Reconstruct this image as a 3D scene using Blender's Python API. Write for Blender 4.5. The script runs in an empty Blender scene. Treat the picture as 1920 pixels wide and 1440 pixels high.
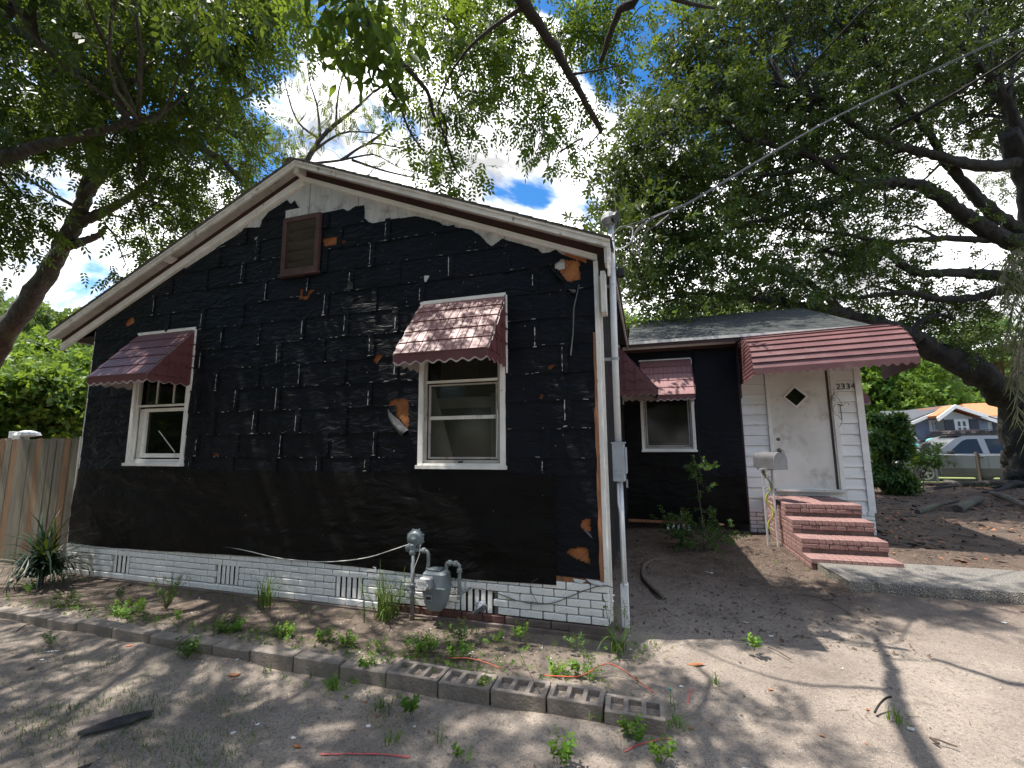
import bpy, math, random
import numpy as np
from mathutils import Vector, Matrix
PI = math.pi
rng = np.random.default_rng(7); random.seed(7)
scene = bpy.context.scene
col = scene.collection
# ---------------------------------------------------------------- camera
FPX = 820.0; PITCH = math.atan(110/FPX); YAW = math.atan(FPX/2700*math.cos(PITCH)); ROLL = math.radians(.47)
CAM = np.array([0.348, -3.927, 1.58])
_F = np.array([-math.sin(YAW)*math.cos(PITCH), math.cos(YAW)*math.cos(PITCH), math.sin(PITCH)])
_R0 = np.array([math.cos(YAW), math.sin(YAW), 0.]); _U0 = np.cross(_R0, _F)
_R = math.cos(ROLL)*_R0-math.sin(ROLL)*_U0; _U = math.sin(ROLL)*_R0+math.cos(ROLL)*_U0
cd = bpy.data.cameras.new('camera'); cam = bpy.data.objects.new('camera', cd); col.objects.link(cam)
cd.sensor_width = 36; cd.lens = 36*FPX/1920; cd.clip_start = .05; cd.clip_end = 3000
m = Matrix.Identity(4)
for i in range(3):
    m[i][0] = _R[i]; m[i][1] = _U[i]; m[i][2] = -_F[i]; m[i][3] = CAM[i]
cam.matrix_world = m
scene.camera = cam
# ---------------------------------------------------------------- light
SUN_TO = Vector((-1.43, -.36, 3.3)).normalized()
el = math.asin(SUN_TO.z); az = math.atan2(SUN_TO.x, SUN_TO.y)
sd = bpy.data.lights.new('sun', 'SUN'); sd.energy = 3.35; sd.angle = math.radians(.5); sd.color = (1., .94, .86)
so = bpy.data.objects.new('sun', sd); col.objects.link(so)
so.rotation_euler = SUN_TO.to_track_quat('Z', 'Y').to_euler(); so.location = (0, 0, 30)
W = bpy.data.worlds.new('World'); scene.world = W; W.use_nodes = True
nt = W.node_tree; nt.nodes.clear()
def N(t, **k):
    n = nt.nodes.new(t)
    for a, b in k.items(): setattr(n, a, b)
    return n
wo = N('ShaderNodeOutputWorld'); bg = N('ShaderNodeBackground'); bg.inputs[1].default_value = .15
sk = N('ShaderNodeTexSky', sky_type='NISHITA', sun_disc=False, sun_elevation=el, sun_rotation=az, air_density=1.0, dust_density=.6, ozone_density=3.0)
tc = N('ShaderNodeTexCoord')
hs = N('ShaderNodeHueSaturation'); hs.inputs['Saturation'].default_value = 1.35; hs.inputs['Value'].default_value = .52
nt.links.new(sk.outputs[0], hs.inputs['Color'])
mp = N('ShaderNodeMapping'); mp.inputs['Scale'].default_value = (2.2, 2.2, 3.2); mp.inputs['Location'].default_value = (3.1, 1.3, .7)
nt.links.new(tc.outputs['Generated'], mp.inputs[0])
nz = N('ShaderNodeTexNoise'); nz.inputs['Scale'].default_value = 1.0; nz.inputs['Detail'].default_value = 9; nz.inputs['Roughness'].default_value = .58; nz.inputs['Distortion'].default_value = .5
nt.links.new(mp.outputs[0], nz.inputs[0])
def _dirbump(px, py, lo, hi, amt):
    d = _R*(px-960)/FPX+_U*(720-py)/FPX+_F; d = d/np.linalg.norm(d)
    vm = N('ShaderNodeVectorMath', operation='DOT_PRODUCT'); nt.links.new(tc.outputs['Generated'], vm.inputs[0]); vm.inputs[1].default_value = d
    mr = N('ShaderNodeMapRange', interpolation_type='SMOOTHSTEP'); mr.inputs[1].default_value = lo; mr.inputs[2].default_value = hi; mr.inputs[3].default_value = 0; mr.inputs[4].default_value = amt
    nt.links.new(vm.outputs['Value'], mr.inputs[0]); return mr.outputs[0]
acc = nz.outputs['Fac']
for a in ((800, 290, .93, .995, .24), (1040, 330, .955, .995, .14), (1750, 430, .93, .99, .20), (170, 480, .95, .99, .16), (1290, 30, .93, .99, -.16), (480, 90, .95, .995, -.16), (958, 362, .992, .9998, -.19), (1500, 560, .9, .98, .12)):
    ad = N('ShaderNodeMath', operation='ADD'); nt.links.new(acc, ad.inputs[0]); nt.links.new(_dirbump(*a), ad.inputs[1]); acc = ad.outputs[0]
cr = N('ShaderNodeMapRange', interpolation_type='SMOOTHSTEP'); cr.inputs[1].default_value = .505; cr.inputs[2].default_value = .585
nt.links.new(acc, cr.inputs[0])
cl = N('ShaderNodeMapRange'); cl.inputs[1].default_value = .5; cl.inputs[2].default_value = .95; cl.inputs[1].default_value = .36; cl.inputs[2].default_value = .62; cl.inputs[3].default_value = 1.75; cl.inputs[4].default_value = 8.2
nz2 = N('ShaderNodeTexNoise'); nz2.inputs['Scale'].default_value = 2.6; nz2.inputs['Detail'].default_value = 6; nt.links.new(mp.outputs[0], nz2.inputs[0]); nt.links.new(nz2.outputs['Fac'], cl.inputs[0])
cc = N('ShaderNodeCombineColor')
for k in range(3): nt.links.new(cl.outputs[0], cc.inputs[k])
mx = N('ShaderNodeMix', data_type='RGBA'); nt.links.new(cr.outputs[0], mx.inputs[0]); nt.links.new(hs.outputs[0], mx.inputs[6]); nt.links.new(cc.outputs[0], mx.inputs[7])
nt.links.new(mx.outputs[2], bg.inputs[0]); nt.links.new(bg.outputs[0], wo.inputs[0])
scene.view_settings.view_transform = 'Standard'; scene.view_settings.look = 'None'; scene.view_settings.exposure = 1.60; scene.view_settings.gamma = 1
scene.view_settings.use_curve_mapping = False
scene.render.engine = 'CYCLES'
scene.cycles.max_bounces = 7; scene.cycles.transparent_max_bounces = 8
# ---------------------------------------------------------------- geometry of the place
def ray(x, y): return _R*(x-960)/FPX+_U*(720-y)/FPX+_F
def D(x, y, d): return CAM+ray(x, y)*d
def onY(x, y, Y):
    d = ray(x, y); return CAM+d*(Y-CAM[1])/d[1]
def onX(x, y, X):
    d = ray(x, y); return CAM+d*(X-CAM[0])/d[0]
def onZ(x, y, Z=0.):
    d = ray(x, y); return CAM+d*(Z-CAM[2])/d[2]
def _h(ix, iy, s):
    n = (ix*374761393+iy*668265263+s*1442695041) & 0xffffffff
    n = ((n ^ (n >> 13))*1274126177) & 0xffffffff
    return ((n ^ (n >> 16)) & 0xffff)/65535.
def vn(x, y, s=0):
    x = np.asarray(x, float); y = np.asarray(y, float)
    ix = np.floor(x).astype(np.int64); iy = np.floor(y).astype(np.int64); fx = x-ix; fy = y-iy
    fx = fx*fx*(3-2*fx); fy = fy*fy*(3-2*fy)
    a = _h(ix, iy, s); b = _h(ix+1, iy, s); c = _h(ix, iy+1, s); d = _h(ix+1, iy+1, s)
    return (a*(1-fx)+b*fx)*(1-fy)+(c*(1-fx)+d*fx)*fy
def fbm(x, y, s=0, o=4):
    r = 0; a = .5
    for i in range(o): r = r+a*(vn(x, y, s+i)-.5); x = np.asarray(x)*2.03; y = np.asarray(y)*2.03; a *= .5
    return r
# ---------------------------------------------------------------- materials
def _mat(name):
    M = bpy.data.materials.new(name); M.use_nodes = True
    t = M.node_tree; t.nodes.clear(); o = t.nodes.new('ShaderNodeOutputMaterial')
    p = t.nodes.new('ShaderNodeBsdfPrincipled'); t.links.new(p.outputs[0], o.inputs[0]); return M, t, p, o
class NB:
    def __init__(s, t): s.t = t; s.c = t.nodes.new('ShaderNodeTexCoord')
    def n(s, ty, **k):
        x = s.t.nodes.new(ty)
        for a, b in k.items(): setattr(x, a, b)
        return x
    def l(s, a, b): s.t.links.new(a, b)
    def noise(s, scale, detail=5, rough=.6, stretch=(1, 1, 1), rot=(0, 0, 0), dist=0, loc=(0, 0, 0)):
        m = s.n('ShaderNodeMapping'); m.inputs['Scale'].default_value = stretch; m.inputs['Rotation'].default_value = rot; m.inputs['Location'].default_value = loc
        s.l(s.c.outputs['Object'], m.inputs[0]); x = s.n('ShaderNodeTexNoise'); x.inputs['Scale'].default_value = scale; x.inputs['Detail'].default_value = detail
        x.inputs['Roughness'].default_value = rough; x.inputs['Distortion'].default_value = dist; s.l(m.outputs[0], x.inputs[0]); return x.outputs['Fac']
    def ramp(s, a, lo, hi, o0=0., o1=1.):
        x = s.n('ShaderNodeMapRange', interpolation_type='SMOOTHSTEP'); x.inputs[1].default_value = lo; x.inputs[2].default_value = hi; x.inputs[3].default_value = o0; x.inputs[4].default_value = o1
        s.l(a, x.inputs[0]); return x.outputs[0]
    def mix(s, f, a, b):
        x = s.n('ShaderNodeMix', data_type='RGBA')
        for v, i in ((f, 0), (a, 6), (b, 7)):
            if hasattr(v, 'links'): s.l(v, x.inputs[i])
            elif i == 0: x.inputs[0].default_value = v
            else: x.inputs[i].default_value = (*v, 1)
        return x.outputs[2]
    def math(s, op, a, b):
        x = s.n('ShaderNodeMath', operation=op)
        for v, i in ((a, 0), (b, 1)):
            if hasattr(v, 'links'): s.l(v, x.inputs[i])
            else: x.inputs[i].default_value = v
        return x.outputs[0]
    def bump(s, h, st, dist, prev=None):
        x = s.n('ShaderNodeBump'); x.inputs['Strength'].default_value = st; x.inputs['Distance'].default_value = dist; s.l(h, x.inputs['Height'])
        if prev: s.l(prev, x.inputs['Normal'])
        return x.outputs[0]
def mat(name, c1, c2=None, scale=6, rough=.7, bump=.3, bdist=.004, bscale=60, stretch=(1, 1, 1), metal=0., spec=.5, dirt=None, dscale=3, dlo=.5, dhi=.7, dstretch=(1, 1, 1)):
    M, t, p, o = _mat(name); b = NB(t); c2 = c2 or tuple(x*.75 for x in c1)
    c = b.mix(b.ramp(b.noise(scale, stretch=stretch), .3, .7), c1, c2)
    if dirt: c = b.mix(b.ramp(b.noise(dscale, 9, .7, stretch=dstretch, loc=(4, 2, 7)), dlo, dhi), c, dirt)
    b.l(c, p.inputs['Base Color']); p.inputs['Roughness'].default_value = rough; p.inputs['Metallic'].default_value = metal; p.inputs['Specular IOR Level'].default_value = spec
    if bump: b.l(b.bump(b.noise(bscale, 4, .6, stretch=stretch), bump, bdist), p.inputs['Normal'])
    return M
M = {}
def paper_mat(name, base, rough, wr, ws=5.5):
    Mt, t, p, o = _mat(name); b = NB(t)
    c = b.mix(b.ramp(b.noise(1.4, 7, .65), .35, .75), base, tuple(x*1.7+.001 for x in base))
    c = b.mix(b.ramp(b.noise(90, 2, .5), .70, .77), c, (.07, .07, .07))            # specks of grit and staple heads
    c = b.mix(b.ramp(b.noise(2.2, 10, .72, loc=(7, 1, 3), stretch=(1, 1, .7)), .60, .80), c, (.022, .022, .023))
    b.l(c, p.inputs['Base Color']); p.inputs['Specular IOR Level'].default_value = .15
    b.l(b.ramp(b.noise(5, 4, .6), .2, .8, rough-.1, rough+.15), p.inputs['Roughness'])
    p.inputs['Sheen Weight'].default_value = .035; p.inputs['Sheen Roughness'].default_value = .4; p.inputs['Sheen Tint'].default_value = (.8, .85, .95, 1)
    w = b.noise(ws, 3, .5, stretch=(1, 1, 2.4), rot=(0, .35, 0), dist=.9)
    w2 = b.noise(260, 2, .5)
    b.l(b.bump(w2, .18, .002, b.bump(w, wr, .03)), p.inputs['Normal']); return Mt
M['paper'] = paper_mat('tar_paper', (.0032, .0040, .0064), .44, .75)
M['paper_black'] = paper_mat('tar_paper_black', (.0020, .0019, .0019), .46, .8, 2.6)
M['paper_back'] = mat('paper_underside', (.11, .11, .118), (.04, .04, .046), 14, .6, .4, .003, 60)
M['white_old'] = mat('weathered_white_paint', (.70, .68, .63), (.56, .54, .49), 5, .6, .25, .002, 50, dirt=(.13, .11, .085), dscale=9, dlo=.56, dhi=.72)
M['white_trim'] = mat('white_trim_paint', (.80, .79, .75), (.66, .65, .61), 4, .55, .2, .002, 40, dirt=(.16, .14, .11), dscale=14, dlo=.6, dhi=.74)
M['siding_white'] = mat('white_siding_paint', (.82, .82, .80), (.70, .69, .66), 3, .6, .35, .002, 30, stretch=(.3, 1, 2), dirt=(.20, .18, .15), dscale=6, dlo=.58, dhi=.78, dstretch=(1, 1, 3))
M['gable_white'] = mat('old_gable_panel', (.55, .55, .54), (.42, .42, .41), 6, .7, .5, .002, 40, stretch=(3, 3, .3), dirt=(.22, .21, .2), dscale=5)
M['door'] = mat('dirty_white_door', (.72, .70, .65), (.60, .58, .53), 2.2, .5, .15, .001, 30, dirt=(.40, .37, .32), dscale=2.6, dlo=.52, dhi=.72)
M['brown_board'] = mat('dark_red_brown_paint', (.055, .022, .019), (.035, .015, .013), 4, .6, .3, .002, 30, stretch=(.4, 1, 1))
M['soffit'] = mat('grey_white_soffit', (.46, .44, .41), (.34, .32, .29), 3, .75, .4, .002, 60, dirt=(.10, .085, .07), dscale=5, dlo=.52, dhi=.7, dstretch=(1, 3, 1))
M['wood_orange'] = mat('bare_orange_sheathing', (.40, .155, .05), (.26, .085, .025), 9, .75, .6, .003, 60, stretch=(1, 1, 1), dirt=(.06, .025, .012), dscale=9, dlo=.55, dhi=.75)
M['wood_splinter'] = mat('bare_splintered_wood', (.34, .15, .07), (.16, .07, .035), 22, .8, .6, .003, 80, stretch=(2, 2, .15))
M['vent_wood'] = mat('brown_vent_frame', (.085, .04, .036), (.05, .025, .022), 9, .7, .4, .002, 50, stretch=(1, 1, 1), dirt=(.35, .32, .28), dscale=26, dlo=.68, dhi=.76)
M['vent_slat'] = mat('grey_vent_slat', (.10, .09, .075), (.06, .052, .045), 9, .8, .4, .002, 50, stretch=(.3, 1, 2))
M['dark'] = mat('dark_interior', (.012, .011, .010), (.006, .006, .006), 4, .9, 0)  # near-black paint standing for shade in rooms and vents, also wall cores
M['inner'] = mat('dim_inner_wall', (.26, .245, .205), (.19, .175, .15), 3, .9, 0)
M['inner_pale'] = mat('pale_leaning_panel', (.66, .60, .54), (.52, .47, .42), 4, .9, 0)
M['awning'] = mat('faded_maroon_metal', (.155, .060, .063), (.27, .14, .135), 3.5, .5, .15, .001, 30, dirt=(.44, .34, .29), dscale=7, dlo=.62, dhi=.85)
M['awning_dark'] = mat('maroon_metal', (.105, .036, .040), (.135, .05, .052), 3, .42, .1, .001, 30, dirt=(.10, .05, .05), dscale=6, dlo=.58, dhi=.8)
M['awning_porch'] = mat('porch_maroon_metal', (.095, .036, .038), (.135, .058, .058), 5, .55, .2, .001, 30, stretch=(.5, 1, 1), dirt=(.17, .13, .11), dscale=6, dlo=.52, dhi=.8)
M['awning_in'] = mat('awning_lining', (.50, .44, .42), (.36, .30, .29), 4, .6, .1)
M['shingle'] = mat('asphalt_shingle', (.050, .058, .056), (.028, .032, .031), 30, .9, .8, .004, 160, dirt=(.17, .16, .14), dscale=5, dlo=.55, dhi=.8)
M['shingle_brown'] = mat('brown_grey_shingle', (.12, .11, .095), (.07, .065, .055), 22, .9, .8, .004, 160)
def brick_paint(name, c1, c2, wear, lo, hi):
    Mt, t, p, o = _mat(name); b = NB(t)
    c = b.mix(b.noise(14, 5), c1, c2)
    c = b.mix(b.ramp(b.noise(75, 5, .7), lo, hi), c, wear)
    c = b.mix(b.ramp(b.noise(3.1, 6, .7, loc=(3, 3, 3)), .56, .74), c, tuple(.55*x for x in c1))
    b.l(c, p.inputs['Base Color']); p.inputs['Roughness'].default_value = .75
    b.l(b.bump(b.noise(150, 4, .6), .6, .003), p.inputs['Normal']); return Mt
M['brick_white'] = brick_paint('white_painted_brick', (.84, .84, .82), (.72, .72, .70), (.12, .11, .10), .62, .70)
M['mortar_white'] = brick_paint('white_painted_mortar', (.30, .29, .28), (.20, .19, .18), (.03, .03, .03), .45, .62)
M['brick_red'] = brick_paint('red_brick', (.13, .055, .045), (.09, .042, .036), (.30, .28, .26), .60, .72)
M['brick_step'] = mat('pink_red_step_brick', (.27, .158, .142), (.175, .10, .09), 9, .8, .9, .005, 55, dirt=(.12, .055, .05), dscale=26, dlo=.52, dhi=.66)
M['mortar_step'] = mat('step_mortar', (.13, .085, .075), (.07, .05, .045), 12, .9, .5, .004, 60)
M['footing'] = mat('concrete_footing', (.17, .135, .12), (.11, .085, .075), 6, .9, .7, .005, 50)
M['block'] = mat('cinder_block', (.25, .215, .185), (.16, .138, .118), 5, .92, 1., .010, 60, dirt=(.085, .085, .055), dscale=5, dlo=.55, dhi=.8, dstretch=(1, 1, .5))
M['galv'] = mat('galvanised_grey', (.33, .345, .36), (.25, .26, .275), 8, .5, .15, .001, 50, metal=.3, dirt=(.16, .14, .12), dscale=16, dlo=.62, dhi=.8)
M['meter'] = mat('grey_blue_meter_paint', (.16, .20, .215), (.125, .155, .17), 6, .45, .1, .001, 50, dirt=(.08, .09, .09), dscale=9, dlo=.58, dhi=.8)
M['pipe'] = mat('pipe_grey', (.19, .215, .22), (.15, .165, .17), 9, .5, .2, .001, 70, dirt=(.30, .29, .27), dscale=18, dlo=.6, dhi=.72)
M['pipe_rust'] = mat('rusty_pipe', (.16, .12, .09), (.10, .07, .05), 18, .8, .4, .002, 60)
M['conduit'] = mat('white_grey_conduit', (.64, .66, .68), (.54, .56, .58), 5, .45, .1, .001, 50, dirt=(.22, .21, .2), dscale=12, dlo=.6, dhi=.75)
M['panel'] = mat('grey_breaker_box', (.34, .37, .41), (.28, .31, .34), 6, .45, .1, .001, 40)
M['white'] = mat('clean_white', (.75, .75, .74), (.66, .66, .65), 9, .5, .05)
M['black'] = mat('black_rubber', (.018, .018, .019), (.012, .012, .012), 9, .55, .1)
M['cable'] = mat('grey_cable', (.11, .11, .11), (.07, .07, .07), 30, .6, .1)
M['cable_white'] = mat('white_cable', (.55, .54, .52), (.42, .41, .40), 30, .6, .1)
M['mailbox'] = mat('galvanised_mailbox', (.24, .24, .25), (.17, .17, .18), 5, .42, .1, .001, 30, metal=.55, dirt=(.2, .19, .18), dscale=12, dlo=.62, dhi=.76)
M['scroll'] = mat('yellow_green_scroll', (.36, .34, .05), (.26, .26, .04), 9, .6, .2)
M['post_white'] = mat('chipped_white_post', (.5, .5, .5), (.36, .36, .36), 16, .6, .2, dirt=(.1, .07, .05), dscale=18, dlo=.6, dhi=.7)
M['brass'] = mat('dull_brass', (.22, .2, .16), (.12, .11, .09), 20, .35, 0, metal=.8)
M['fence_a'] = mat('tan_fence_board', (.25, .155, .085), (.17, .105, .06), 7, .85, .6, .003, 60, stretch=(3, 3, .25), dirt=(.10, .085, .06), dscale=4, dlo=.52, dhi=.75, dstretch=(2, 2, .3))
M['fence_b'] = mat('grey_fence_board', (.20, .185, .145), (.13, .12, .09), 7, .85, .6, .003, 60, stretch=(3, 3, .25), dirt=(.09, .09, .06), dscale=5, dlo=.5, dhi=.75, dstretch=(2, 2, .3))
M['rag'] = mat('striped_grey_rag', (.26, .29, .33), (.06, .07, .09), 60, .9, .3)
M['cord_orange'] = mat('orange_red_cord', (.55, .12, .05), (.4, .08, .04), 9, .5, 0)
M['paint_red'] = mat('red_marking_line', (.62, .10, .10), (.45, .12, .11), 60, .9, 0)
M['twig'] = mat('dry_twig', (.10, .075, .055), (.06, .045, .035), 30, .9, .3)
M['stalk'] = mat('plant_stalk', (.12, .14, .05), (.09, .10, .04), 30, .8, .1)
M['char'] = mat('charcoal_bark_slab', (.035, .035, .038), (.02, .02, .022), 20, .85, 1., .01, 60, stretch=(1, 5, 5), dirt=(.12, .12, .12), dscale=20, dlo=.6, dhi=.75)
M['scrap'] = mat('white_scrap', (.62, .61, .58), (.5, .49, .47), 20, .8, .1)
M['deadleaf'] = mat('dead_leaf', (.30, .09, .035), (.22, .12, .05), 5, .7, .1)
M['litter'] = mat('brown_litter', (.105, .065, .042), (.055, .036, .026), 3, .8, .1)
M['gravel'] = mat('pale_grit', (.36, .33, .30), (.20, .18, .16), 2, .9, .1)
def bark(name, c1, c2, moss=None, sc=1.):
    Mt, t, p, o = _mat(name); b = NB(t)
    n = b.noise(9*sc, 9, .75, stretch=(1, 1, .45), dist=.9)
    c = b.mix(b.ramp(n, .35, .65), c1, c2)
    if moss: c = b.mix(b.ramp(b.noise(1.6, 6, .65, loc=(3, 1, 2)), .5, .68), c, moss)
    b.l(c, p.inputs['Base Color']); p.inputs['Roughness'].default_value = .92
    b.l(b.bump(n, 1., .09), p.inputs['Normal']); return Mt
M['bark_oak'] = bark('live_oak_bark', (.034, .029, .024), (.013, .011, .009))
M['bark_pecan'] = bark('pale_pecan_bark', (.125, .108, .09), (.042, .036, .03), (.12, .13, .075), 1.4)
M['bark_dark'] = bark('dark_branch_bark', (.055, .046, .036), (.028, .024, .02), (.06, .065, .035), 2.)
def leaf(name, c1, c2, c3, trans=.38, rough=.42):
    Mt, t, p, o = _mat(name); b = NB(t)
    a = b.n('ShaderNodeAttribute'); a.attribute_name = 'tone'
    c = b.mix(a.outputs['Fac'], c1, c2)
    c = b.mix(b.ramp(b.noise(.55, 3, .6), .5, .72), c, c3)
    b.l(c, p.inputs['Base Color']); p.inputs['Roughness'].default_value = rough+.08; p.inputs['Specular IOR Level'].default_value = .22
    tr = b.n('ShaderNodeBsdfTranslucent')
    tcn = b.mix(.5, c, (.30, .40, .03)); b.l(tcn, tr.inputs[0])
    ms = b.n('ShaderNodeMixShader'); ms.inputs[0].default_value = trans
    b.l(p.outputs[0], ms.inputs[1]); b.l(tr.outputs[0], ms.inputs[2]); b.l(ms.outputs[0], o.inputs[0]); return Mt
M['leaf_pecan'] = leaf('pecan_leaf', (.015, .036, .013), (.062, .108, .018), (.028, .058, .017), .32)
M['leaf_oak'] = leaf('live_oak_leaf', (.008, .016, .007), (.062, .10, .018), (.016, .03, .011), .20, .34)
M['leaf_over'] = leaf('overhanging_leaf', (.022, .055, .012), (.07, .135, .018), (.04, .085, .014), .42)
M['leaf_sparse'] = leaf('yellowish_sparse_leaf', (.14, .13, .045), (.10, .12, .04), (.16, .14, .06), .4)
M['leaf_bright'] = leaf('bright_background_leaf', (.055, .13, .025), (.15, .24, .04), (.09, .17, .035), .42)
M['leaf_mid'] = leaf('mid_background_leaf', (.05, .10, .035), (.10, .17, .045), (.12, .15, .04), .35)
M['leaf_shrub'] = leaf('dark_shrub_leaf', (.022, .06, .018), (.05, .11, .025), (.035, .08, .02), .3)
M['leaf_weed'] = leaf('fresh_weed_leaf', (.05, .135, .018), (.14, .25, .028), (.09, .17, .025), .33)
M['grass'] = leaf('grass_blade', (.045, .095, .025), (.10, .16, .045), (.13, .15, .06), .3)
M['yucca'] = leaf('dark_yucca_blade', (.010, .026, .017), (.022, .045, .026), (.018, .034, .02), .1, .35)
M['palm'] = leaf('dry_palm_frond', (.16, .14, .08), (.22, .19, .12), (.10, .13, .05), .3)
def glass(name, tint, rough=.05, clear=.5):
    Mt, t, p, o = _mat(name); b = NB(t)
    p.inputs['Base Color'].default_value = (*tint, 1); p.inputs['Roughness'].default_value = rough; p.inputs['Specular IOR Level'].default_value = .6
    tr = b.n('ShaderNodeBsdfTransparent'); tr.inputs[0].default_value = (.8, .82, .8, 1)
    ms = b.n('ShaderNodeMixShader'); ms.inputs[0].default_value = clear
    b.l(p.outputs[0], ms.inputs[1]); b.l(tr.outputs[0], ms.inputs[2]); b.l(ms.outputs[0], o.inputs[0]); return Mt
M['glass'] = glass('dusty_window_glass', (.03, .03, .025), .10, .72)
M['glass_dark'] = glass('dark_window_glass', (.006, .006, .006), .03, .3)
M['glass_car'] = glass('tinted_car_glass', (.01, .012, .014), .03, .15)
M['silver'] = mat('silver_car_paint', (.17, .182, .20), (.155, .168, .185), 2, .28, 0, metal=.6)
M['car_dark'] = mat('dark_brown_car_paint', (.05, .035, .035), (.045, .03, .03), 2, .25, 0, metal=.4)
M['car_red'] = mat('red_vehicle_paint', (.42, .015, .03), (.36, .012, .025), 2, .35, 0)
M['rim'] = mat('alloy_rim', (.35, .35, .36), (.3, .3, .31), 9, .35, 0, metal=.7)
M['lamp'] = mat('lamp_lens', (.6, .6, .58), (.5, .5, .5), 9, .2, 0)
M['yellow'] = mat('yellow_sign', (.72, .50, .03), (.62, .42, .03), 9, .5, 0)
M['teal'] = mat('teal_plastic', (.10, .42, .40), (.08, .35, .33), 9, .4, 0)
M['ink'] = mat('dark_number_paint', (.035, .02, .02), (.025, .015, .015), 30, .6, 0)
M['blue_siding'] = mat('grey_blue_siding', (.27, .29, .37), (.23, .25, .32), 2, .7, .1)
M['pale_siding'] = mat('pale_grey_siding', (.50, .52, .54), (.44, .46, .48), 2, .7, .1)
M['orange_roof'] = mat('orange_shingle', (.50, .20, .09), (.38, .13, .055), 9, .9, .5, .01, 20)
M['dark_roof'] = mat('dark_grey_roof', (.07, .078, .088), (.045, .05, .06), 5, .9, .5, .01, 20)
M['shutter'] = mat('dark_shutter', (.04, .045, .06), (.03, .035, .045), 5, .6, 0)
M['asphalt'] = mat('street_asphalt', (.10, .10, .10), (.07, .07, .07), 6, .9, .4, .004, 60)
M['lawn'] = mat('yellow_green_lawn', (.24, .24, .08), (.14, .19, .05), 5, .95, .8, .02, 30)
# ground material: grey sand with soil, litter and worn patches
def ground_mat():
    Mt, t, p, o = _mat('sandy_dirt'); b = NB(t)
    sx = b.n('ShaderNodeSeparateXYZ'); b.l(b.c.outputs['Object'], sx.inputs[0]); X, Y = sx.outputs[0], sx.outputs[1]
    sand = b.mix(b.ramp(b.noise(1.1, 8, .65), .35, .65), (.30, .255, .212), (.20, .168, .142))
    sand = b.mix(b.ramp(b.noise(52, 3, .75), .50, .64, 0., .7), sand, (.12, .10, .083))
    sand = b.mix(b.ramp(b.noise(160, 2, .6), .60, .72), sand, (.50, .46, .42))
    sand = b.mix(b.ramp(b.noise(3.4, 8, .72, loc=(5, 8, 2), stretch=(.6, 1, 1)), .54, .72, 0., .6), sand, (.13, .112, .095))
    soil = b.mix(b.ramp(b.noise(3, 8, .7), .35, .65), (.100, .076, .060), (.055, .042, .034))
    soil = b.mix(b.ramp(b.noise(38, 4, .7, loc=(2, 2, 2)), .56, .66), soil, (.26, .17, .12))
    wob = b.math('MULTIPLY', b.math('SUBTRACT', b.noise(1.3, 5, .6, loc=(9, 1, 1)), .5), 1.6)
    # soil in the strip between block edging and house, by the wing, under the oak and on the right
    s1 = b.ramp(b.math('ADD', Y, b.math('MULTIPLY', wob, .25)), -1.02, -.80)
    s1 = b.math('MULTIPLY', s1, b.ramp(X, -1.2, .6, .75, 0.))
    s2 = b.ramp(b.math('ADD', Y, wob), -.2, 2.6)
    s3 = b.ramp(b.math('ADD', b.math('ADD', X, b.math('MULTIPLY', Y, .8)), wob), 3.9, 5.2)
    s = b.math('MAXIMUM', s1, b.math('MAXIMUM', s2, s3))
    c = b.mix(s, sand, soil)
    far = b.ramp(Y, 17, 21); c = b.mix(far, c, b.mix(b.noise(1, 6, .6), (.16, .17, .06), (.24, .22, .10)))
    green = b.math('MULTIPLY', b.ramp(b.noise(2.3, 8, .75, loc=(1, 6, 3)), .56, .72), b.ramp(X, -1.5, -3., 0., .65))
    c = b.mix(green, c, (.08, .11, .035))
    b.l(c, p.inputs['Base Color']); p.inputs['Roughness'].default_value = .95; p.inputs['Specular IOR Level'].default_value = .2
    n1 = b.bump(b.noise(14, 6, .7), .7, .03); n2 = b.bump(b.noise(110, 3, .7), .8, .008, n1)
    b.l(n2, p.inputs['Normal']); return Mt
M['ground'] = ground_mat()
def aggregate():
    Mt, t, p, o = _mat('pebbled_concrete'); b = NB(t)
    v = b.n('ShaderNodeTexVoronoi'); v.inputs['Scale'].default_value = 62; b.l(b.c.outputs['Object'], v.inputs[0])
    c = b.mix(b.ramp(v.outputs['Distance'], .25, .5), (.42, .40, .35), (.10, .095, .085))
    c = b.mix(b.ramp(b.noise(70, 2, .5), .45, .6), c, (.19, .17, .15))
    c = b.mix(b.ramp(b.noise(2.2, 6, .6), .5, .7), c, (.15, .14, .12))
    b.l(c, p.inputs['Base Color']); p.inputs['Roughness'].default_value = .85
    b.l(b.bump(b.ramp(v.outputs['Distance'], .1, .55, 1., 0.), .9, .012), p.inputs['Normal']); return Mt
M['aggregate'] = aggregate()
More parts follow.
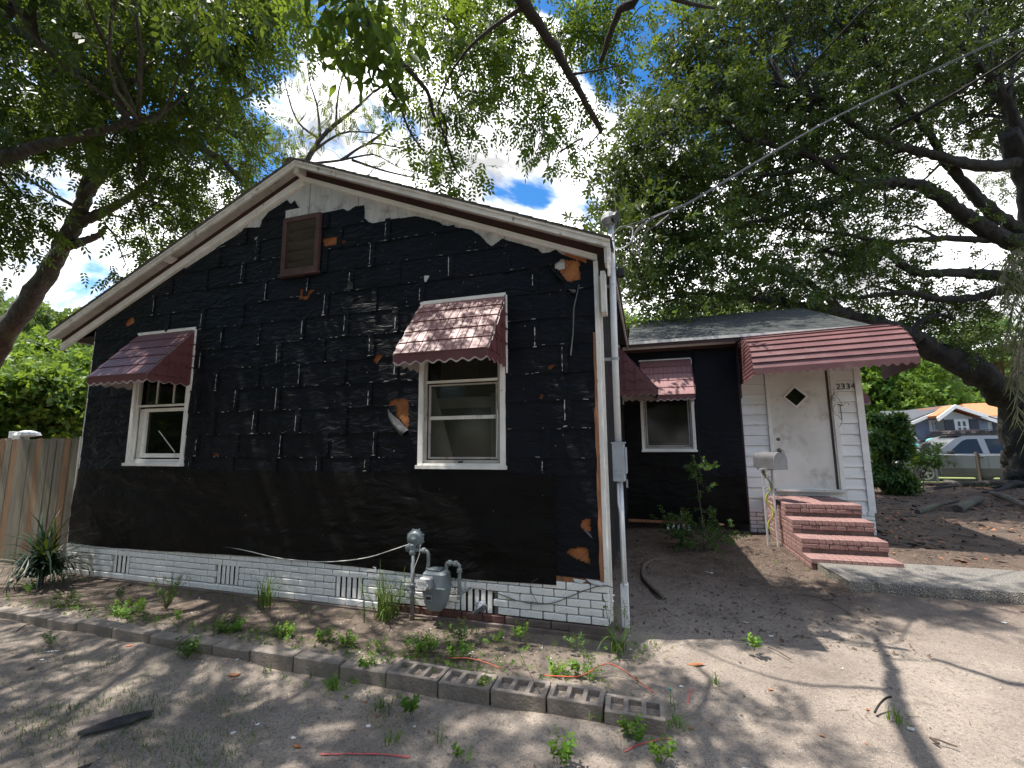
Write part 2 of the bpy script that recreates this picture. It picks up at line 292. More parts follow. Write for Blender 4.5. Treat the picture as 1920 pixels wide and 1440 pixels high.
# ---------------------------------------------------------------- mesh helpers
ORG = {}
def props(o, **k):
    for a, b in k.items():
        if b is not None: o[{'cat': 'category'}.get(a, a)] = b
def thing(name, label, cat, loc, group=None):
    o = bpy.data.objects.new(name, None); o.empty_display_size = .2; col.objects.link(o); o.location = tuple(loc)
    props(o, label=label, cat=cat, group=group); ORG[o.name] = np.array(loc, float); return o
def org(o): return ORG.get(o.name, np.zeros(3)) if o else np.zeros(3)
def link(name, me, m, parent=None, loc=None, **k):
    if m is not None and not me.materials: me.materials.append(m)
    o = bpy.data.objects.new(name, me); col.objects.link(o)
    if parent: o.parent = parent; ORG[o.name] = org(parent)
    if loc is not None:
        o.location = tuple(np.array(loc)-org(parent))
        if not parent: ORG[o.name] = np.array(loc, float)
    props(o, **k); return o
class MB:
    def __init__(s): s.v = []; s.f = []
    def add(s, vs, fs):
        n = len(s.v); s.v += [tuple(map(float, v)) for v in vs]; s.f += [tuple(i+n for i in f) for f in fs]; return s
    def box(s, a, b, R=None, c=None):
        x0, y0, z0 = a; x1, y1, z1 = b
        vs = [(x0, y0, z0), (x1, y0, z0), (x1, y1, z0), (x0, y1, z0), (x0, y0, z1), (x1, y0, z1), (x1, y1, z1), (x0, y1, z1)]
        if R is not None: vs = [tuple(np.array(R) @ np.array(v)+np.array(c)) for v in vs]
        return s.add(vs, [(0, 3, 2, 1), (4, 5, 6, 7), (0, 1, 5, 4), (1, 2, 6, 5), (2, 3, 7, 6), (3, 0, 4, 7)])
    def cbox(s, a, b, ch=.004):
        """box with chamfered edges on all sides"""
        a = np.array(a, float); b = np.array(b, float); vs = []; ix = {}
        for i in range(8):
            p = [(b if (i >> k) & 1 else a)[k] for k in range(3)]
            for ax in range(3):
                q = list(p)
                for k in range(3):
                    if k != ax: q[k] += -ch if (i >> k) & 1 else ch
                ix[(i, ax)] = len(vs); vs.append(q)
        fs = []
        for ax in range(3):
            u, w = (ax+1) % 3, (ax+2) % 3
            for sd in (0, 1):
                c = [sd << ax | 0, sd << ax | 1 << u, sd << ax | 1 << u | 1 << w, sd << ax | 1 << w]
                q = tuple(ix[(i, ax)] for i in c); fs.append(q if sd else q[::-1])
        for ax in range(3):
            u, w = (ax+1) % 3, (ax+2) % 3
            for su in (0, 1):
                for sw in (0, 1):
                    i0 = su << u | sw << w; i1 = i0 | 1 << ax
                    q = (ix[(i0, u)], ix[(i1, u)], ix[(i1, w)], ix[(i0, w)]); fs.append(q if su ^ sw else q[::-1])
        for i in range(8):
            q = (ix[(i, 0)], ix[(i, 1)], ix[(i, 2)]); fs.append(q if bin(i).count('1') % 2 else q[::-1])
        return s.add(vs, fs)
    def tube(s, pts, r, n=8, cap=True, lump=0.):
        P = np.array(pts, float); m = len(P)
        rr = np.full(m, r) if np.isscalar(r) else np.array(r, float)
        T = np.gradient(P, axis=0); T /= np.linalg.norm(T, axis=1)[:, None]+1e-9
        up = np.array([0, 0, 1.]) if abs(T[0][2]) < .9 else np.array([1., 0, 0])
        u = np.cross(T[0], up); u /= np.linalg.norm(u); vs = []
        a = np.arange(n)*2*PI/n
        for i in range(m):
            u = u-T[i]*(u@T[i]); u /= np.linalg.norm(u)+1e-9; w = np.cross(T[i], u)
            lr = (1+lump*(vn(np.cos(a)*1.7+5+i*.45, np.sin(a)*1.7+7, 3)-.5)*2+lump*.6*(vn(np.cos(a)*4+i*.9, np.sin(a)*4+3, 5)-.5)*2)[:, None] if lump else 1.
            vs += list(P[i]+rr[i]*lr*(np.cos(a)[:, None]*u+np.sin(a)[:, None]*w))
        fs = [(i*n+j, i*n+(j+1) % n, (i+1)*n+(j+1) % n, (i+1)*n+j) for i in range(m-1) for j in range(n)]
        if cap: fs += [tuple(range(n))[::-1], tuple((m-1)*n+j for j in range(n))]
        return s.add(vs, fs)
    def prism(s, poly, off):
        """closed polygon of 3D points pushed along off"""
        P = [np.array(p, float) for p in poly]; n = len(P); o = np.array(off, float)
        return s.add(P+[p+o for p in P], [tuple(range(n)), tuple(range(2*n-1, n-1, -1))]+[(i, i+n, (i+1) % n+n, (i+1) % n) for i in range(n)])
    def lathe(s, c, axis, prof, n=16):
        ax = np.array(axis, float); ax /= np.linalg.norm(ax); up = np.array([0, 0, 1.]) if abs(ax[2]) < .9 else np.array([1., 0, 0])
        u = np.cross(ax, up); u /= np.linalg.norm(u); w = np.cross(ax, u); c = np.array(c, float); vs = []
        for h, r in prof:
            for j in range(n): vs.append(c+ax*h+r*(math.cos(2*PI*j/n)*u+math.sin(2*PI*j/n)*w))
        m = len(prof); fs = [(i*n+j, i*n+(j+1) % n, (i+1)*n+(j+1) % n, (i+1)*n+j) for i in range(m-1) for j in range(n)]
        fs += [tuple(range(n))[::-1], tuple((m-1)*n+j for j in range(n))]
        return s.add(vs, fs)
    def mesh(s, name, o=(0, 0, 0), smooth=False, fix=True):
        me = bpy.data.meshes.new(name); o = np.array(o, float)
        me.from_pydata([tuple(np.array(v)-o) for v in s.v], [], s.f)
        if fix:
            import bmesh
            bm = bmesh.new(); bm.from_mesh(me); bmesh.ops.recalc_face_normals(bm, faces=bm.faces); bm.to_mesh(me); bm.free()
        if smooth: me.polygons.foreach_set('use_smooth', [True]*len(me.polygons))
        me.update(); return me
    def build(s, name, m, parent=None, loc=None, smooth=False, fix=True, **k):
        o = org(parent) if parent else (np.array(loc) if loc is not None else np.zeros(3))
        ob = link(name, s.mesh(name, o, smooth, fix), M[m] if isinstance(m, str) else m, parent, None if parent else o, **k)
        return ob
def quads_mesh(name, V, Q, tone=None, smooth=False):
    me = bpy.data.meshes.new(name); V = np.ascontiguousarray(V, np.float32); Q = np.ascontiguousarray(Q, np.int32)
    me.vertices.add(len(V)); me.vertices.foreach_set('co', V.ravel())
    k = Q.shape[1]; me.loops.add(Q.size); me.loops.foreach_set('vertex_index', Q.ravel()); me.polygons.add(len(Q))
    me.polygons.foreach_set('loop_start', np.arange(0, Q.size, k, dtype=np.int32)); me.polygons.foreach_set('loop_total', np.full(len(Q), k, np.int32))
    if tone is not None:
        a = me.attributes.new('tone', 'FLOAT', 'POINT'); a.data.foreach_set('value', np.ascontiguousarray(tone, np.float32))
    if smooth: me.polygons.foreach_set('use_smooth', np.ones(len(Q), bool))
    me.update(calc_edges=True); me.validate(); return me
def grid(name, xs, ys, fn, m, parent=None, loc=(0, 0, 0), smooth=True, keep=None, **k):
    """fn(X,Y)->(P[...,3]); keep(Xc,Yc)->bool mask per face"""
    X, Y = np.meshgrid(xs, ys, indexing='ij'); P = fn(X, Y)
    nx, ny = X.shape; I = np.arange(nx*ny).reshape(nx, ny)
    Q = np.stack([I[:-1, :-1], I[1:, :-1], I[1:, 1:], I[:-1, 1:]], -1)
    if keep is not None:
        Xc = (X[:-1, :-1]+X[1:, 1:])/2; Yc = (Y[:-1, :-1]+Y[1:, 1:])/2; Q = Q[keep(Xc, Yc)]
    Q = Q.reshape(-1, 4); o = org(parent) if parent else np.array(loc, float)
    V = P.reshape(-1, 3)-o
    used = np.unique(Q); mp_ = np.full(len(V), -1); mp_[used] = np.arange(len(used))
    me = quads_mesh(name, V[used], mp_[Q], smooth=smooth)
    return link(name, me, M[m] if isinstance(m, str) else m, parent, None if parent else o, **k)
def inpoly(px, py, poly):
    px = np.asarray(px); py = np.asarray(py); r = np.zeros(px.shape, bool); n = len(poly)
    for i in range(n):
        x0, y0 = poly[i]; x1, y1 = poly[(i+1) % n]
        if y0 == y1: continue
        r ^= ((y0 > py) != (y1 > py)) & (px < (x1-x0)*(py-y0)/(y1-y0)+x0)
    return r
# ---------------------------------------------------------------- leaves
def leaf_quad(base, d, n, L, w):
    d = d/np.linalg.norm(d); side = np.cross(d, n); side /= np.linalg.norm(side)+1e-9
    return [base, base+d*L*.45+side*w/2+n*w*.12, base+d*L, base+d*L*.45-side*w/2+n*w*.12]
def sprig(kind):
    r = np.random.default_rng({'pin': 1, 'pin2': 6, 'oak': 2, 'broad': 3, 'weed': 4}[kind]); V = []
    if kind == 'pin':                    # pinnate compound leaf, hanging leaflets
        for i in range(6):
            t = .06+i*.05; c = np.array([t, 0, -.35*t*t])
            for sd in (-1, 1):
                V += leaf_quad(c, np.array([.55, sd*.8, -.35]), np.array([.2, 0, 1.]), .110*(1-.06*abs(i-3)), .043)
        V += leaf_quad(np.array([.34, 0, -.05]), np.array([1, 0, -.4]), np.array([.3, 0, 1.]), .11, .036)
    elif kind == 'pin2':
        for i in range(4):
            t = .07+i*.065; c = np.array([t, 0, -.4*t*t])
            for sd in (-1, 1): V += leaf_quad(c, np.array([.6, sd*.75, -.30+r.uniform(-.2, .2)]), np.array([.2+r.uniform(-.3, .3), 0, 1.]), .12*(1-.07*abs(i-2)), .050)
        V += leaf_quad(np.array([.32, 0, -.04]), np.array([1, 0, -.4]), np.array([.3, 0, 1.]), .13, .052)
    elif kind == 'oak':
        for i in range(11):
            t = .02+i*.018; a = i*2.4; d = np.array([.7, math.cos(a), math.sin(a)*.8]); n = np.cross(d, r.normal(size=3)); n /= np.linalg.norm(n)
            V += leaf_quad(np.array([t, 0, 0]), d, n, .085*r.uniform(.8, 1.1), .036)
    elif kind == 'broad':
        for i in range(8):
            t = .03+i*.03; a = i*2.4; d = np.array([.5, math.cos(a), math.sin(a)*.5-.2]); n = np.cross(d, r.normal(size=3)); n /= np.linalg.norm(n)
            V += leaf_quad(np.array([t, 0, 0]), d, n, .15*r.uniform(.8, 1.1), .075)
    else:
        for i in range(9):
            t = .01+i*.012; a = i*2.4; d = np.array([.35, math.cos(a), math.sin(a)]); n = np.array([1, .1, .1])
            V += leaf_quad(np.array([t, 0, 0]), d, n, .045*(1-.05*i), .026)
    V = np.array(V); return V, np.arange(len(V)).reshape(-1, 4)
SPR = {k: sprig(k) for k in ('pin', 'pin2', 'oak', 'broad', 'weed')}
def frames(d, roll):
    d = d/np.linalg.norm(d, axis=1)[:, None]; up = np.tile([0, 0, 1.], (len(d), 1)); s = np.cross(up, d); s /= np.linalg.norm(s, axis=1)[:, None]+1e-6
    n = np.cross(d, s); c, q = np.cos(roll)[:, None], np.sin(roll)[:, None]
    return np.stack([d, s*c+n*q, n*c-s*q], -1)
def foliage(pos, dirs, scale, kind, tone, roll=.6, r=rng):
    V, Q = SPR[kind]; n = len(pos); R = frames(dirs, r.normal(0, roll, n))
    P = np.einsum('nij,kj->nki', R, V)*scale[:, None, None]+pos[:, None, :]
    QQ = (Q[None]+(np.arange(n)*len(V))[:, None, None]).reshape(-1, 4)
    T = np.repeat(tone, len(V)).reshape(n, len(V))+r.normal(0, .12, (n, len(V)//4)).repeat(4, 1)
    return P.reshape(-1, 3), QQ, np.clip(T, 0, 1).ravel()
def smooth_path(pts, r0, r1, k=4, wob=0.):
    P = np.array(pts, float); n = len(P)
    if n < 3: t = np.linspace(0, 1, 5); Q = P[0]+(P[-1]-P[0])*t[:, None]
    else:
        Q = []; E = np.vstack([2*P[0]-P[1], P, 2*P[-1]-P[-2]])
        for i in range(n-1):
            for t in np.linspace(0, 1, k, endpoint=False):
                a, b, c, d = E[i:i+4]; Q.append(.5*((2*b)+(-a+c)*t+(2*a-5*b+4*c-d)*t*t+(-a+3*b-3*c+d)*t**3))
        Q.append(P[-1]); Q = np.array(Q)
    if wob: Q[1:-1] += rng.normal(0, wob, Q[1:-1].shape)
    s = np.linspace(0, 1, len(Q)); return Q, r0+(r1-r0)*s**.8
def tree(name, label, cat_, base, limbs, clumps, kind, leafmat, barkmat, size=1., per=26, spread=.42, droop=.35, group=None, twigs=True, trunk_n=12, upbias=0., maxl=5.5):
    """limbs: [(pts,r0,r1)], first is the trunk; clumps: [(centre, radius, nsub)]"""
    t = thing(name, label, cat_, base, group)
    r = np.random.default_rng(len(label)*31+int(abs(base[0])*10))
    samp = []; tr = MB(); br = MB()
    for i, (pts, r0, r1) in enumerate(limbs):
        Q, R = smooth_path(pts, r0, r1, k=8 if r0 > .1 else 4, wob=(r0*.08 if i else r0*.04)); (tr if i == 0 else br).tube(Q, R, trunk_n+4 if r0 > .15 else 8, True, .22 if r0 > .05 else 0.); samp += [(q, rr) for q, rr in zip(Q, R)]
    SP = np.array([q for q, _ in samp]); SR = np.array([x for _, x in samp])
    pos = []; dirs = []; tone = []
    for c, rad, ns in clumps:
        c = np.array(c, float); rad = np.array([rad]*3 if np.isscalar(rad) else rad, float)
        j = int(np.argmin(np.linalg.norm(SP-c, axis=1))); a = SP[j]
        L = np.linalg.norm(c-a)
        if twigs and L < maxl and L > .2:
            mid = (a+c)/2+r.normal(0, .10*L, 3)+np.array([0, 0, .05*L]); Q, R = smooth_path([a, mid, c], min(SR[j]*.7, .025+.012*L), .012, 3); br.tube(Q, R, 5, False)
        ct = r.uniform(0, 1)
        for _ in range(ns):
            d = r.normal(size=3); d /= np.linalg.norm(d); sc = c+d*rad*r.uniform(.25, 1.)**.6
            if twigs:
                mid = (c+sc)/2+r.normal(0, .08, 3)*rad; Q, R = smooth_path([c, mid, sc], .010, .004, 2); br.tube(Q, R, 3, False)
            m = max(3, int(per*r.uniform(.6, 1.4)))
            p = sc+r.normal(size=(m, 3))*spread*size*np.array([1, 1, .65])
            dd = (p-c)/(np.linalg.norm(p-c, axis=1)[:, None]+.1)*.7+r.normal(size=(m, 3))*.6; dd[:, 2] += -droop+upbias
            pos.append(p); dirs.append(dd); tone.append(np.clip(r.normal(.2+.55*ct, .22, m), 0, 1))
    if tr.v: tr.build('trunk', barkmat, t, smooth=True, fix=False)
    if br.v: br.build('branches', barkmat, t, smooth=True, fix=False)
    if pos:
        pos = np.vstack(pos); dirs = np.vstack(dirs); tone = np.concatenate(tone)
        V, Q, T = foliage(pos, dirs, size*r.uniform(.8, 1.25, len(pos)), kind, tone, r=r)
        link('crown', quads_mesh('crown', V-org(t), Q, T), M[leafmat], t)
    return t
# ================================================================ GROUND
def gz(x, y):
    x = np.asarray(x, float); y = np.asarray(y, float)
    z = .05*fbm(x*.55, y*.55, 3, 3)+.030*fbm(x*2.7, y*2.7, 11, 3)+.016*fbm(x*11, y*11, 17, 2)
    z = z*np.clip(1-(np.hypot(x, y)-60)/40, 0, 1)
    z = z+.09*np.clip((y-1.5)/3, 0, 1)*np.clip((x+.5)/1, 0, 1)*np.clip((9-y)/3, 0, 1)
    z = z+.6*np.clip((y-24)/10, 0, 1)**2*(3-2*np.clip((y-24)/10, 0, 1))
    z = z+.055*np.clip((y+1.06)/.08, 0, 1)*np.clip((-.45-y)/.45, 0, 1)*np.clip((.25-x)/.3, 0, 1)
    z = z+.035*np.clip((x-1.9)/.5, 0, 1)*np.clip((y-.6)/.9, 0, 1)*np.clip((14-y)/3, 0, 1)
    z = z+.03*np.exp(-((y+1.26)/.09)**2)*np.clip((.5-x)/.2, 0, 1)*vn(x*2.3, y*0, 9)*1.9
    z = z+.14*np.exp(-((x-10.5)/3.5)**2-((y-12.6)/2.2)**2)
    return z-.012
def axis(a, b, step, lim, g=1.16):
    c = list(np.arange(a, b, step)); s = step; x = c[-1]
    while x < lim: s *= g; x += s; c.append(x)
    s = step; x = a; L = []
    while x > -lim: s *= g; x -= s; L.append(x)
    return np.array(L[::-1]+c)
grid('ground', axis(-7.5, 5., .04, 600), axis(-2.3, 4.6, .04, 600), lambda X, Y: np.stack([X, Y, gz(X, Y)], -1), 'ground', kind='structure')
def road_f(X, Y): return np.stack([X, Y, gz(X, Y)+.02], -1)
grid('street', np.linspace(-60, 160, 90), np.linspace(21.5, 28.5, 10), road_f, 'asphalt', kind='structure')
# lawn strip between chain link fence and parked car
grid('lawn', np.linspace(4, 60, 60), np.linspace(14.8, 20, 12), lambda X, Y: np.stack([X, Y, gz(X, Y)+.018], -1), 'lawn', kind='structure')

# ================================================================ HOUSE
house = thing('house', 'low gabled house wrapped in torn black tar paper, with maroon awnings and white brick base', 'house', (-3.4, 2., 0))
XL, XR, XA, ZA = -6.72, 0., -3.381, 4.669
def rake(x): x = np.asarray(x, float); return np.where(x < XA, ZA-.434*(XA-x), ZA-.4246*(x-XA))
WIN = {'l': (-5.86, -4.90, 1.34, 3.02), 'r': (-1.80, -.895, 1.34, 3.02)}
VENT = (-3.615, -3.095, 3.53, 4.22)
def wall_solid(name, xs, zb, top, opens, y0, y1, m, parent):
    """wall between y0 and y1 with rectangular openings, columns cut at every opening edge"""
    b = MB(); xs = sorted(set(xs)|{v for o in opens for v in o[:2]})
    for a, c in zip(xs[:-1], xs[1:]):
        mid = (a+c)/2; zs = sorted([(o[2], o[3]) for o in opens if o[0] < mid < o[1]]); z = zb; segs = []
        for lo, hi in zs: segs.append((z, lo)); z = hi
        for lo, hi in segs: b.box((a, y0, lo), (c, y1, hi))
        b.prism([(a, y0, z), (c, y0, z), (c, y0, float(top(c))), (a, y0, float(top(a)))], (0, y1-y0, 0))
    return b.build(name, m, parent)
wall_solid('gable_wall', [XL, XA, XR], .38, rake, list(WIN.values())+[VENT], .012, .14, 'dark', house)
# rest of the shell
for a_, c_ in (((XL, .14, .1), (XL+.12, 8.9, 3.2)), ((XR-.12, .14, .38), (XR-.002, 4.5, 3.24)), ((XL, 8.902, .1), (XR, 9., 3.2))): MB().box(a_, c_).build('side_wall', 'paper_black', house)
MB().box((XL+.121, 1.6, .1), (XR-.121, 1.62, 3.19)).build('inner_sky_block', 'dark', house); MB().box((XL+.121, .141, 3.191), (XR-.121, 1.62, 3.21)).build('ceiling_sky_block', 'dark', house)  # black panels added to stop sky showing through the windows
# small exposed sheathing boards seen through the tears
HOLES = []
def px(poly): return [tuple(onY(x, y, 0)[[0, 2]]) for x, y in poly]
def zpx(poly, ox, oy, s): return px([(ox+x/s, oy+y/s) for x, y in poly])
HOLES += [zpx([(750, 600), (770, 590), (800, 582), (845, 577), (880, 590), (925, 622), (840, 640), (760, 655)], 420, 300, 4),
          zpx([(573, 972), (690, 978), (655, 1015), (625, 1050), (590, 1048), (568, 1040), (580, 1010)], 420, 300, 4),
          zpx([(115, 955), (140, 925), (185, 910), (240, 912), (272, 922), (270, 1135), (210, 1070), (130, 1000)], 700, 520, 4),
          zpx([(1460, 310), (1500, 295), (1590, 300), (1600, 390), (1605, 405), (1520, 370), (1450, 335)], 640, 940, 3.43),
          zpx([(1545, 125), (1575, 108), (1600, 115), (1602, 200), (1580, 190), (1540, 165)], 640, 940, 3.43),
          zpx([(945, 190), (975, 150), (1010, 140), (1015, 180), (975, 208), (950, 205)], 0, 560, 4),
          zpx([(0, 940), (60, 900), (90, 870), (240, 880), (370, 890), (390, 1165), (200, 1200), (130, 1120), (70, 1010), (20, 1000)], 1040, 380, 8),
          zpx([(10, 610), (45, 585), (85, 590), (50, 625), (30, 655), (12, 635)], 700, 520, 4),
          zpx([(1595, 1150), (1640, 1158), (1660, 1175), (1640, 1190), (1600, 1165)], 0, 560, 4),
          zpx([(1318, 662), (1345, 655), (1362, 665), (1340, 690), (1315, 685)], 700, 520, 4),
          zpx([(1250, 890), (1275, 868), (1280, 885), (1265, 918), (1248, 915)], 700, 520, 4),
          zpx([(235, 590), (268, 572), (262, 592), (232, 620)], 420, 300, 4)]
for h in HOLES:
    h = np.array(h); c = h.mean(0); s = h.max(0)-h.min(0); R_ = max(s)*.62+.05
    k0 = int(math.floor((c[0]+c[1]-R_*1.5)/.17)); k1 = int(math.ceil((c[0]+c[1]+R_*1.5)/.17))
    for k in range(k0, k1+1):
        # diagonal boards (45 degrees), 12 cm wide, clipped to a square patch round the tear
        u0, u1 = k*.17+.004, (k+1)*.17-.004; n = []
        for u, sgn in ((u0, 1), (u1, -1)):
            pass
        # board runs along (1,-1)->(z falls as x grows) ; u = x+z
        box_ = [(c[0]-R_, c[1]-R_), (c[0]+R_, c[1]-R_), (c[0]+R_, c[1]+R_), (c[0]-R_, c[1]+R_)]
        def clip(P, f):
            o = []
            for i in range(len(P)):
                a, d = P[i], P[(i+1) % len(P)]; fa, fd = f(a), f(d)
                if fa >= 0: o.append(a)
                if fa*fd < 0: t = fa/(fa-fd); o.append((a[0]+(d[0]-a[0])*t, a[1]+(d[1]-a[1])*t))
            return o
        P = clip(clip(box_, lambda p: (p[1]-p[0]*1.)-(c[1]-c[0])-((k*.17)-(c[0]+c[1]))-.003), lambda p: -((p[1]-p[0])-(c[1]-c[0])-((k+1)*.17-(c[0]+c[1]))+.003))
        P = [p for p in P]
        if len(P) < 3: continue
        yy = .001+random.uniform(0, .003)
        P = [(max(XL+.02, min(-.03, x)), z) for x, z in P]
        MB().prism([(x, yy, z) for x, z in P], (0, .0085, 0)).build('sheathing_board', 'wood_orange', house)
# white remains of the old gable panel behind the paper
PB = [(XL, 3.17)]+zpx([(0, 632), (90, 575), (170, 512), (275, 508), (292, 455), (340, 395), (480, 303), (508, 333), (540, 305), (562, 350), (596, 380), (596, 420)], 420, 300, 4)+zpx([(735, 402), (820, 388), (900, 368), (935, 387), (985, 352), (1060, 340), (1063, 440), (1090, 468), (1130, 477), (1220, 458), (1232, 437), (1250, 450), (1300, 441), (1370, 432), (1450, 424), (1560, 452), (1620, 468), (1650, 492), (1690, 500), (1745, 512)], 420, 300, 4)+zpx([(880, 1268), (935, 1288), (975, 1296), (1030, 1330), (1062, 1368), (1090, 1388), (1120, 1365), (1150, 1345), (1200, 1362), (1250, 1376), (1300, 1388), (1345, 1400), (1375, 1428), (1420, 1420), (1450, 1405), (1475, 1430)], 560, 0, 3)+[(-.25, 3.30), (-.04, 3.20)]
PB = np.array(sorted(PB, key=lambda p: p[0]))
def ptop(x): return np.minimum(np.interp(x, PB[:, 0], PB[:, 1]), rake(x)+.02)
def gp_fn(X, Z): return np.stack([X, -.003+.004*fbm(X*3, Z*3, 5), Z], -1)
xs_ = np.linspace(-5.0, -.35, 120)
for (a, c_, z0) in ((-5.2, -4.35, 3.6), (-4.35, -3.3, 4.05), (-3.3, -2.62, 4.05), (-2.62, -1.7, 3.85), (-1.7, -.9, 3.5), (-.9, -.3, 3.2)):
    def f(U, T, a=a, c=c_, z0=z0):
        X = U; Z0 = np.full_like(X, z0); Z = Z0+(rake(X)+.02-Z0)*T; return np.stack([X, -.004+.004*fbm(X*3, Z*3, 5)-.002*((a*7) % 1), Z], -1)
    grid('gable_panel', np.linspace(a+.003, c_-.003, 30), np.linspace(0, 1, 12), f, 'gable_white', house,
         keep=lambda X, T: ~((X > VENT[0]+.01) & (X < VENT[1]-.01) & (T < .3)))
# paper courses
def wr(x, z):
    w = .020*fbm(x*1.6+z*.8, z*5.5-x*1.2, 21, 4)+.009*fbm(x*5+z*3, z*11-x*2, 31, 3)
    return w*(.5+1.1*np.clip((x+3)/3, 0, 1))
def holed(X, Z, extra=()):
    k = np.zeros(X.shape, bool); jx = X+.020*fbm(X*22, Z*22, 41, 3); jz = Z+.020*fbm(X*22, Z*22, 43, 3)
    for h in HOLES: k |= inpoly(jx, jz, h)
    for o in (*WIN.values(), VENT): k |= (X > o[0]+.0) & (X < o[1]-.0) & (Z > o[2]) & (Z < o[3])
    return k
bz = [1.445+.2575*k for k in range(13)]
def course(z0, z1, x0, x1, proud=0., m='paper', name='paper_course'):
    xs = np.unique(np.round(np.concatenate([np.arange(x0, x1, .0125), [x1], [v for o in (*WIN.values(), VENT) for v in o[:2] if x0 < v < x1]]), 4))
    zs = np.unique(np.round(np.concatenate([np.arange(z0-.006, z1+.012, .0125), [z1+.012], [v for o in (*WIN.values(), VENT) for v in o[2:] if z0 < v < z1]]), 4))
    sag = random.uniform(-.004, .004); ph = random.uniform(0, 9)
    def f(X, Z):
        lap = np.clip((Z-z0)/(z1-z0), 0, 1)
        E = .0045*fbm(X*2.5+ph, X*0+ph, 51, 4)*(1-lap)*3
        Zc = np.minimum(Z+E, ptop(X)-.0)
        Y = -.013-.007*(1-lap)+wr(X, Z)*.8-proud-.012*np.clip(fbm(X*1.1+ph, X*0, 61, 3), 0, 1)*(1-lap)
        return np.stack([X, np.minimum(Y, -.0065), Zc], -1)
    grid(name, xs, zs, f, m, house, keep=lambda X, Z: (Z < ptop(X)) & ~holed(X, Z))
for k in range(13): 
    z0 = bz[k]; z1 = z0+.2575
    l = XL; r_ = XR-.035
    if z0 > 3.2: l = max(XL, XA-(ZA-z0)/.434); r_ = min(r_, XA+(ZA-z0)/.4246)
    if r_-l > .3: course(z0, z1, l, r_)
course(1.285, 1.445, XL, XR-.035)
course(.87, 1.285, -.445, XR-.035); course(.44, .87, -.445, XR-.035)
# long lower sheet
def lower(X, Z):
    t = np.clip((Z-.36)/.94, 0, 1)
    Y = -.030+.044*fbm(X*.9, Z*3.6+X*.5, 71, 3)+.010*fbm(X*2.2+Z*2, Z*6, 75, 3)-.016*(1-t)
    zb = .375+.02*np.sin(X*1.3)+.012*fbm(X*3, X*0, 77, 3)
    return np.stack([X, np.minimum(Y, -.012), zb+(1.30-zb)*t+.008*fbm(X*2, X*0, 79, 3)*t], -1)
grid('lower_paper_sheet', np.arange(XL-.01, -.43, .022), np.arange(.36, 1.301, .024), lower, 'paper_black', house, label='long smooth black sheet along the foot of the wall')
# joint strips with a broken white caulk line
JR = {0: -.58, 1: -.30, 2: -.585, 3: -.31, 4: -.585, 5: -.305, 6: -.587, 7: -.285, 8: -.612, 9: -.43, 10: -.62, 11: -.3}
JR[0] = -.512
n_strip = 0
for k in range(-1, 12):
    z0 = 1.445+.2575*k; z1 = z0+.2575; j0 = JR.get(k, -.58)
    if k == -1: z0 = 1.29
    i = 0
    while True:
        x = j0-.598*i+random.uniform(-.02, .02); i += 1
        if x < -5.75: break
        if any(o[0]-.04 < x < o[1]+.04 and o[2]-.05 < (z0+z1)/2 < o[3]+.05 for o in (*WIN.values(), VENT)): continue
        if ptop(x) < z1-.10 or rake(x) < z1: continue
        if random.random() < .06: continue
        w = .036; off = random.uniform(.006, .014); zt = min(z1, float(ptop(x))-.01); zl = z0-random.uniform(-.02, .02); tilt = random.uniform(-.006, .006)
        def f(X, Z, x=x, z0=z0, off=off):
            y = -.0215-.0085*(1-np.clip((Z-z0)/.2575, 0, 1))+wr(X, Z)*.8-.002-.003*np.cos((X-x)*40)
            return np.stack([X+tilt*(Z-z0)/.25, np.minimum(y, -.012), Z], -1)
        st = grid('joint_strip', np.linspace(x-w, x+w, 5), np.linspace(zl, zt, 7), f, 'paper', house)
        # caulk residue
        bm_ = MB(); z = zl+.01+random.uniform(0, .05); side = random.choice((-1, -1, 0, 1)); xc = x+side*.02
        end = zt-random.uniform(.0, .08)
        if random.random() < .66:
            P = []; nn = 9
            for q in range(nn):
                zz = z+(end-z)*q/(nn-1); wd = random.uniform(.0005, .0052)*(random.random() < .82); P.append((xc+random.uniform(-.002, .002), zz, wd))
            yq = lambda X, Z: float(f(np.array(X), np.array(Z))[1])-.0012
            vs = []
            for a_, zz, wd in P: vs += [(a_-wd, yq(a_, zz), zz), (a_+wd, yq(a_, zz), zz)]
            bm_.add(vs, [(2*q, 2*q+1, 2*q+3, 2*q+2) for q in range(nn-1)])
            if random.random() < .4: bm_.add([(xc-.022, yq(xc, zl+.01), zl+.002), (xc+.02, yq(xc, zl+.01), zl+.004), (xc+.018, yq(xc, zl+.01), zl+.011), (xc-.01, yq(xc, zl+.01), zl+.008)], [(0, 1, 2, 3)])
            bm_.build('caulk_line', 'gable_white', st, fix=False)
        n_strip += 1
# scattered white scraps along the laps
bm_ = MB()
for k in range(0, 11):
    for _ in range(26):
        x = random.uniform(-5.7, -.1); z = 1.445+.2575*k+random.uniform(-.004, .006)
        if z > ptop(x)-.03 or holed(np.array([x]), np.array([z]))[0]: continue
        w = random.uniform(.004, .028); h = random.uniform(.0015, .004); y = -.0245-.008*random.random()+float(wr(x, z))*.8
        bm_.add([(x-w, y, z), (x+w, y, z+random.uniform(-.003, .003)), (x+w*.6, y, z+h), (x-w*.7, y, z+h)], [(0, 1, 2, 3)])
for _ in range(160):
    x = random.uniform(-6.5, -.1); z = random.uniform(.5, 4.2)
    if z > ptop(x)-.03 or holed(np.array([x]), np.array([z]))[0]: continue
    s_ = random.uniform(.002, .0045); y = -.034+float(wr(x, z))*.8
    bm_.add([(x-s_, y, z-s_), (x+s_, y, z-s_*.6), (x+s_*.7, y, z+s_), (x-s_, y, z+s_*.5)], [(0, 1, 2, 3)])
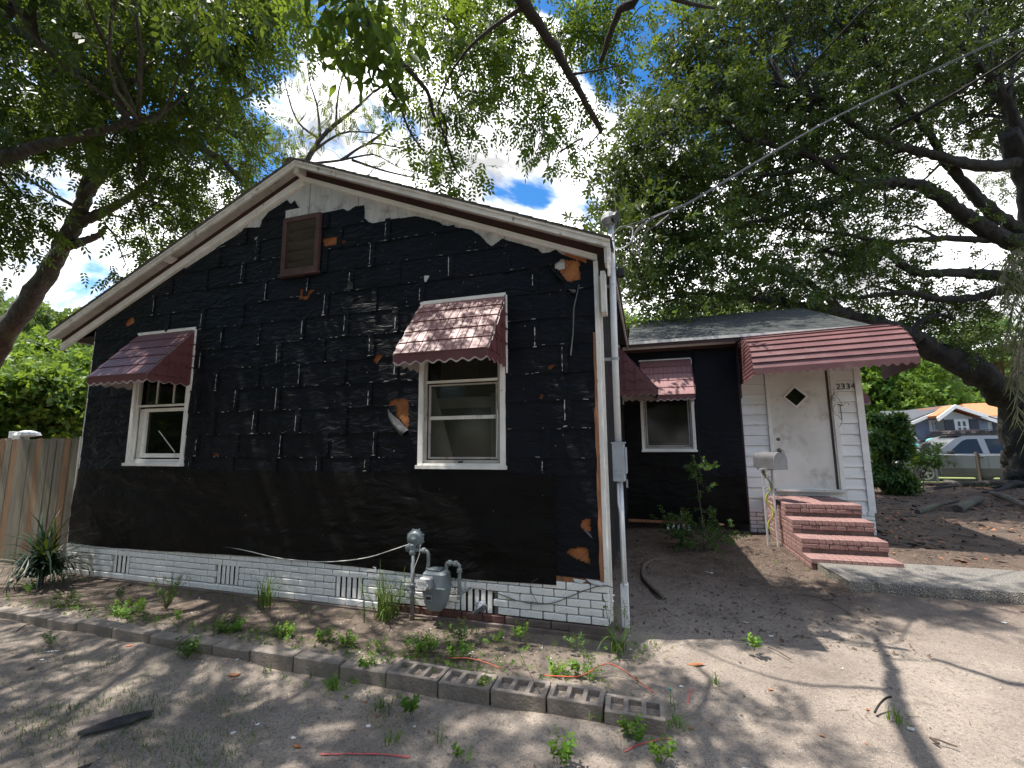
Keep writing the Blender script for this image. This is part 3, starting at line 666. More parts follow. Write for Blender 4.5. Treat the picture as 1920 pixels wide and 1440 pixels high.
o = bm_.build('caulk_scraps', 'gable_white', house, fix=False); o['kind'] = 'stuff'
# peeled flaps
def flap(name, tip, hinge0, hinge1, curl, m, lab=None, n=8):
    """sheet hanging from hinge0-hinge1 to tip, bulging out by curl (wall coordinates x,z)"""
    h0, h1, tp = map(np.array, (hinge0, hinge1, tip))
    def f(U, V):
        P = (h0[None, None]*(1-U[..., None])+h1[None, None]*U[..., None]); T = tp[None, None]+(P-(h0+h1)/2)*.35
        Q = P*(1-V[..., None])+T*V[..., None]; y = -.020-curl*np.sin(np.clip(V, 0, 1)*PI*.85)*(.6+.4*np.cos((U-.5)*2.2))-.014*fbm(U*5, V*5, 3)
        return np.stack([Q[..., 0], y, Q[..., 1]], -1)
    return grid(name, np.linspace(0, 1, n), np.linspace(0, 1, n), f, m, house, label=lab)
w2 = lambda x, y: tuple(onY(x, y, 0)[[0, 2]])
flap('peeled_flap', w2(752, 812), w2(729, 766), w2(768, 806), .07, 'paper_back', 'grey curl of paper peeled down beside the right front window')
flap('peeled_flap', w2(1050, 527), w2(1030, 498), w2(1058, 528), .06, 'paper')
flap('peeled_flap', w2(1077, 552), w2(1064, 543), w2(1082, 545), .05, 'paper_back')
flap('peeled_flap', w2(1112, 1007), w2(1094, 990), w2(1108, 1000), .05, 'paper_back')
flap('peeled_flap', w2(800, 530), w2(797, 518), w2(808, 518), .01, 'gable_white')
# brick foundation, one object per brick
BR = []
for i in range(10):
    b = MB(); b.cbox((-.0985+random.uniform(-.0012, .0012), -.045, -.0285), (.0985+random.uniform(-.0012, .0012), .045, .0285+random.uniform(-.0015, .0008)), random.uniform(.004, .0065)); BR.append(b.mesh('brick', fix=True))
BRS = []
for i in range(4):
    b = MB(); b.cbox((-.0205, -.006, -.102), (.0205, .006, .102), .004); BRS.append(b.mesh('brick'))
for me in BR+BRS: me.materials.append(M['brick_white'])
def half(L, mname, H=.057, D_=.09):
    b = MB(); b.cbox((-L/2, -D_/2, -H/2), (L/2, D_/2, H/2), .005); me = b.mesh('brick'); me.materials.append(M[mname]); return me
HC = {}
def brick_obj(parent, me, loc, rz=0., jit=.002):
    o = bpy.data.objects.new('brick', me); col.objects.link(o); o.parent = parent
    o.location = tuple(np.array(loc)+np.random.default_rng(int(abs(loc[0]*999+loc[2]*77777))).normal(0, jit*.6, 3)*np.array([.4, 1, .4])-org(parent)); o.rotation_euler = (random.uniform(-.006, .006), random.uniform(-.006, .006), rz+random.uniform(-.008, .008)); return o
fnd = MB().box((XL-.015, -.002, -.1), (XR-.008, .10, .392)).build('foundation', 'mortar_white', house)
VB = [(-5.89, -5.60), (-4.185, -3.90), (-2.545, -2.27), (-1.335, -1.015)]
for i, q in enumerate([(412, 453), (632, 683)]): VB[i+1] = (float(onY(q[0], 1060+50*i, 0)[0]), float(onY(q[1], 1060+50*i, 0)[0]))
CH = .0645
for c in range(5):
    zc = .072+CH*c+.032; x = XL-.02+(.1 if c % 2 else 0)
    if c % 2: brick_obj(fnd, HC.setdefault(.092, half(.092, 'brick_white')), (XL-.012+.04, .010, zc))
    while x < XR-.03:
        x1 = min(x+.197, XR+.002); segs = [(x, x1)]
        for a, d in VB:
            if zc < .285:
                ns = []
                for s0, s1 in segs:
                    if s1 <= a or s0 >= d: ns.append((s0, s1))
                    else:
                        if a-s0 > .02: ns.append((s0, a-.006))
                        if s1-d > .02: ns.append((d+.006, s1))
                segs = ns
        for s0, s1 in segs:
            L = s1-s0
            if L > .19: brick_obj(fnd, random.choice(BR), ((s0+s1)/2, .008, zc))
            elif L > .03:
                key = round(L, 2); brick_obj(fnd, HC.setdefault(key, half(key, 'brick_white')), ((s0+s1)/2, .008, zc))
        x += .206
for vi, (a, d) in enumerate(VB):
    n = 4 if vi in (0, 1, 2) else 5; n = max(3, int(round((d-a)/.068)))
    MB().box((a, -.016, .073), (d, -.001, .283)).build('vent_shade_box', 'dark', fnd)  # black box stands in for the shade inside the vent slots
    for i in range(n):
        brick_obj(fnd, random.choice(BRS), (a+(i+.5)*(d-a)/n, -.026, .176))
# lowest course: bare red and grey bricks, sill boards
x = XL+.05
while x < -.3:
    mm = 'brick_red' if -2.3 < x < -.95 else ('brick_white' if x < -2.3 else 'footing')
    key = ('low', mm); me = HC.setdefault(key, half(.197, mm)); brick_obj(fnd, me, (x+.1, .000, .036)); x += .206
MB().box((XL-.03, -.075, -.1), (XR+.01, .05, .004)).box((-.33, -.055, .0), (XR+.012, .02, .066)).build('footing', 'footing', fnd)
# rotten strip between bricks and paper
def sill(X, T): return np.stack([X, -.012+.014*fbm(X*9, T*3, 5)-.01*T, .386+.05*T+.012*fbm(X*5, T*2, 8, 4)], -1)
grid('rotten_sill', np.arange(XL, -.02, .03), np.linspace(0, 1, 5), sill, 'wood_splinter', house)
flap('torn_edge', w2(1125, 1098), w2(1098, 1083), w2(1140, 1090), .03, 'gable_white')
flap('torn_edge', w2(1085, 1093), w2(1075, 1083), w2(1100, 1087), .02, 'gable_white')
# corner boards
MB().box((-.036, -.022, .38), (.004, .012, 3.235)).build('corner_board', 'white_trim', house, label='narrow white corner board')
b = MB(); P = []; z = .4
zz = list(np.arange(.40, 2.6, .06)); 
vs = []; fs = []
for i, z in enumerate(zz):
    w = .018+.022*abs(float(fbm(z*3, 0, 5)))+(.018 if z < 1.9 else 0)*vn(z*7, 1, 2); vs += [(-.038-w, -.030, z), (-.0365, -.030, z), (-.0365, -.014, z), (-.038-w, -.014, z)]
for i in range(len(zz)-1):
    for k in range(4): fs.append((4*i+k, 4*i+(k+1) % 4, 4*i+4+(k+1) % 4, 4*i+4+k))
b.add(vs, fs).build('splintered_strip', 'wood_splinter', house, label='bare splintered wood strip beside the white corner board')
MB().tube([(XL-.004, -.012, .5), (XL-.012, -.016, 1.7), (XL-.004, -.012, 3.12)], .006, 5).build('corner_board', 'white_trim', house)
MB().box((.004, .012, .1), (.022, .11, 3.1)).build('side_board', 'white_old', house)
# rake: trim, brown frieze board, soffit, fascia, roof
def rake_strip(name, m, x0, x1, dz0, dz1, y0, y1, lab=None):
    b = MB()
    for a, c in ((x0, XA), (XA, x1)):
        b.prism([(a, y0, float(rake(a))+dz0), (c, y0, float(rake(c))+dz0), (c, y0, float(rake(c))+dz1), (a, y0, float(rake(a))+dz1)], (0, y1-y0, 0))
    return b.build(name, m, house, label=lab)
def side_strip(name, m, side, x, dz0, dz1, y0, y1, lab=None):
    a, c = (x, XA) if side < 0 else (XA, x)
    return MB().prism([(a, y0, float(rake(a))+dz0), (c, y0, float(rake(c))+dz0), (c, y0, float(rake(c))+dz1), (a, y0, float(rake(a))+dz1)], (0, y1-y0, 0)).build(name, m, house, label=lab)
XLO, XRO = -7.40, .13
side_strip('rake_trim', 'white_trim', -1, XLO+.03, -.035, .06, -.040, -.004); side_strip('rake_trim', 'white_trim', 1, -.0, .0, .055, -.040, -.004)
side_strip('frieze_board', 'brown_board', -1, XLO+.02, .06, .15, -.028, .02); side_strip('frieze_board', 'brown_board', 1, .06, .055, .158, -.028, .02)
side_strip('fascia', 'white_old', -1, XLO, .095, .150, -.175, -.150); side_strip('fascia', 'white_old', 1, XRO, .10, .158, -.175, -.150)
side_strip('fascia_lip', 'white_old', -1, XLO, .142, .166, -.186, -.1755); side_strip('fascia_lip', 'white_old', 1, XRO, .150, .172, -.186, -.1755)
for s_, xe in ((-1, XLO), (1, XRO)):      # soffit planks
    n = 9; xs = np.linspace(XA, xe, n+1)
    for a, c in zip(xs[:-1], xs[1:]):
        g = .004*s_; a2, c2 = a+g, c-g
        MB().prism([(a2, -.1495, float(rake(a2))+.135), (c2, -.1495, float(rake(c2))+.135), (c2, -.1495, float(rake(c2))+.150), (a2, -.1495, float(rake(a2))+.150)], (0, .12, 0)).build('soffit_board', 'soffit', house)
MB().box((-.06, -.05, -.012), (.06, .05, .012), Matrix.Rotation(-.41, 3, 'Y'), (-5.35, -.09, float(rake(-5.35))+.118)).build('soffit_patch', 'white_old', house)
MB().box((XA-.035, -.149, ZA+.03), (XA+.035, -.03, ZA+.145)).build('ridge_block', 'white_old', house)
# roof slab
b = MB()
for a, c in ((XLO-.02, XA), (XA, XRO+.02)):
    b.prism([(a, -.19, float(rake(a))+.172), (c, -.19, float(rake(c))+.172), (c, -.19, float(rake(c))+.190), (a, -.19, float(rake(a))+.190)], (0, 9.4, 0))
    b.prism([(a+.02, -.028, float(rake(a+.02))+.152), (c-.0, -.028, float(rake(c))+.152), (c-.0, -.028, float(rake(c))+.171), (a+.02, -.028, float(rake(a+.02))+.171)], (0, 9.2, 0))
b.build('roof', 'shingle_brown', house)
b = MB()                                   # shingle butts along the rake give the edge its steps
for s_, xe in ((-1, XLO-.02), (1, XRO+.02)):
    n = int(abs(xe-XA)/.14)
    for i in range(n):
        a = XA+s_*i*.14; c = XA+s_*(i*.14+.16); za, zc = float(rake(a)), float(rake(c))
        b.prism([(a, -.196, za+.1905), (c, -.196, zc+.1905), (c, -.196, zc+.2005), (a, -.196, za+.1915)], (0, 9.4, 0))
o = b.build('shingle_courses', 'shingle_brown', house); o['kind'] = 'stuff'
# left eave underside, right boxed end
MB().box((XLO, -.15, 3.055), (XLO+.02, 8.9, 3.15)).build('eave_fascia', 'white_old', house)
MB().box((XLO+.03, .02, 3.06), (XL-.005, 8.9, 3.075)).build('eave_soffit', 'dark', house)
MB().box((.075, -.150, 3.15), (.128, -.02, 3.32)).box((.1, -.172, 3.02), (.128, -.15, 3.36)).build('eave_end', 'white_old', house, label='weathered white boxed end of the right eave')
MB().box((.03, -.10, 2.72), (.072, .05, 3.10)).build('eave_end', 'white_old', house)
MB().box((.105, .0, 3.28), (.128, 4.3, 3.40)).build('eave_fascia', 'white_old', house)
# gable vent
vt = MB(); x0, x1, z0, z1 = VENT; fw = .055
vt.box((x0, -.055, z0), (x0+fw, .02, z1)); vt.box((x1-fw, -.055, z0), (x1, .02, z1)); vt.box((x0+fw, -.055, z1-fw), (x1-fw, .02, z1)); vt.box((x0+fw, -.055, z0), (x1-fw, .02, z0+fw)); vt.box((x0-.015, -.07, z0-.035), (x1+.01, .01, z0-.001))
vent = vt.build('gable_vent', 'vent_wood', house, label='peeling brown louvred vent under the gable peak')
MB().box((x0+.0, .1, z0), (x1, .12, z1)).build('vent_back', 'dark', vent)
for i in range(5):
    zc = z0+.10+i*.125; R_ = Matrix.Rotation(-.75, 3, 'X'); MB().box((x0+fw+.002-(x0+x1)/2, -.055, -.009), (x1-fw-.002-(x0+x1)/2, .055, .009), R_, ((x0+x1)/2, .012, zc)).build('slat', 'vent_slat', vent)
sc = MB()
for i in range(34): xx = x0+fw+.01+i*(x1-x0-2*fw-.02)/33; sc.tube([(xx, -.045, z0+fw), (xx, -.045, z1-fw)], .0012, 3, False)
for i in range(50): z_ = z0+fw+.01+i*(z1-z0-2*fw-.02)/49; sc.tube([(x0+fw, -.0465, z_), (x1-fw, -.0465, z_)], .0012, 3, False)
o = sc.build('insect_screen', 'vent_slat', vent, fix=False); o['kind'] = 'stuff'
MB().box((x0+.0, -.03, z1+.002), (x0+.32, -.012, z1+.115)).build('vent_header', 'gable_white', house)
# windows
def window(name, x0, x1, z0, z1, y, parent, style, lab=None, flip=1):
    fw = .05; b = MB(); yf = y-.035
    b.box((x0, yf, z0), (x0+fw, y+.05, z1)); b.box((x1-fw, yf, z0), (x1, y+.05, z1)); b.box((x0+fw, yf, z1-.03), (x1-fw, y+.05, z1)); b.box((x0+fw, yf+.004, z0+.03), (x1-fw, y+.05, z0+.05))
    w = b.build(name, 'white_trim', parent, label=lab)
    MB().box((x0-.012, yf-.025, z0-.004), (x1+.012, y+.05, z0+.030)).build('sill', 'white_trim', w)
    i0, i1 = x0+fw+.004, x1-fw-.004; zi = z0+.054
    def sash(nm, a, c, lo, hi, yy, t=.03, mm='white_trim'):
        q = MB(); q.box((a, yy, lo), (a+t, yy+.025, hi)); q.box((c-t, yy, lo), (c, yy+.025, hi)); q.box((a+t, yy, lo), (c-t, yy+.025, lo+t)); q.box((a+t, yy, hi-t*.8), (c-t, yy+.025, hi)); return q.build(nm, mm, w)
    zm = z0+.86 if style != 'wing' else z1-.05
    if style == 'l':
        sash('storm_frame', i0, i1, zi, zm+.68, y-.012, .022); MB().box((i0+.022, y-.008, zm-.14), (i1-.022, y+.012, zm-.115)).build('meeting_rail', 'white_trim', w)
        sash('lower_sash', i0+.11, i1-.022, zi+.04, zm-.16, y+.02, .05)
        MB().box((i0+.022, y+.03, zi+.02), (i0+.108, y+.045, zm-.16)).build('jamb_panel', 'white_old', w)
        MB().box((i0+.022, y+.046, zi+.02), (i1-.022, y+.049, zm+.65)).build('glass_pane', 'glass_dark', w)
        MB().box((x0+.02, y+.4, z0), (x1+.5, y+.42, z1)).build('room_shade_sheet', 'dark', w)  # near-black sheet stands in for the shade of the room
        MB().tube([(x0+.42, y+.04, z0+.42), (x0+.72, y+.04, z0+.16)], .006, 4).build('stick', 'white_old', w)
        for k in (1, 2): MB().box((i0+k*(i1-i0)/3-.008, y+.03, zm-.10), (i0+k*(i1-i0)/3+.008, y+.044, zm+.6)).build('muntin', 'white_old', w)
    elif style == 'r':
        sash('storm_frame', i0, i1, zi, zm+.68, y-.012, .024, 'soffit'); MB().box((i0+.024, y-.018, zm-.028), (i1-.024, y+.01, zm-.004)).build('meeting_rail', 'white_trim', w)
        sash('screen_frame', i0+.035, i1-.035, zi+.035, zm-.04, y+.014, .018, 'soffit')
        MB().box((i0+.05, y+.018, zm-.39), (i1-.05, y+.03, zm-.355)).build('inner_rail', 'white_old', w)
        MB().box((i0+.03, y+.0325, zi+.02), (i1-.03, y+.036, zm-.03)).build('glass_pane', 'glass', w)
        MB().box((i0+.03, y+.0325, zm+.0), (i1-.03, y+.036, zm+.6)).build('glass_pane', 'glass', w)
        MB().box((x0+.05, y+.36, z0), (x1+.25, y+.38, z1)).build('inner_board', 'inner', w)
        MB().prism([(x0+.05, y+.10, z0+.05), (x0+.33, y+.10, z0+.05), (x0+.08, y+.14, zm-.05), (x0+.05, y+.14, zm-.05)], (0, .02, 0)).build('leaning_panel', 'inner_pale', w)
        MB().box((x1-.22, y+.20, z0), (x1-.12, y+.23, zm-.12)).build('inner_post', 'inner_pale', w)
        MB().box((x0+.05, y+.24, zm-.26), (x1-.05, y+.26, zm-.15)).build('inner_board', 'inner_pale', w)
        for k in (1, 2): MB().box((i0+k*(i1-i0)/3-.01, y+.05, zm+.0), (i0+k*(i1-i0)/3+.01, y+.07, zm+.6)).build('muntin', 'inner', w)
        MB().tube([(i0+.38, y-.03, zi+.005), (i0+.43, y-.04, zi+.01)], .008, 5).build('catch', 'black', w)
        MB().tube([(i1-.035, y-.018, zi+.05), (i1-.025, y-.018, zi+.5)], .005, 4).build('catch', 'white_old', w)
    else:
        sash('storm_frame', i0, i1, zi, z1-.02, y-.012, .024, 'soffit'); sash('screen_frame', i0+.035, i1-.035, zi+.035, z1-.05, y+.01, .02, 'soffit')
        MB().box((i0+.03, y+.0345, zi+.02), (i1-.03, y+.038, z1-.03)).build('glass_pane', 'glass', w)
        MB().box((x0+.05, y+.2, z0), (x1-.05, y+.22, z1)).build('inner_board', 'dark', w)  # near-black board stands for the unlit wing room
        MB().box((i0+.05, y+.05, zi+.04), (i1-.05, y+.06, zi+.10)).build('inner_rail', 'inner', w)
    return w
window('window', *WIN['l'], 0, house, 'l', 'left front window, its sash open on a dark room')
window('window', *WIN['r'], 0, house, 'r', 'right front window with a pale board leaning inside')
# awnings: every pan of pressed metal is its own object
def awning(p0, ux, uy, w, z_top, z_front, proj, lab, cols=12, rows=5, fade='awning', parent=house):
    """p0: wall point at the left end, ux: along the wall, uy: away from it"""
    p0 = np.array(p0, float); ux = np.array(ux, float); uy = np.array(uy, float); U3 = np.array([0, 0, 1.])
    P = lambda u, v, dz=0.: p0+ux*u+uy*(v*proj)+U3*(z_top+(z_front-z_top)*v+dz-p0[2])
    nrm = np.cross(ux, uy*proj+U3*(z_front-z_top)); nrm /= np.linalg.norm(nrm)
    if nrm[2] < 0: nrm = -nrm
    b = MB(); b.prism([P(0, 0), P(w, 0), P(w, 1), P(0, 1)], -nrm*.004)
    a = b.build('awning', 'awning_in', parent, label=lab)
    cw = w/cols; me = None
    for i in range(cols):
        for j in range(rows):
            v0, v1 = j/rows, (j+1)/rows+.012; u0 = i*cw; stag = 0
            if v1 > 1.001: v1 = 1.004
            if me is None or j == rows-1 and i == 0 or j == 0 and i == 0:
                q = MB(); base = P(u0, v0)
                A, B_, C_, D_ = P(u0, v0)-base, P(u0+cw, v0)-base, P(u0+cw, v1)-base, P(u0, v1)-base; n = nrm
                h0, h1 = .004, .014; e = ux*.007
                pts = [A+n*h0, A+e+n*(h0+.005), B_-e*.4+n*(h0+.005), B_+n*h0, D_+n*h1, D_+e+n*(h1+.005), C_-e*.4+n*(h1+.005), C_+n*h1, D_+n*(h1-.006), C_+n*(h1-.006)]
                q.add(pts, [(0, 1, 5, 4), (1, 2, 6, 5), (2, 3, 7, 6), (4, 5, 6, 7, 9, 8)]); me = q.mesh('metal_pan', fix=False); me.materials.append(M[fade])
            o = bpy.data.objects.new('metal_pan', me); col.objects.link(o); o.parent = a; o.location = tuple(P(u0, v0)-org(a))
    # side cheeks made of overlapping vertical strips
    for sd, uu in ((-1, 0.), (1, w)):
        n = 7; out = ux*sd
        for i in range(n):
            v0, v1 = i/n+.004, (i+1)/n+.010; v1 = min(v1, 1.)
            A, B_ = P(uu, v0), P(uu, v1); lo = z_front-.0
            q = MB(); C1, C0 = B_.copy(), A.copy(); C1[2] = lo; C0[2] = lo
            q.prism([A+out*(.004+.009*(i % 2)), B_+out*(.004+.009*(i % 2)), C1+out*(.004+.009*(i % 2)), C0+out*(.004+.009*(i % 2))], out*.006).build('side_strip', 'awning_dark', a)
            for k in range(1, 4):      # laps
                zz = lo+k*.145+(.03 if i % 2 else 0); e0 = A if A[2] < B_[2] else B_
                if zz < min(A[2], B_[2])-.02:
                    c0 = A.copy(); c1 = B_.copy(); c0[2] = c1[2] = zz
                    q2 = MB(); q2.prism([c0+out*.0205, c1+out*.0205, c1+out*.0205-U3*.014, c0+out*.0205-U3*.014], out*.008).build('side_lap', 'awning_dark', a)
    # scalloped valance, front and sides
    def scallop(A, B_, off, name, mm, depth=.075):
        A = np.array(A); B_ = np.array(B_); L = np.linalg.norm(B_-A); n = max(3, int(round(L/.115))); k = n*8
        top = [A+(B_-A)*i/k for i in range(k+1)]; bot = [t-U3*(depth+.013*math.cos(2*PI*i/8+PI)) for i, t in enumerate(top)]
        vs = top+bot; m_ = k+1; q = MB(); q.add([v for v in vs]+[v+off for v in vs], [(i, i+1, m_+i+1, m_+i) for i in range(k)]+[(2*m_+i, 3*m_+i, 3*m_+i+1, 2*m_+i+1) for i in range(k)]+[(m_+i, m_+i+1, 3*m_+i+1, 3*m_+i) for i in range(k)])
        q.build(name, mm, a, fix=False)
    F0, F1 = P(0, 1)+uy*.004, P(w, 1)+uy*.004
    scallop(F0, F1, uy*-.0025, 'valance', 'awning_dark'); scallop(F0-uy*.004, F1-uy*.004, uy*-.002, 'valance_lining', 'awning_in', .09)
    for uu, sd in ((0, -1), (w, 1)):
        A = P(uu, 0); A[2] = z_front; B_ = P(uu, 1); scallop(A+ux*sd*.006, B_+ux*sd*.006, ux*sd*-.0025, 'valance', 'awning_dark'); scallop(A, B_, ux*sd*-.002, 'valance_lining', 'awning_in', .082)
    # wall trim
    q = MB(); A = P(-.012, 0, .004); B_ = P(w+.012, 0, .004)
    q.prism([A, B_, B_+U3*.022, A+U3*.022], uy*.02)
    q.prism([P(w+.012, 0, .0), P(w+.026, 0, .0), np.array([*P(w+.026, 0)[:2], z_front-.14]), np.array([*P(w+.012, 0)[:2], z_front-.14])], uy*.02)
    q.build('wall_trim', 'white_trim', a)
    return a
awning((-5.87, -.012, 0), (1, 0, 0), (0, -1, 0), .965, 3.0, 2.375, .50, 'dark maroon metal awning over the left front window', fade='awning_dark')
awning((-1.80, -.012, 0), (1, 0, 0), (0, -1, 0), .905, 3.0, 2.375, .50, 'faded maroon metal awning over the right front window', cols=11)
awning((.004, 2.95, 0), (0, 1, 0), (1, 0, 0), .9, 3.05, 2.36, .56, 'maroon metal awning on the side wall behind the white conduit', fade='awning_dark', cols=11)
# ---------------- wing
YW = 4.4; XW = 3.70
WWN = (.29, 1.20, 1.40, 2.9)
wall_solid('wing_wall', [0., XW], .2, lambda x: 3.42, [WWN], YW+.01, YW+.13, 'dark', house)
b = MB(); b.box((XW-.12, YW+.13, .2), (XW-.004, 9.4, 3.4)); b.box((.2, 9.3, .1), (XW-.12, 9.4, 3.4)); b.build('wing_side_wall', 'siding_white', house)
MB().prism([(XW-.06, YW, 3.36), (XW-.06, 9.4, 3.36), (XW-.06, 6.95, 4.33)], (.05, 0, 0)).build('wing_gable', 'siding_white', house)
def wp(X, Z):
    Y = YW-.012+.03*fbm(X*1.6-Z*.5, Z*1.1, 91, 3)+.014*fbm(X*5, Z*3, 93, 3)-.03*np.clip((X-1.0)/1., 0, 1)*np.clip((2.2-Z)/1.5, 0, 1)*np.sin(X*6+Z*2)
    return np.stack([X, np.minimum(Y, YW-.004), Z], -1)
kw = lambda X, Z: ~((X > WWN[0]) & (X < WWN[1]) & (Z > WWN[2]) & (Z < WWN[3]))
for a, c_, z0, z1, mm in ((0.01, 1.25, 2.06, 3.33, 'paper'), (.0, 1.93, .21, 1.02, 'paper_black'), (.01, 1.25, 1.0, 2.08, 'paper_black'), (1.23, 1.935, .98, 3.33, 'paper')):
    grid('wing_paper_sheet', np.unique(np.r_[np.arange(a, c_, .03), c_, .29, 1.20]).clip(a, c_), np.arange(z0, z1+.01, .03), lambda X, Z, a=a, z0=z0: wp(X, Z)+np.array([0, -.004*((a*3+z0*5) % 3), 0]), mm, house, keep=kw)
MB().box((1.93, YW-.03, .2), (1.955, YW+.01, 3.3)).build('splintered_strip', 'brown_board', house)
MB().box((.0, YW-.03, .17), (.95, YW+.01, .215)).build('base_board', 'wood_splinter', house)
window('window', *WWN, YW, house, 'wing', 'small wing window between the side awning and the white siding')
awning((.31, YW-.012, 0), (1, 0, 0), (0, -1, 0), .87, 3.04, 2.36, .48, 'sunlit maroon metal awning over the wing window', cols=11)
# wing foundation
wf = MB().box((1.95, YW+.004, -.02), (XW-.015, YW+.1, .47)).build('wing_foundation', 'mortar_white', house)
for c in range(7):
    zc = .05+CH*c; x = 1.95+(.1 if c % 2 else 0)
    if c % 2: brick_obj(wf, HC.setdefault(.09, half(.09, 'brick_white')), (1.995, YW+.0, zc))
    while x < XW-.05:
        L = min(.197, XW-.01-x)
        brick_obj(wf, random.choice(BR) if L > .19 else HC.setdefault(round(L, 2), half(round(L, 2), 'brick_white')), (x+L/2, YW+.0, zc)); x += .206
for i, (xx, n) in enumerate(((.62, 5),)):
    MB().box((xx, YW-.0, .02), (xx+.45, YW+.02, .168)).build('vent_shade_box', 'dark', wf)  # black box in place of shade behind the wing vent bricks
    for k in range(n): brick_obj(wf, BRS[k % 4], (xx+.04+k*.085, YW-.01, .07))
# siding boards either side of the door
def siding(x0, x1, zs):
    for z in zs:
        q = MB(); q.prism([(x0, YW-.012, z+.1675), (x0, YW+.008, z+.1675), (x0, YW+.008, z), (x0, YW-.034, z)], (x1-x0, 0, 0)); q.build('siding_board', 'siding_white', house)  # gap above each board shows the black wall as a shadow line
zs = [.465+.1725*i for i in range(17)]
siding(1.957, 2.335, zs); siding(3.352, 3.62, zs); siding(2.337, 3.350, zs[:2])
MB().box((3.622, YW-.045, .455), (3.715, YW+.02, 3.3)).build('corner_board', 'siding_white', house, label='white corner board right of the front door')
# door
dr = MB().box((2.395, YW-.008, .805), (3.235, YW+.035, 2.86)).build('front_door', 'door', house, label='dirty white front door with a small diamond window')
q = MB(); q.box((2.337, YW-.05, .80), (2.392, YW+.02, 2.92)); q.box((3.285, YW-.05, .80), (3.350, YW+.02, 2.92)); q.box((2.392, YW-.05, 2.865), (3.285, YW+.02, 2.92)); q.build('door_frame', 'white_trim', house)
MB().box((3.238, YW-.02, .80), (3.262, YW+.03, 2.86)).build('door_jamb', 'twig', house); MB().box((3.263, YW-.035, .80), (3.284, YW+.03, 2.86)).build('door_jamb', 'white_old', house)
MB().box((2.36, YW-.10, .762), (3.34, YW+.0, .798)).build('threshold', 'white_old', house)
cx, cz = 2.778, 2.30; s0, s1 = .195, .152
ring = lambda s: [(cx-s, cz), (cx, cz-s), (cx+s, cz), (cx, cz+s)]
q = MB(); yo, yi = YW-.022, YW-.009
A = [(x, yo, z) for x, z in ring(s0)]+[(x, yo, z) for x, z in ring(s1)]+[(x, yi, z) for x, z in ring(s0)]+[(x, yi, z) for x, z in ring(s1)]
q.add(A, [(i, (i+1) % 4, 4+(i+1) % 4, 4+i) for i in range(4)]+[(i, 8+i, 8+(i+1) % 4, (i+1) % 4) for i in range(4)]+[(4+i, 4+(i+1) % 4, 12+(i+1) % 4, 12+i) for i in range(4)]).build('diamond_frame', 'white_trim', dr)
MB().prism([(x, YW-.012, z) for x, z in ring(s1)], (0, .003, 0)).build('diamond_pane', 'glass_dark', dr)
for zz, r_ in ((1.60, .030), (1.42, .036)):
    MB().lathe((2.475, YW-.008, zz), (0, -1, 0), [(0, r_), (.006, r_), (.010, r_*.7), (.012, r_*.35), (.03, r_*.3), (.035, r_*.55), (.05, r_*.5), (.055, .004)] if zz < 1.5 else [(0, r_), (.008, r_), (.014, r_*.5), (.016, .004)], 14).build('door_knob' if zz < 1.5 else 'deadbolt', 'brass', dr)
q = MB(); q.cbox((2.465, YW-.055, 1.24), (2.54, YW-.025, 1.36), .006); lb = q.build('lock_box', 'black', dr); MB().box((2.480, YW-.0575, 1.265), (2.525, YW-.0555, 1.33)).build('key_plate', 'white', lb)
MB().tube([(2.475, YW-.04, 1.35), (2.475, YW-.04, 1.42), (2.53, YW-.04, 1.42), (2.53, YW-.04, 1.35)], .005, 6).build('shackle', 'brass', lb)
# house number
def text(s, size, loc, rot, m, parent, name, depth=.002, spacing=1.):
    cu = bpy.data.curves.new('tmp', 'FONT'); cu.body = s; cu.size = size; cu.extrude = depth; cu.align_x = 'CENTER'; cu.align_y = 'CENTER'; cu.space_character = spacing; cu.resolution_u = 4
    t = bpy.data.objects.new('tmp', cu); col.objects.link(t); dg = bpy.context.evaluated_depsgraph_get(); me = bpy.data.meshes.new_from_object(t.evaluated_get(dg))
    bpy.data.objects.remove(t); R_ = Matrix.Rotation(rot[2], 4, 'Z') @ Matrix.Rotation(rot[0], 4, 'X'); me.transform(R_)
    me.materials.clear(); me.name = name; return link(name, me, M[m], parent, loc)
for i, ch in enumerate('2334'): text(ch, .135, (3.395+i*.068, YW-.034, 2.435), (PI/2, 0, 0), 'ink', house, 'house_number')
# tangle of dry vine beside the number, stain patch
q = MB()
for i in range(5):
    p = np.array([3.32+random.uniform(-.02, .03), YW-.055, 2.42-i*.07]); pts = [p]
    for k in range(7): p = p+np.array([random.uniform(-.05, .05), random.uniform(-.01, .008), random.uniform(-.09, .04)]); pts.append(p)
    q.tube(pts, .003, 4)
q.tube([(3.35, YW-.05, 2.15), (3.42, YW-.05, 2.13)], .01, 5); q.tube([(3.385, YW-.05, 2.14), (3.39, YW-.05, 1.9)], .006, 5); q.build('dry_vine', 'twig', house)
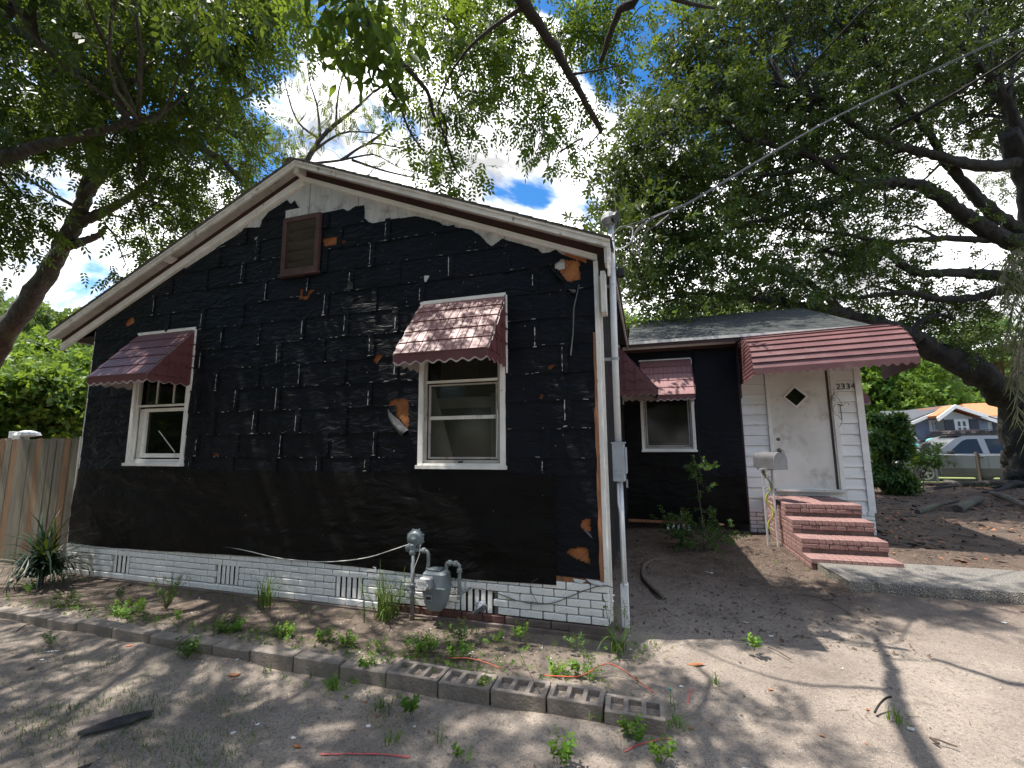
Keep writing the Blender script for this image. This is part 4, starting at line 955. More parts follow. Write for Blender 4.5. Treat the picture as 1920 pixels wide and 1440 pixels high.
# door awning: curved, horizontal slats
prof = [(4.38, 3.34), (4.16, 3.31), (3.96, 3.265), (3.80, 3.20), (3.67, 3.12), (3.565, 3.03), (3.49, 2.935), (3.435, 2.84), (3.40, 2.745), (3.38, 2.655)]
aw = MB().tube([(1.98, 3.42, 2.62), (3.88, 3.42, 2.68)], .012, 6).build('door_awning', 'awning_in', house, label='curved maroon slatted awning over the front door')
xa0, xa1 = 1.96, 4.02
for i in range(len(prof)-1):
    (ya, za), (yb, zb) = prof[i], prof[i+1]; n = np.array([0, -(za-zb), -(yb-ya)*1.]); n = np.array([0., -(za-zb), (ya-yb)]); n /= np.linalg.norm(n)
    tw = lambda x, y, z: (x, y, z+.055*(x-xa0)/(xa1-xa0))
    h0, h1 = .0, .022; pts = []
    sx0, sx1 = xa0+.0, xa1-.10*max(0, (3-i))/3
    prf = [np.array([0, ya, za])+n*h0, np.array([0, ya*.55+yb*.45, za*.55+zb*.45])+n*.006, np.array([0, yb, zb])+n*h1, np.array([0, yb, zb])+n*.0]
    vs = [tw(x, p[1], p[2]) for x in np.linspace(sx0, sx1, 8) for p in prf]; fs = [(a*4+k, a*4+k+1, a*4+k+5, a*4+k+4) for a in range(7) for k in range(3)]
    MB().add(vs, fs).build('awning_slat', 'awning_porch', aw, fix=False)
k = 19*8; top = [tw(xa0+(xa1-xa0)*i/k, 3.352, 2.66) for i in range(k+1)]; bot = [(t[0], t[1]+.0, t[2]-.095-.018*math.cos(2*PI*i/8+PI)) for i, t in enumerate(top)]
MB().add(top+bot, [(i, i+1, k+2+i, k+1+i) for i in range(k)]).build('valance', 'awning_porch', aw, fix=False)
for sx in (xa0+.005, xa1-.015):          # slatted ends
    for i in range(13):
        f_ = i/12; zz = 2.56+f_*.70; ys = [p[0] for p in prof if True]; yf = np.interp(zz, [p[1] for p in prof[::-1]], [p[0] for p in prof[::-1]]) if zz > 2.655 else 3.37
        s_ = .0 if sx < 3 else .055; e = -1 if sx < 3 else 1
        pts = [(sx+e*.008, yf, zz-.015+s_), (sx-e*.004, yf, zz+.055+s_), (sx-e*.004, YW-.03, zz+.055-.02), (sx+e*.008, YW-.03, zz-.015-.02)]
        if zz > 3.16: pts = [(sx+e*.008, yf+.02, zz-.015+s_), (sx-e*.004, yf+.1, zz+.03+s_), (sx-e*.004, YW-.03, zz+.03), (sx+e*.008, YW-.03, zz-.02)]
        MB().prism(pts, (e*.003, 0, 0)).build('side_slat', 'awning_porch', aw)
MB().tube([(1.965, 4.36, 2.3), (1.965, 4.36, 3.3)], .01, 6).build('awning_post', 'awning_dark', aw)
# wing roof
def wr_z(y): return 3.36+(y-4.08)*.392
q = MB(); q.prism([(.14, 4.06, wr_z(4.06)), (.14, 6.98, wr_z(6.98)), (.14, 9.9, wr_z(4.06)), (.14, 9.9, wr_z(4.06)-.03), (.14, 6.98, wr_z(6.98)-.03), (.14, 4.06, wr_z(4.06)-.03)], (3.67, 0, 0)); q.build('wing_roof', 'shingle', house)
q = MB()
for i in range(21):
    ya = 4.05+i*.14; yb = ya+.15
    for j in range(24):
        xa = .145+j*.153+(.07 if i % 2 else 0); xb = min(xa+.149, 3.815); zt = random.uniform(.007, .012)
        if xb-xa < .03: continue
        q.prism([(xa, ya, wr_z(ya)+.001), (xa, yb, wr_z(yb)+.0005), (xa, yb, wr_z(yb)+.002), (xa, ya, wr_z(ya)+zt)], (xb-xa, 0, 0))
o = q.build('wing_shingles', 'shingle', house, fix=False); o['kind'] = 'stuff'
MB().box((.14, 4.035, 3.305), (3.80, 4.058, 3.352)).build('gutter_board', 'white_old', house)
MB().box((.14, 4.06, 3.25), (3.79, 4.075, 3.304)).build('wing_fascia', 'brown_board', house)
MB().box((.14, 4.08, 3.34), (3.79, YW, 3.345)).build('wing_soffit', 'soffit', house)
MB().box((.02, YW-.035, 3.27), (1.94, YW-.001, 3.335)).build('wing_trim', 'white_trim', house)
MB().box((.02, YW-.030, 3.215), (1.94, YW-.001, 3.268)).build('wing_frieze', 'brown_board', house)
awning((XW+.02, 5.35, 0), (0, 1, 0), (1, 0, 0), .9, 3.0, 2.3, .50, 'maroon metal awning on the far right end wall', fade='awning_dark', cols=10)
MB().tube([(-.17, -.03, 3.02), (-.22, -.06, 2.8), (-.235, -.06, 2.55), (-.26, -.05, 2.36)], .006, 5).build('loose_wire', 'cable', house)
# ================================================================ FRONT STEPS AND WALK
steps = thing('front_steps', 'pinkish red brick steps rising to the white front door', 'steps', (2.65, 3.2, 0))
SX0, SX1 = 2.19, 3.12; FR = [2.38, 2.68, 2.98, 3.28]; ZT = [.168, .345, .525, .70]
ks = [half(.20, 'brick_step', .062, .30), half(.0675, 'brick_step', .062, .30), half(.19, 'brick_step', .052, .10), half(.105, 'brick_step', .052, .10)]
for i, (yf, zt) in enumerate(zip(FR, ZT)):
    ye = YW-.02
    MB().box((SX0+.012, yf+.012, -.05), (SX1-.012, ye, zt-.066)).build('mortar_core', 'mortar_step', steps)
    # top course on edge
    MB().box((SX0+.012, yf+.012, zt-.066), (SX1-.012, yf+.31 if i < 3 else ye, zt-.006)).build('mortar_core', 'mortar_step', steps)
    if i == 3:
        for r_ in range(3):
            yy = yf+.15+r_*.305
            xs = [SX0+.10, SX1-.10]; brick_obj(steps, ks[0], (xs[0], yy, zt-.031), jit=.003); brick_obj(steps, ks[0], (xs[1], yy, zt-.031), jit=.003)
            n = 7; x0 = SX0+.205; x1 = SX1-.205
            for k in range(n): brick_obj(steps, ks[1], (x0+(k+.5)*(x1-x0)/n, yy, zt-.031), jit=.003)
    else:
        yy = yf+.15; brick_obj(steps, ks[0], (SX0+.10, yy, zt-.031), jit=.003); brick_obj(steps, ks[0], (SX1-.10, yy, zt-.031), jit=.003)
        n = 7; x0 = SX0+.205; x1 = SX1-.205
        for k in range(n): brick_obj(steps, ks[1], (x0+(k+.5)*(x1-x0)/n, yy, zt-.031), jit=.003)
    if i > 0:           # riser course
        x = SX0+.002; pat = [.19, .105, .19, .105, .19, .105] if i % 2 else [.105, .19, .19, .105, .19, .105]
        zc = zt-.066-.029
        for w in pat:
            if x+w > SX1+.03: break
            brick_obj(steps, ks[2] if w > .15 else ks[3], (x+w/2, yf+.05, zc), jit=.003); x += w+.008
        zc2 = zt-.066-.029-.058
    # left side courses
    y = yf+.31
    while y < ye-.1 and i < 3: brick_obj(steps, ks[2], (SX0+.052, y+.095, zt-.031), PI/2, jit=.003); y += .205
    lv = [z for z in (zt-.095, zt-.153) if z > 0.03] if i else [.07, .012]
    for zc in lv:
        y = yf+.012
        while y < ye-.1:
            if True: brick_obj(steps, ks[2], (SX0+.05, y+.095, zc), PI/2, jit=.003)
            y += .205
walk = grid('walkway', np.r_[np.arange(2.24, 8, .05), np.arange(8, 40, .5)], np.linspace(0, 1, 26), lambda X, T: np.stack([X+.06*(1-T)*(X < 2.5)+.02*fbm(T*4, X*2, 3), 1.66+.92*T-.02*(X-2.2)*0+.015*fbm(X*2, T*0, 6), .125+.012*fbm(X*1.5, T*3, 9)+0*X], -1), 'aggregate', kind='structure')
def edge(X, T): return np.stack([X+.06*(X < 2.5), 1.66+.015*fbm(X*2, T*0, 6)-.012*np.sin(T*PI)+.012*fbm(X*9, T*5, 8)*(T > .05), (.125+.012*fbm(X*1.5, X*0, 9))*(1-T)-.06*T], -1)
grid('walkway_edge', np.r_[np.arange(2.24, 8, .05), np.arange(8, 40, .5)], np.linspace(0, 1, 8), edge, 'aggregate', kind='structure')
def edge2(Y, T): return np.stack([2.245+.06*(1-(Y-1.66)/.92)+.01*fbm(Y*7, T*5, 8), Y, .13*(1-T)-.06*T], -1)
grid('walkway_edge', np.linspace(1.655, 2.59, 14), np.linspace(0, 1, 6), edge2, 'aggregate', kind='structure')
# ================================================================ MAILBOX
mb = thing('mailbox', 'grey metal mailbox on a chipped white post with yellow green scrollwork', 'mailbox', (2.05, 3.56, 0))
mx, my = 2.055, 3.50; zb = 1.17
def mail_prof(n=14, w=.098, h=.145): return [(-w, 0)]+[(-w*math.cos(PI*i/n), h+w*math.sin(PI*i/n)) for i in range(n+1)]+[(w, 0)]
# box axis: door faces down-right toward the viewer
ax = np.array([.42, -.91, 0]); sx = np.array([.91, .42, 0])
P0 = np.array([mx-.05, my+.2, zb])
q = MB(); pr = mail_prof(); q.prism([P0+sx*a+np.array([0, 0, c]) for a, c in pr], ax*.44); body = q.build('box', 'mailbox', mb)
q = MB(); pr2 = mail_prof(14, .103, .143); q.prism([P0+ax*.440+sx*a+np.array([0, 0, c-.004]) for a, c in pr2], ax*.016); q.build('door', 'mailbox', mb)
q = MB(); q.prism([P0+ax*.445+sx*a+np.array([0, 0, c-.008]) for a, c in mail_prof(14, .108, .143)], ax*.006); q.build('rim', 'galv', mb)
q = MB(); e = P0+ax*.46+np.array([0, 0, .235]); q.tube([e, e+ax*.02, e+ax*.02+np.array([0, 0, .035]), e+np.array([0, 0, .03])], .006, 6); q.build('latch', 'black', mb)
fl = P0+ax*.12-sx*.088+np.array([0, 0, .09]); q = MB(); q.tube([fl, fl+np.array([0, 0, .12])], .004, 4); q.build('flag', 'pipe', mb)
q = MB(); q.box((mx-.09, my-.10, zb-.02), (mx+.09, my+.16, zb-.001)); q.build('bracket', 'galv', mb)
pl, prr = (mx-.055, my+.02), (mx+.060, my-.04)
MB().box((pl[0]-.011, pl[1]-.011, -.02), (pl[0]+.011, pl[1]+.011, zb-.02)).build('post_bar', 'post_white', mb); MB().box((prr[0]-.011, prr[1]-.011, -.02), (prr[0]+.011, prr[1]+.011, zb-.02)).build('post_bar', 'post_white', mb)
for i in range(5):
    z0 = .25+i*.19; pts = []; 
    for k in range(13): a = k/12; s_ = math.sin(a*PI)*.042*(1 if i % 2 else -1); cxm = (pl[0]+prr[0])/2, (pl[1]+prr[1])/2; pts.append((cxm[0]+s_*.88, cxm[1]-s_*.46, z0+a*.20))
    q = MB(); q.tube(pts, [.004+.013*math.sin(PI*k/12) for k in range(13)], 6); q.build('scroll', 'scroll', mb)
    q = MB(); pts = [(cxm[0]-s0*.88, cxm[1]+s0*.46, z0+.03+.13*k/10) for k, s0 in ((k, .030*math.cos(k*.7)*(1 if i % 2 else -1)) for k in range(11))]; q.tube(pts, .004, 5); q.build('scroll', 'post_white', mb)
# ================================================================ GAS METER
gm = thing('gas_meter', 'grey blue gas meter with its riser and regulator in front of the brick base', 'gas meter', (-1.60, -.14, 0))
q = MB(); gx = -1.765; gy = -.14
q.tube([(gx, gy, -.05), (gx, gy, .58)], .019, 12); q.build('riser_pipe', 'pipe', gm, smooth=True)
q = MB(); q.lathe((gx, gy, .20), (0, 0, 1), [(0, .022), (.01, .030), (.03, .030), (.04, .024), (.07, .024), (.08, .029), (.10, .029), (.105, .021)], 10); q.tube([(gx-.055, gy-.0, .285), (gx+.06, gy, .285)], .016, 8); q.tube([(gx, gy-.045, .285), (gx, gy+.02, .285)], .018, 8); q.build('shutoff_valve', 'pipe', gm)
MB().tube([(gx, gy, -.08), (gx, gy, .03)], .025, 10).build('riser_sleeve', 'pipe_rust', gm)
q = MB(); q.lathe((gx+.01, gy+.035, .70), (.12, -1, -.1), [(-.02, .03), (0, .078), (.012, .084), (.022, .084), (.026, .072), (.05, .058), (.06, .022), (.085, .020), (.088, .006)], 22); rg = q.build('regulator', 'meter', gm)
for k in range(8): a = k*PI/4+.4; MB().lathe((gx+.01+.083*math.cos(a), gy+.03, .70+.083*math.sin(a)), (0, -1, 0), [(-.01, .008), (.016, .008)], 6).build('bolt', 'meter', rg)
q = MB(); q.lathe((gx-.005, gy, .555), (0, 0, 1), [(0, .024), (.01, .034), (.03, .034), (.045, .028), (.09, .03), (.10, .022)], 12); q.lathe((gx-.05, gy-.01, .585), (0, 0, 1), [(0, .015), (.03, .026), (.05, .026)], 10); q.build('regulator_body', 'meter', gm)
def elbow(pts, r=.0165, name='outlet_pipe', m='pipe'):
    q = MB(); q.tube(smooth_path(pts, 1, 1, 5)[0], r, 12); return q.build(name, m, gm, smooth=True)
elbow([(gx, gy, .60), (gx+.08, gy, .60), (gx+.13, gy, .598), (gx+.155, gy, .575), (gx+.158, gy, .52), (gx+.158, gy, .44)], name='inlet_pipe')
elbow([(-1.425, gy, .42), (-1.425, gy, .47), (-1.42, gy, .50), (-1.40, gy, .508), (-1.33, gy, .506), (-1.305, gy, .495), (-1.297, gy, .46), (-1.297, gy, .24)])
for p, a in (((-1.605, gy, .435), (0, 0, 1)), ((-1.425, gy, .425), (0, 0, 1)), ((-1.655, gy, .60), (1, 0, 0)), ((-1.39, gy, .508), (1, 0, 0)), ((-1.335, gy, .506), (1, 0, 0)), ((-1.297, gy, .45), (0, 0, 1)), ((-1.297, gy, .225), (0, 0, 1))):
    p = np.array(p); MB().lathe(p, a, [(-.018, .021), (-.014, .026), (.014, .026), (.018, .021)], 8).build('fitting', 'pipe', gm)
elbow([(-1.297, gy, .245), (-1.27, gy+.03, .262), (-1.235, gy+.12, .285), (-1.22, gy+.16, .295)], name='return_pipe')
# meter body: lofted sections
secs = [(.055, .055, .040, 0), (.075, .075, .062, .0), (.14, .100, .072, 0), (.22, .117, .080, 0), (.245, .124, .086, 0), (.262, .126, .088, 0), (.270, .120, .084, 0), (.30, .118, .082, 0), (.375, .112, .076, 0), (.395, .095, .06, 0)]
q = MB(); vs = []; mcx, mcy = -1.515, gy-.01
def rr(w, d, z, n=5):
    out = []; r_ = min(w, d)*.42
    for cx_, cy_, a0 in ((w-r_, d-r_, 0), (-w+r_, d-r_, PI/2), (-w+r_, -d+r_, PI), (w-r_, -d+r_, 3*PI/2)):
        for k in range(n): a = a0+k*PI/2/(n-1); out.append((mcx+cx_+r_*math.cos(a), mcy+cy_+r_*math.sin(a), z))
    return out
for z, w, d, _ in secs: vs += rr(w, d, z+.045)
n = 20; m_ = len(secs); q.add(vs, [(i*n+j, i*n+(j+1) % n, (i+1)*n+(j+1) % n, (i+1)*n+j) for i in range(m_-1) for j in range(n)]+[tuple(range(n))[::-1], tuple((m_-1)*n+j for j in range(n))])
q.build('meter_body', 'meter', gm)
q = MB(); q.cbox((mcx-.11, mcy-.135, .305), (mcx+.005, mcy-.06, .405), .012); hd = q.build('dial_housing', 'galv', gm)
q = MB(); prf = []
for k in range(24): a = 2*PI*k/24; r_ = .052+.006*math.cos(6*a); prf.append((mcx-.075+r_*1.08*math.cos(a), mcy-.1375, .345+r_*.86*math.sin(a)))
q.prism(prf, (0, .002, 0)); fc = q.build('dial_face', 'white', hd)
for k, (dx, dz, r_) in enumerate(((-.036, .014, .010), (-.013, .016, .010), (.011, .015, .010), (.034, .013, .010), (-.010, -.022, .006), (.014, -.024, .006))):
    MB().lathe((mcx-.075+dx, mcy-.138, .345+dz), (0, -1, 0), [(0, r_), (.0012, r_)], 10).build('dial', 'black', hd); MB().lathe((mcx-.075+dx, mcy-.1393, .345+dz), (0, -1, 0), [(0, r_*.66), (.0008, r_*.66)], 10).build('dial_center', 'white', hd)
MB().box((mcx-.065, mcy-.0885, .205), (mcx-.005, mcy-.083, .25)).build('name_plate', 'galv', gm); MB().box((mcx-.06, mcy-.0895, .212), (mcx-.010, mcy-.0886, .236)).build('plate_print', 'black', gm)
q = MB(); q.cbox((mcx-.07, mcy-.045, .44), (mcx+.05, mcy+.05, .458), .006); q.build('top_flange', 'meter', gm)
# wires round the meter
def wire(name, lab, pts, r, m, cat_='wire', group=None, k=5):
    Q, _ = smooth_path(pts, 1, 1, k); q = MB(); q.tube(Q, r, 6); o = q.build(name, m, None, loc=Q[0], smooth=True); props(o, label=lab, cat=cat_, group=group); return o
P = lambda x, y, Y: tuple(onY(x, y, Y))
wire('wire', 'pale wire sagging from the gas regulator to the left along the black wall', [P(768, 1020, -.16), P(730, 1033, -.07), P(690, 1045, -.06), P(640, 1052, -.055), P(590, 1053, -.05), P(520, 1046, -.05), P(450, 1030, -.05), P(380, 1019, -.045)], .0045, 'cable_white')
wire('wire', 'pale wire looping down beside the gas riser pipe', [P(788, 1022, -.19), P(786, 1040, -.185), P(778, 1062, -.18), P(771, 1085, -.18), P(770, 1100, -.175), P(774, 1110, -.16), P(785, 1116, -.12), P(800, 1118, -.06), P(850, 1110, -.05), P(862, 1103, -.05)], .004, 'cable_white')
wire('wire', 'grey wire hanging in a long sag across the white brick base to the corner', [P(880, 1101, -.06), P(905, 1104, -.055), P(935, 1113, -.05), P(965, 1125, -.05), P(1000, 1132, -.05), P(1035, 1131, -.05), P(1070, 1118, -.05), P(1100, 1106, -.05), P(1130, 1098, -.045), P(1150, 1103, -.03), (.035, -.03, .33)], .0042, 'cable')
wire('wire', 'thin dark wire curling on the bricks left of the corner', [P(1008, 1085, -.045), P(995, 1094, -.045), P(996, 1108, -.045), P(1004, 1124, -.045), P(1010, 1133, -.045)], .0022, 'cable')
q = MB(); p = onY(900, 1142, -.05); rag = grid('rag', np.linspace(0, 1, 12), np.linspace(0, 1, 12), lambda U, V: np.stack([p[0]-.055+.11*U+.02*np.sin(V*6), -.045-.035*np.sin(U*PI)*np.sin(V*PI)-.03*fbm(U*4, V*4, 5), p[2]+.055-.10*V-.02*np.cos(U*5)+.02*fbm(U*3, V*3, 6)], -1), 'rag', loc=p)
props(rag, label='striped blue grey rag stuffed in the rightmost brick vent', cat='rag')
# ================================================================ ELECTRIC SERVICE
es = thing('electric_service', 'white conduit mast with weatherhead and grey breaker box at the house corner', 'conduit', (.12, .15, 0))
q = MB(); q.tube([(.115, .13, 1.58), (.12, .10, 2.6), (.13, .08, 3.58)], .030, 14); q.build('mast', 'conduit', es, smooth=True)
q = MB(); q.tube([(.120, .16, .35), (.117, .16, 1.24)], .024, 12); q.build('lower_conduit', 'conduit', es, smooth=True)
q = MB(); q.tube([(.098, .13, 1.22), (.098, .12, 1.05), (.112, .115, .95), (.116, .115, .6), (.115, .115, .35)], .010, 8); q.build('thin_conduit', 'conduit', es, smooth=True)
q = MB(); q.cbox((.085, .11, .02), (.150, .20, .37), .006); q.build('boot', 'conduit', es)
q = MB(); q.cbox((.062, .08, 1.235), (.165, .30, 1.575), .005); bx = q.build('breaker_box', 'panel', es)
q = MB(); q.cbox((.166, .09, 1.30), (.182, .29, 1.53), .003); q.build('side_cover', 'panel', bx)
MB().box((.056, .075, 1.565), (.175, .31, 1.578)).build('lid', 'panel', bx)
MB().lathe((.113, .079, 1.31), (0, -1, 0), [(0, .032), (.003, .032), (.004, .028), (.002, .027)], 18).build('knockout', 'panel', bx); MB().lathe((.113, .0785, 1.31), (0, -1, 0), [(0, .015), (.003, .015)], 14).build('knockout', 'panel', bx)
MB().box((.17, .12, 1.18), (.185, .14, 1.25)).build('seal_tag', 'galv', es)
for z in (3.02, 2.33): MB().lathe((.118+.004*(z-2), .11, z), (0, 0, 1), [(-.012, .036), (.012, .036)], 14).box((.0, .10, z-.014), (.09, .125, z+.014)).build('clamp', 'galv', es)
q = MB(); q.lathe((.13, .08, 3.56), (-.10, .05, 1), [(0, .034), (.05, .038), (.06, .06), (.10, .082), (.14, .076), (.17, .05), (.185, .015)], 16); q.build('weatherhead', 'galv', es, smooth=False)
q = MB(); q.lathe((.165, .03, 3.66), (.75, -.25, -.35), [(0, .05), (.03, .056), (.032, .01)], 12); q.build('weatherhead_face', 'black', es)
# service drop
for k in range(3):
    A = onY(1175+4*k, 424+3*k, .02); pts = [A, onY(1240, 400+2*k, .0)*.75+D(1240, 400+2*k, 4.3)*.25, D(1300, 374+1.5*k, 4.7), D(1420, 302+1.2*k, 5.5), D(1560, 222+k, 6.6), D(1730, 140+1.5*k, 7.8), D(1935, 44+2*k, 9.3), D(2150, -60+2*k, 11.5)]
    wire('power_cable', ['upper strand of the twisted power cable rising to the top right', 'middle strand of the twisted power cable rising to the top right', 'lower strand of the twisted power cable rising to the top right'][k], pts, .0042 if k else .005, 'cable', 'cable', 'twisted power cables', 6)
loops = [[(1163, 425), (1185, 428), (1183, 452), (1168, 465), (1150, 466)], [(1250, 398), (1222, 412), (1190, 440), (1186, 470), (1190, 478)], [(1245, 415), (1215, 432), (1202, 452), (1198, 482)], [(1152, 452), (1145, 448), (1160, 428), (1175, 424)], [(1205, 420), (1190, 440), (1197, 478)], [(1160, 500), (1170, 493), (1168, 485)]]
for i, l in enumerate(loops):
    Q = [onY(x, y, .02-.02*i) for x, y in l]; q = MB(); q.tube(smooth_path(Q, 1, 1, 5)[0], .0055, 6); q.build('wire_loop', 'cable' if i != 0 else 'conduit', es, smooth=True)
for l in ([(1252, 398), (1225, 410)], [(1254, 404), (1230, 425)]):
    q = MB(); q.tube([onY(x, y, -.02) for x, y in l], .016, 8); q.build('splice', 'black', es)
# small lamp head behind the corner
q = MB(); p = onY(1163, 510, .4); q.cbox(p+np.array([-.03, -.02, -.05]), p+np.array([.04, .04, .04]), .006); o = q.build('flood_lamp', 'black', None, loc=p); props(o, label='small dark lamp head beside the conduit under the eave', cat='lamp')
# ================================================================ CINDER BLOCKS
xb = [-8.0, -7.2, -6.4, -5.63, -5.22, -4.79, -4.42, -3.97, -3.53, -3.2, -2.87, -2.51, -2.12, -1.74, -1.37, -.985, -.635, -.285, .05, .39]
blk_pos = ['far left end of the block edging, past the yucca', 'third from the left end of the edging', 'below the yucca tips', 'just right of the yucca', 'under the sunlit clover patch', 'right of the sunlit clover patch', 'in front of the first brick vent', 'left of the bushy stick plant', 'in front of the bushy stick plant', 'right of the bushy stick plant', 'in front of the second brick vent', 'beside the first bright weed', 'left of the tall long-leaved grass', 'in front of the tall long-leaved grass', 'beneath the thickest weed cluster', 'open cell beside the thickest weed cluster', 'with open cells full of dead leaves', 'with two fresh weeds growing from its cells', 'at the free right end of the edging']
soil = []
for i in range(len(xb)-1):
    x0, x1 = xb[i]+.006, xb[i+1]-.006; rr_ = np.random.default_rng(i)
    y0 = -1.185+rr_.normal(0, .006)-(.02 if i > 17 else 0); y1 = y0+(.185 if i > 13 else .10); zt = .070+.014*min(1, i/14)+rr_.normal(0, .004); ca = rr_.normal(0, .012)
    q = MB(); c = np.array([(x0+x1)/2, (y0+y1)/2, 0])
    if i < 14: q.cbox((x0-c[0], y0-c[1], -.12), (x1-c[0], y1-c[1], zt), .006)
    else:
        w = x1-x0; t = .028; a, d = x0-c[0], x1-c[0]; e0, e1 = y0-c[1], y1-c[1]
        q.cbox((a, e0, -.12), (d, e0+t, zt), .004); q.cbox((a, e1-t, -.12), (d, e1, zt), .004)
        for k in range(4): xx = a+(w-t)*k/3; q.box((xx+.0005, e0+t-.003, -.11), (xx+t-.0005, e1-t+.003, zt-.003))
        q.box((a+.01, e0+.01, -.10), (d-.01, e1-.01, zt-.055 if i != 18 else zt-.10))
    if i >= 14: soil.append((x0+.03, x1-.03, y0+.03, y1-.03, zt-(.02 if i < 14 else .035)))
    me = q.mesh('concrete_block'); me.materials.append(M['block']); o = link('concrete_block', me, None, None, c, label='grey concrete edging block '+blk_pos[i], cat='concrete block', group='concrete blocks edging the planting strip'); o.rotation_euler.z = ca
for (a_, c_, e_, g_, z_) in soil:
    grid('cell_soil', np.linspace(a_-.012, c_+.012, 16), np.linspace(e_-.012, g_+.012, 8), lambda X, Y: np.stack([X, Y, z_+.018*fbm(X*14, Y*14, 5)+.012*fbm(X*40, Y*40, 6)], -1), 'ground', kind='structure')
# ================================================================ WOOD FENCE
fe = thing('wood_fence', 'weathered tan and grey picket fence left of the black house', 'fence', (-8., .16, 0))
x = -6.93; i = 0; rf = np.random.default_rng(5)
while x > -11.2:
    w = rf.uniform(.128, .145); zt = 1.70+rf.normal(0, .012); gap = .045 if i == 3 else rf.uniform(.002, .008); ln = -.0; dy = rf.normal(0, .004); rt = rf.normal(0, .006)
    q = MB(); d = .025; y0 = .13+dy
    q.prism([(x-w, y0, -.05), (x, y0, -.05), (x+rt+.03*0, y0, zt-.03), (x+rt-.03, y0, zt), (x+rt-w+.03, y0, zt), (x+rt-w, y0, zt-.03)], (0, .018, 0))
    q.build('picket', 'fence_b' if (i % 4 in (1, 3) or rf.random() < .25) else 'fence_a', fe); x -= w+gap; i += 1
for z in (.35, 1.35): MB().box((-11.2, .152, z), (-6.93, .19, z+.085)).build('rail', 'fence_b', fe)
MB().box((-6.925, .06, -.05), (-6.895, .15, 1.71)).build('end_post', 'white_old', fe, label='pale edge board at the right end')
MB().box((-11.2, .12, -.1), (-6.93, .165, .02)).build('kick_board', 'fence_b', fe)
# grey metal sheet and things glimpsed past the fence
o = MB().box((-7.45, 1.0, 0), (-6.86, 1.03, 1.55)).build('metal_sheet', 'galv', None, loc=(-7.1, 1., 0)); props(o, label='grey sheet glimpsed in the gap between fence and house', cat='metal sheet')
# ================================================================ TREES
def sample_px(poly, n, dfun, gaps=(), seed=0, mind=0.):
    r = np.random.default_rng(seed); P = np.array(poly); lo, hi = P.min(0), P.max(0); out = []; t = 0
    while len(out) < n and t < n*60:
        t += 1; x, y = r.uniform(lo[0], hi[0]), r.uniform(lo[1], hi[1])
        if not inpoly(np.array([x]), np.array([y]), poly)[0]: continue
        if any((x-g[0])**2+((y-g[1]))**2 < g[2]**2 for g in gaps): continue
        if mind and any((x-o[0])**2+(y-o[1])**2 < mind**2 for o in out): continue
        out.append((x, y, dfun(x, y, r)))
    return [D(*o) for o in out]
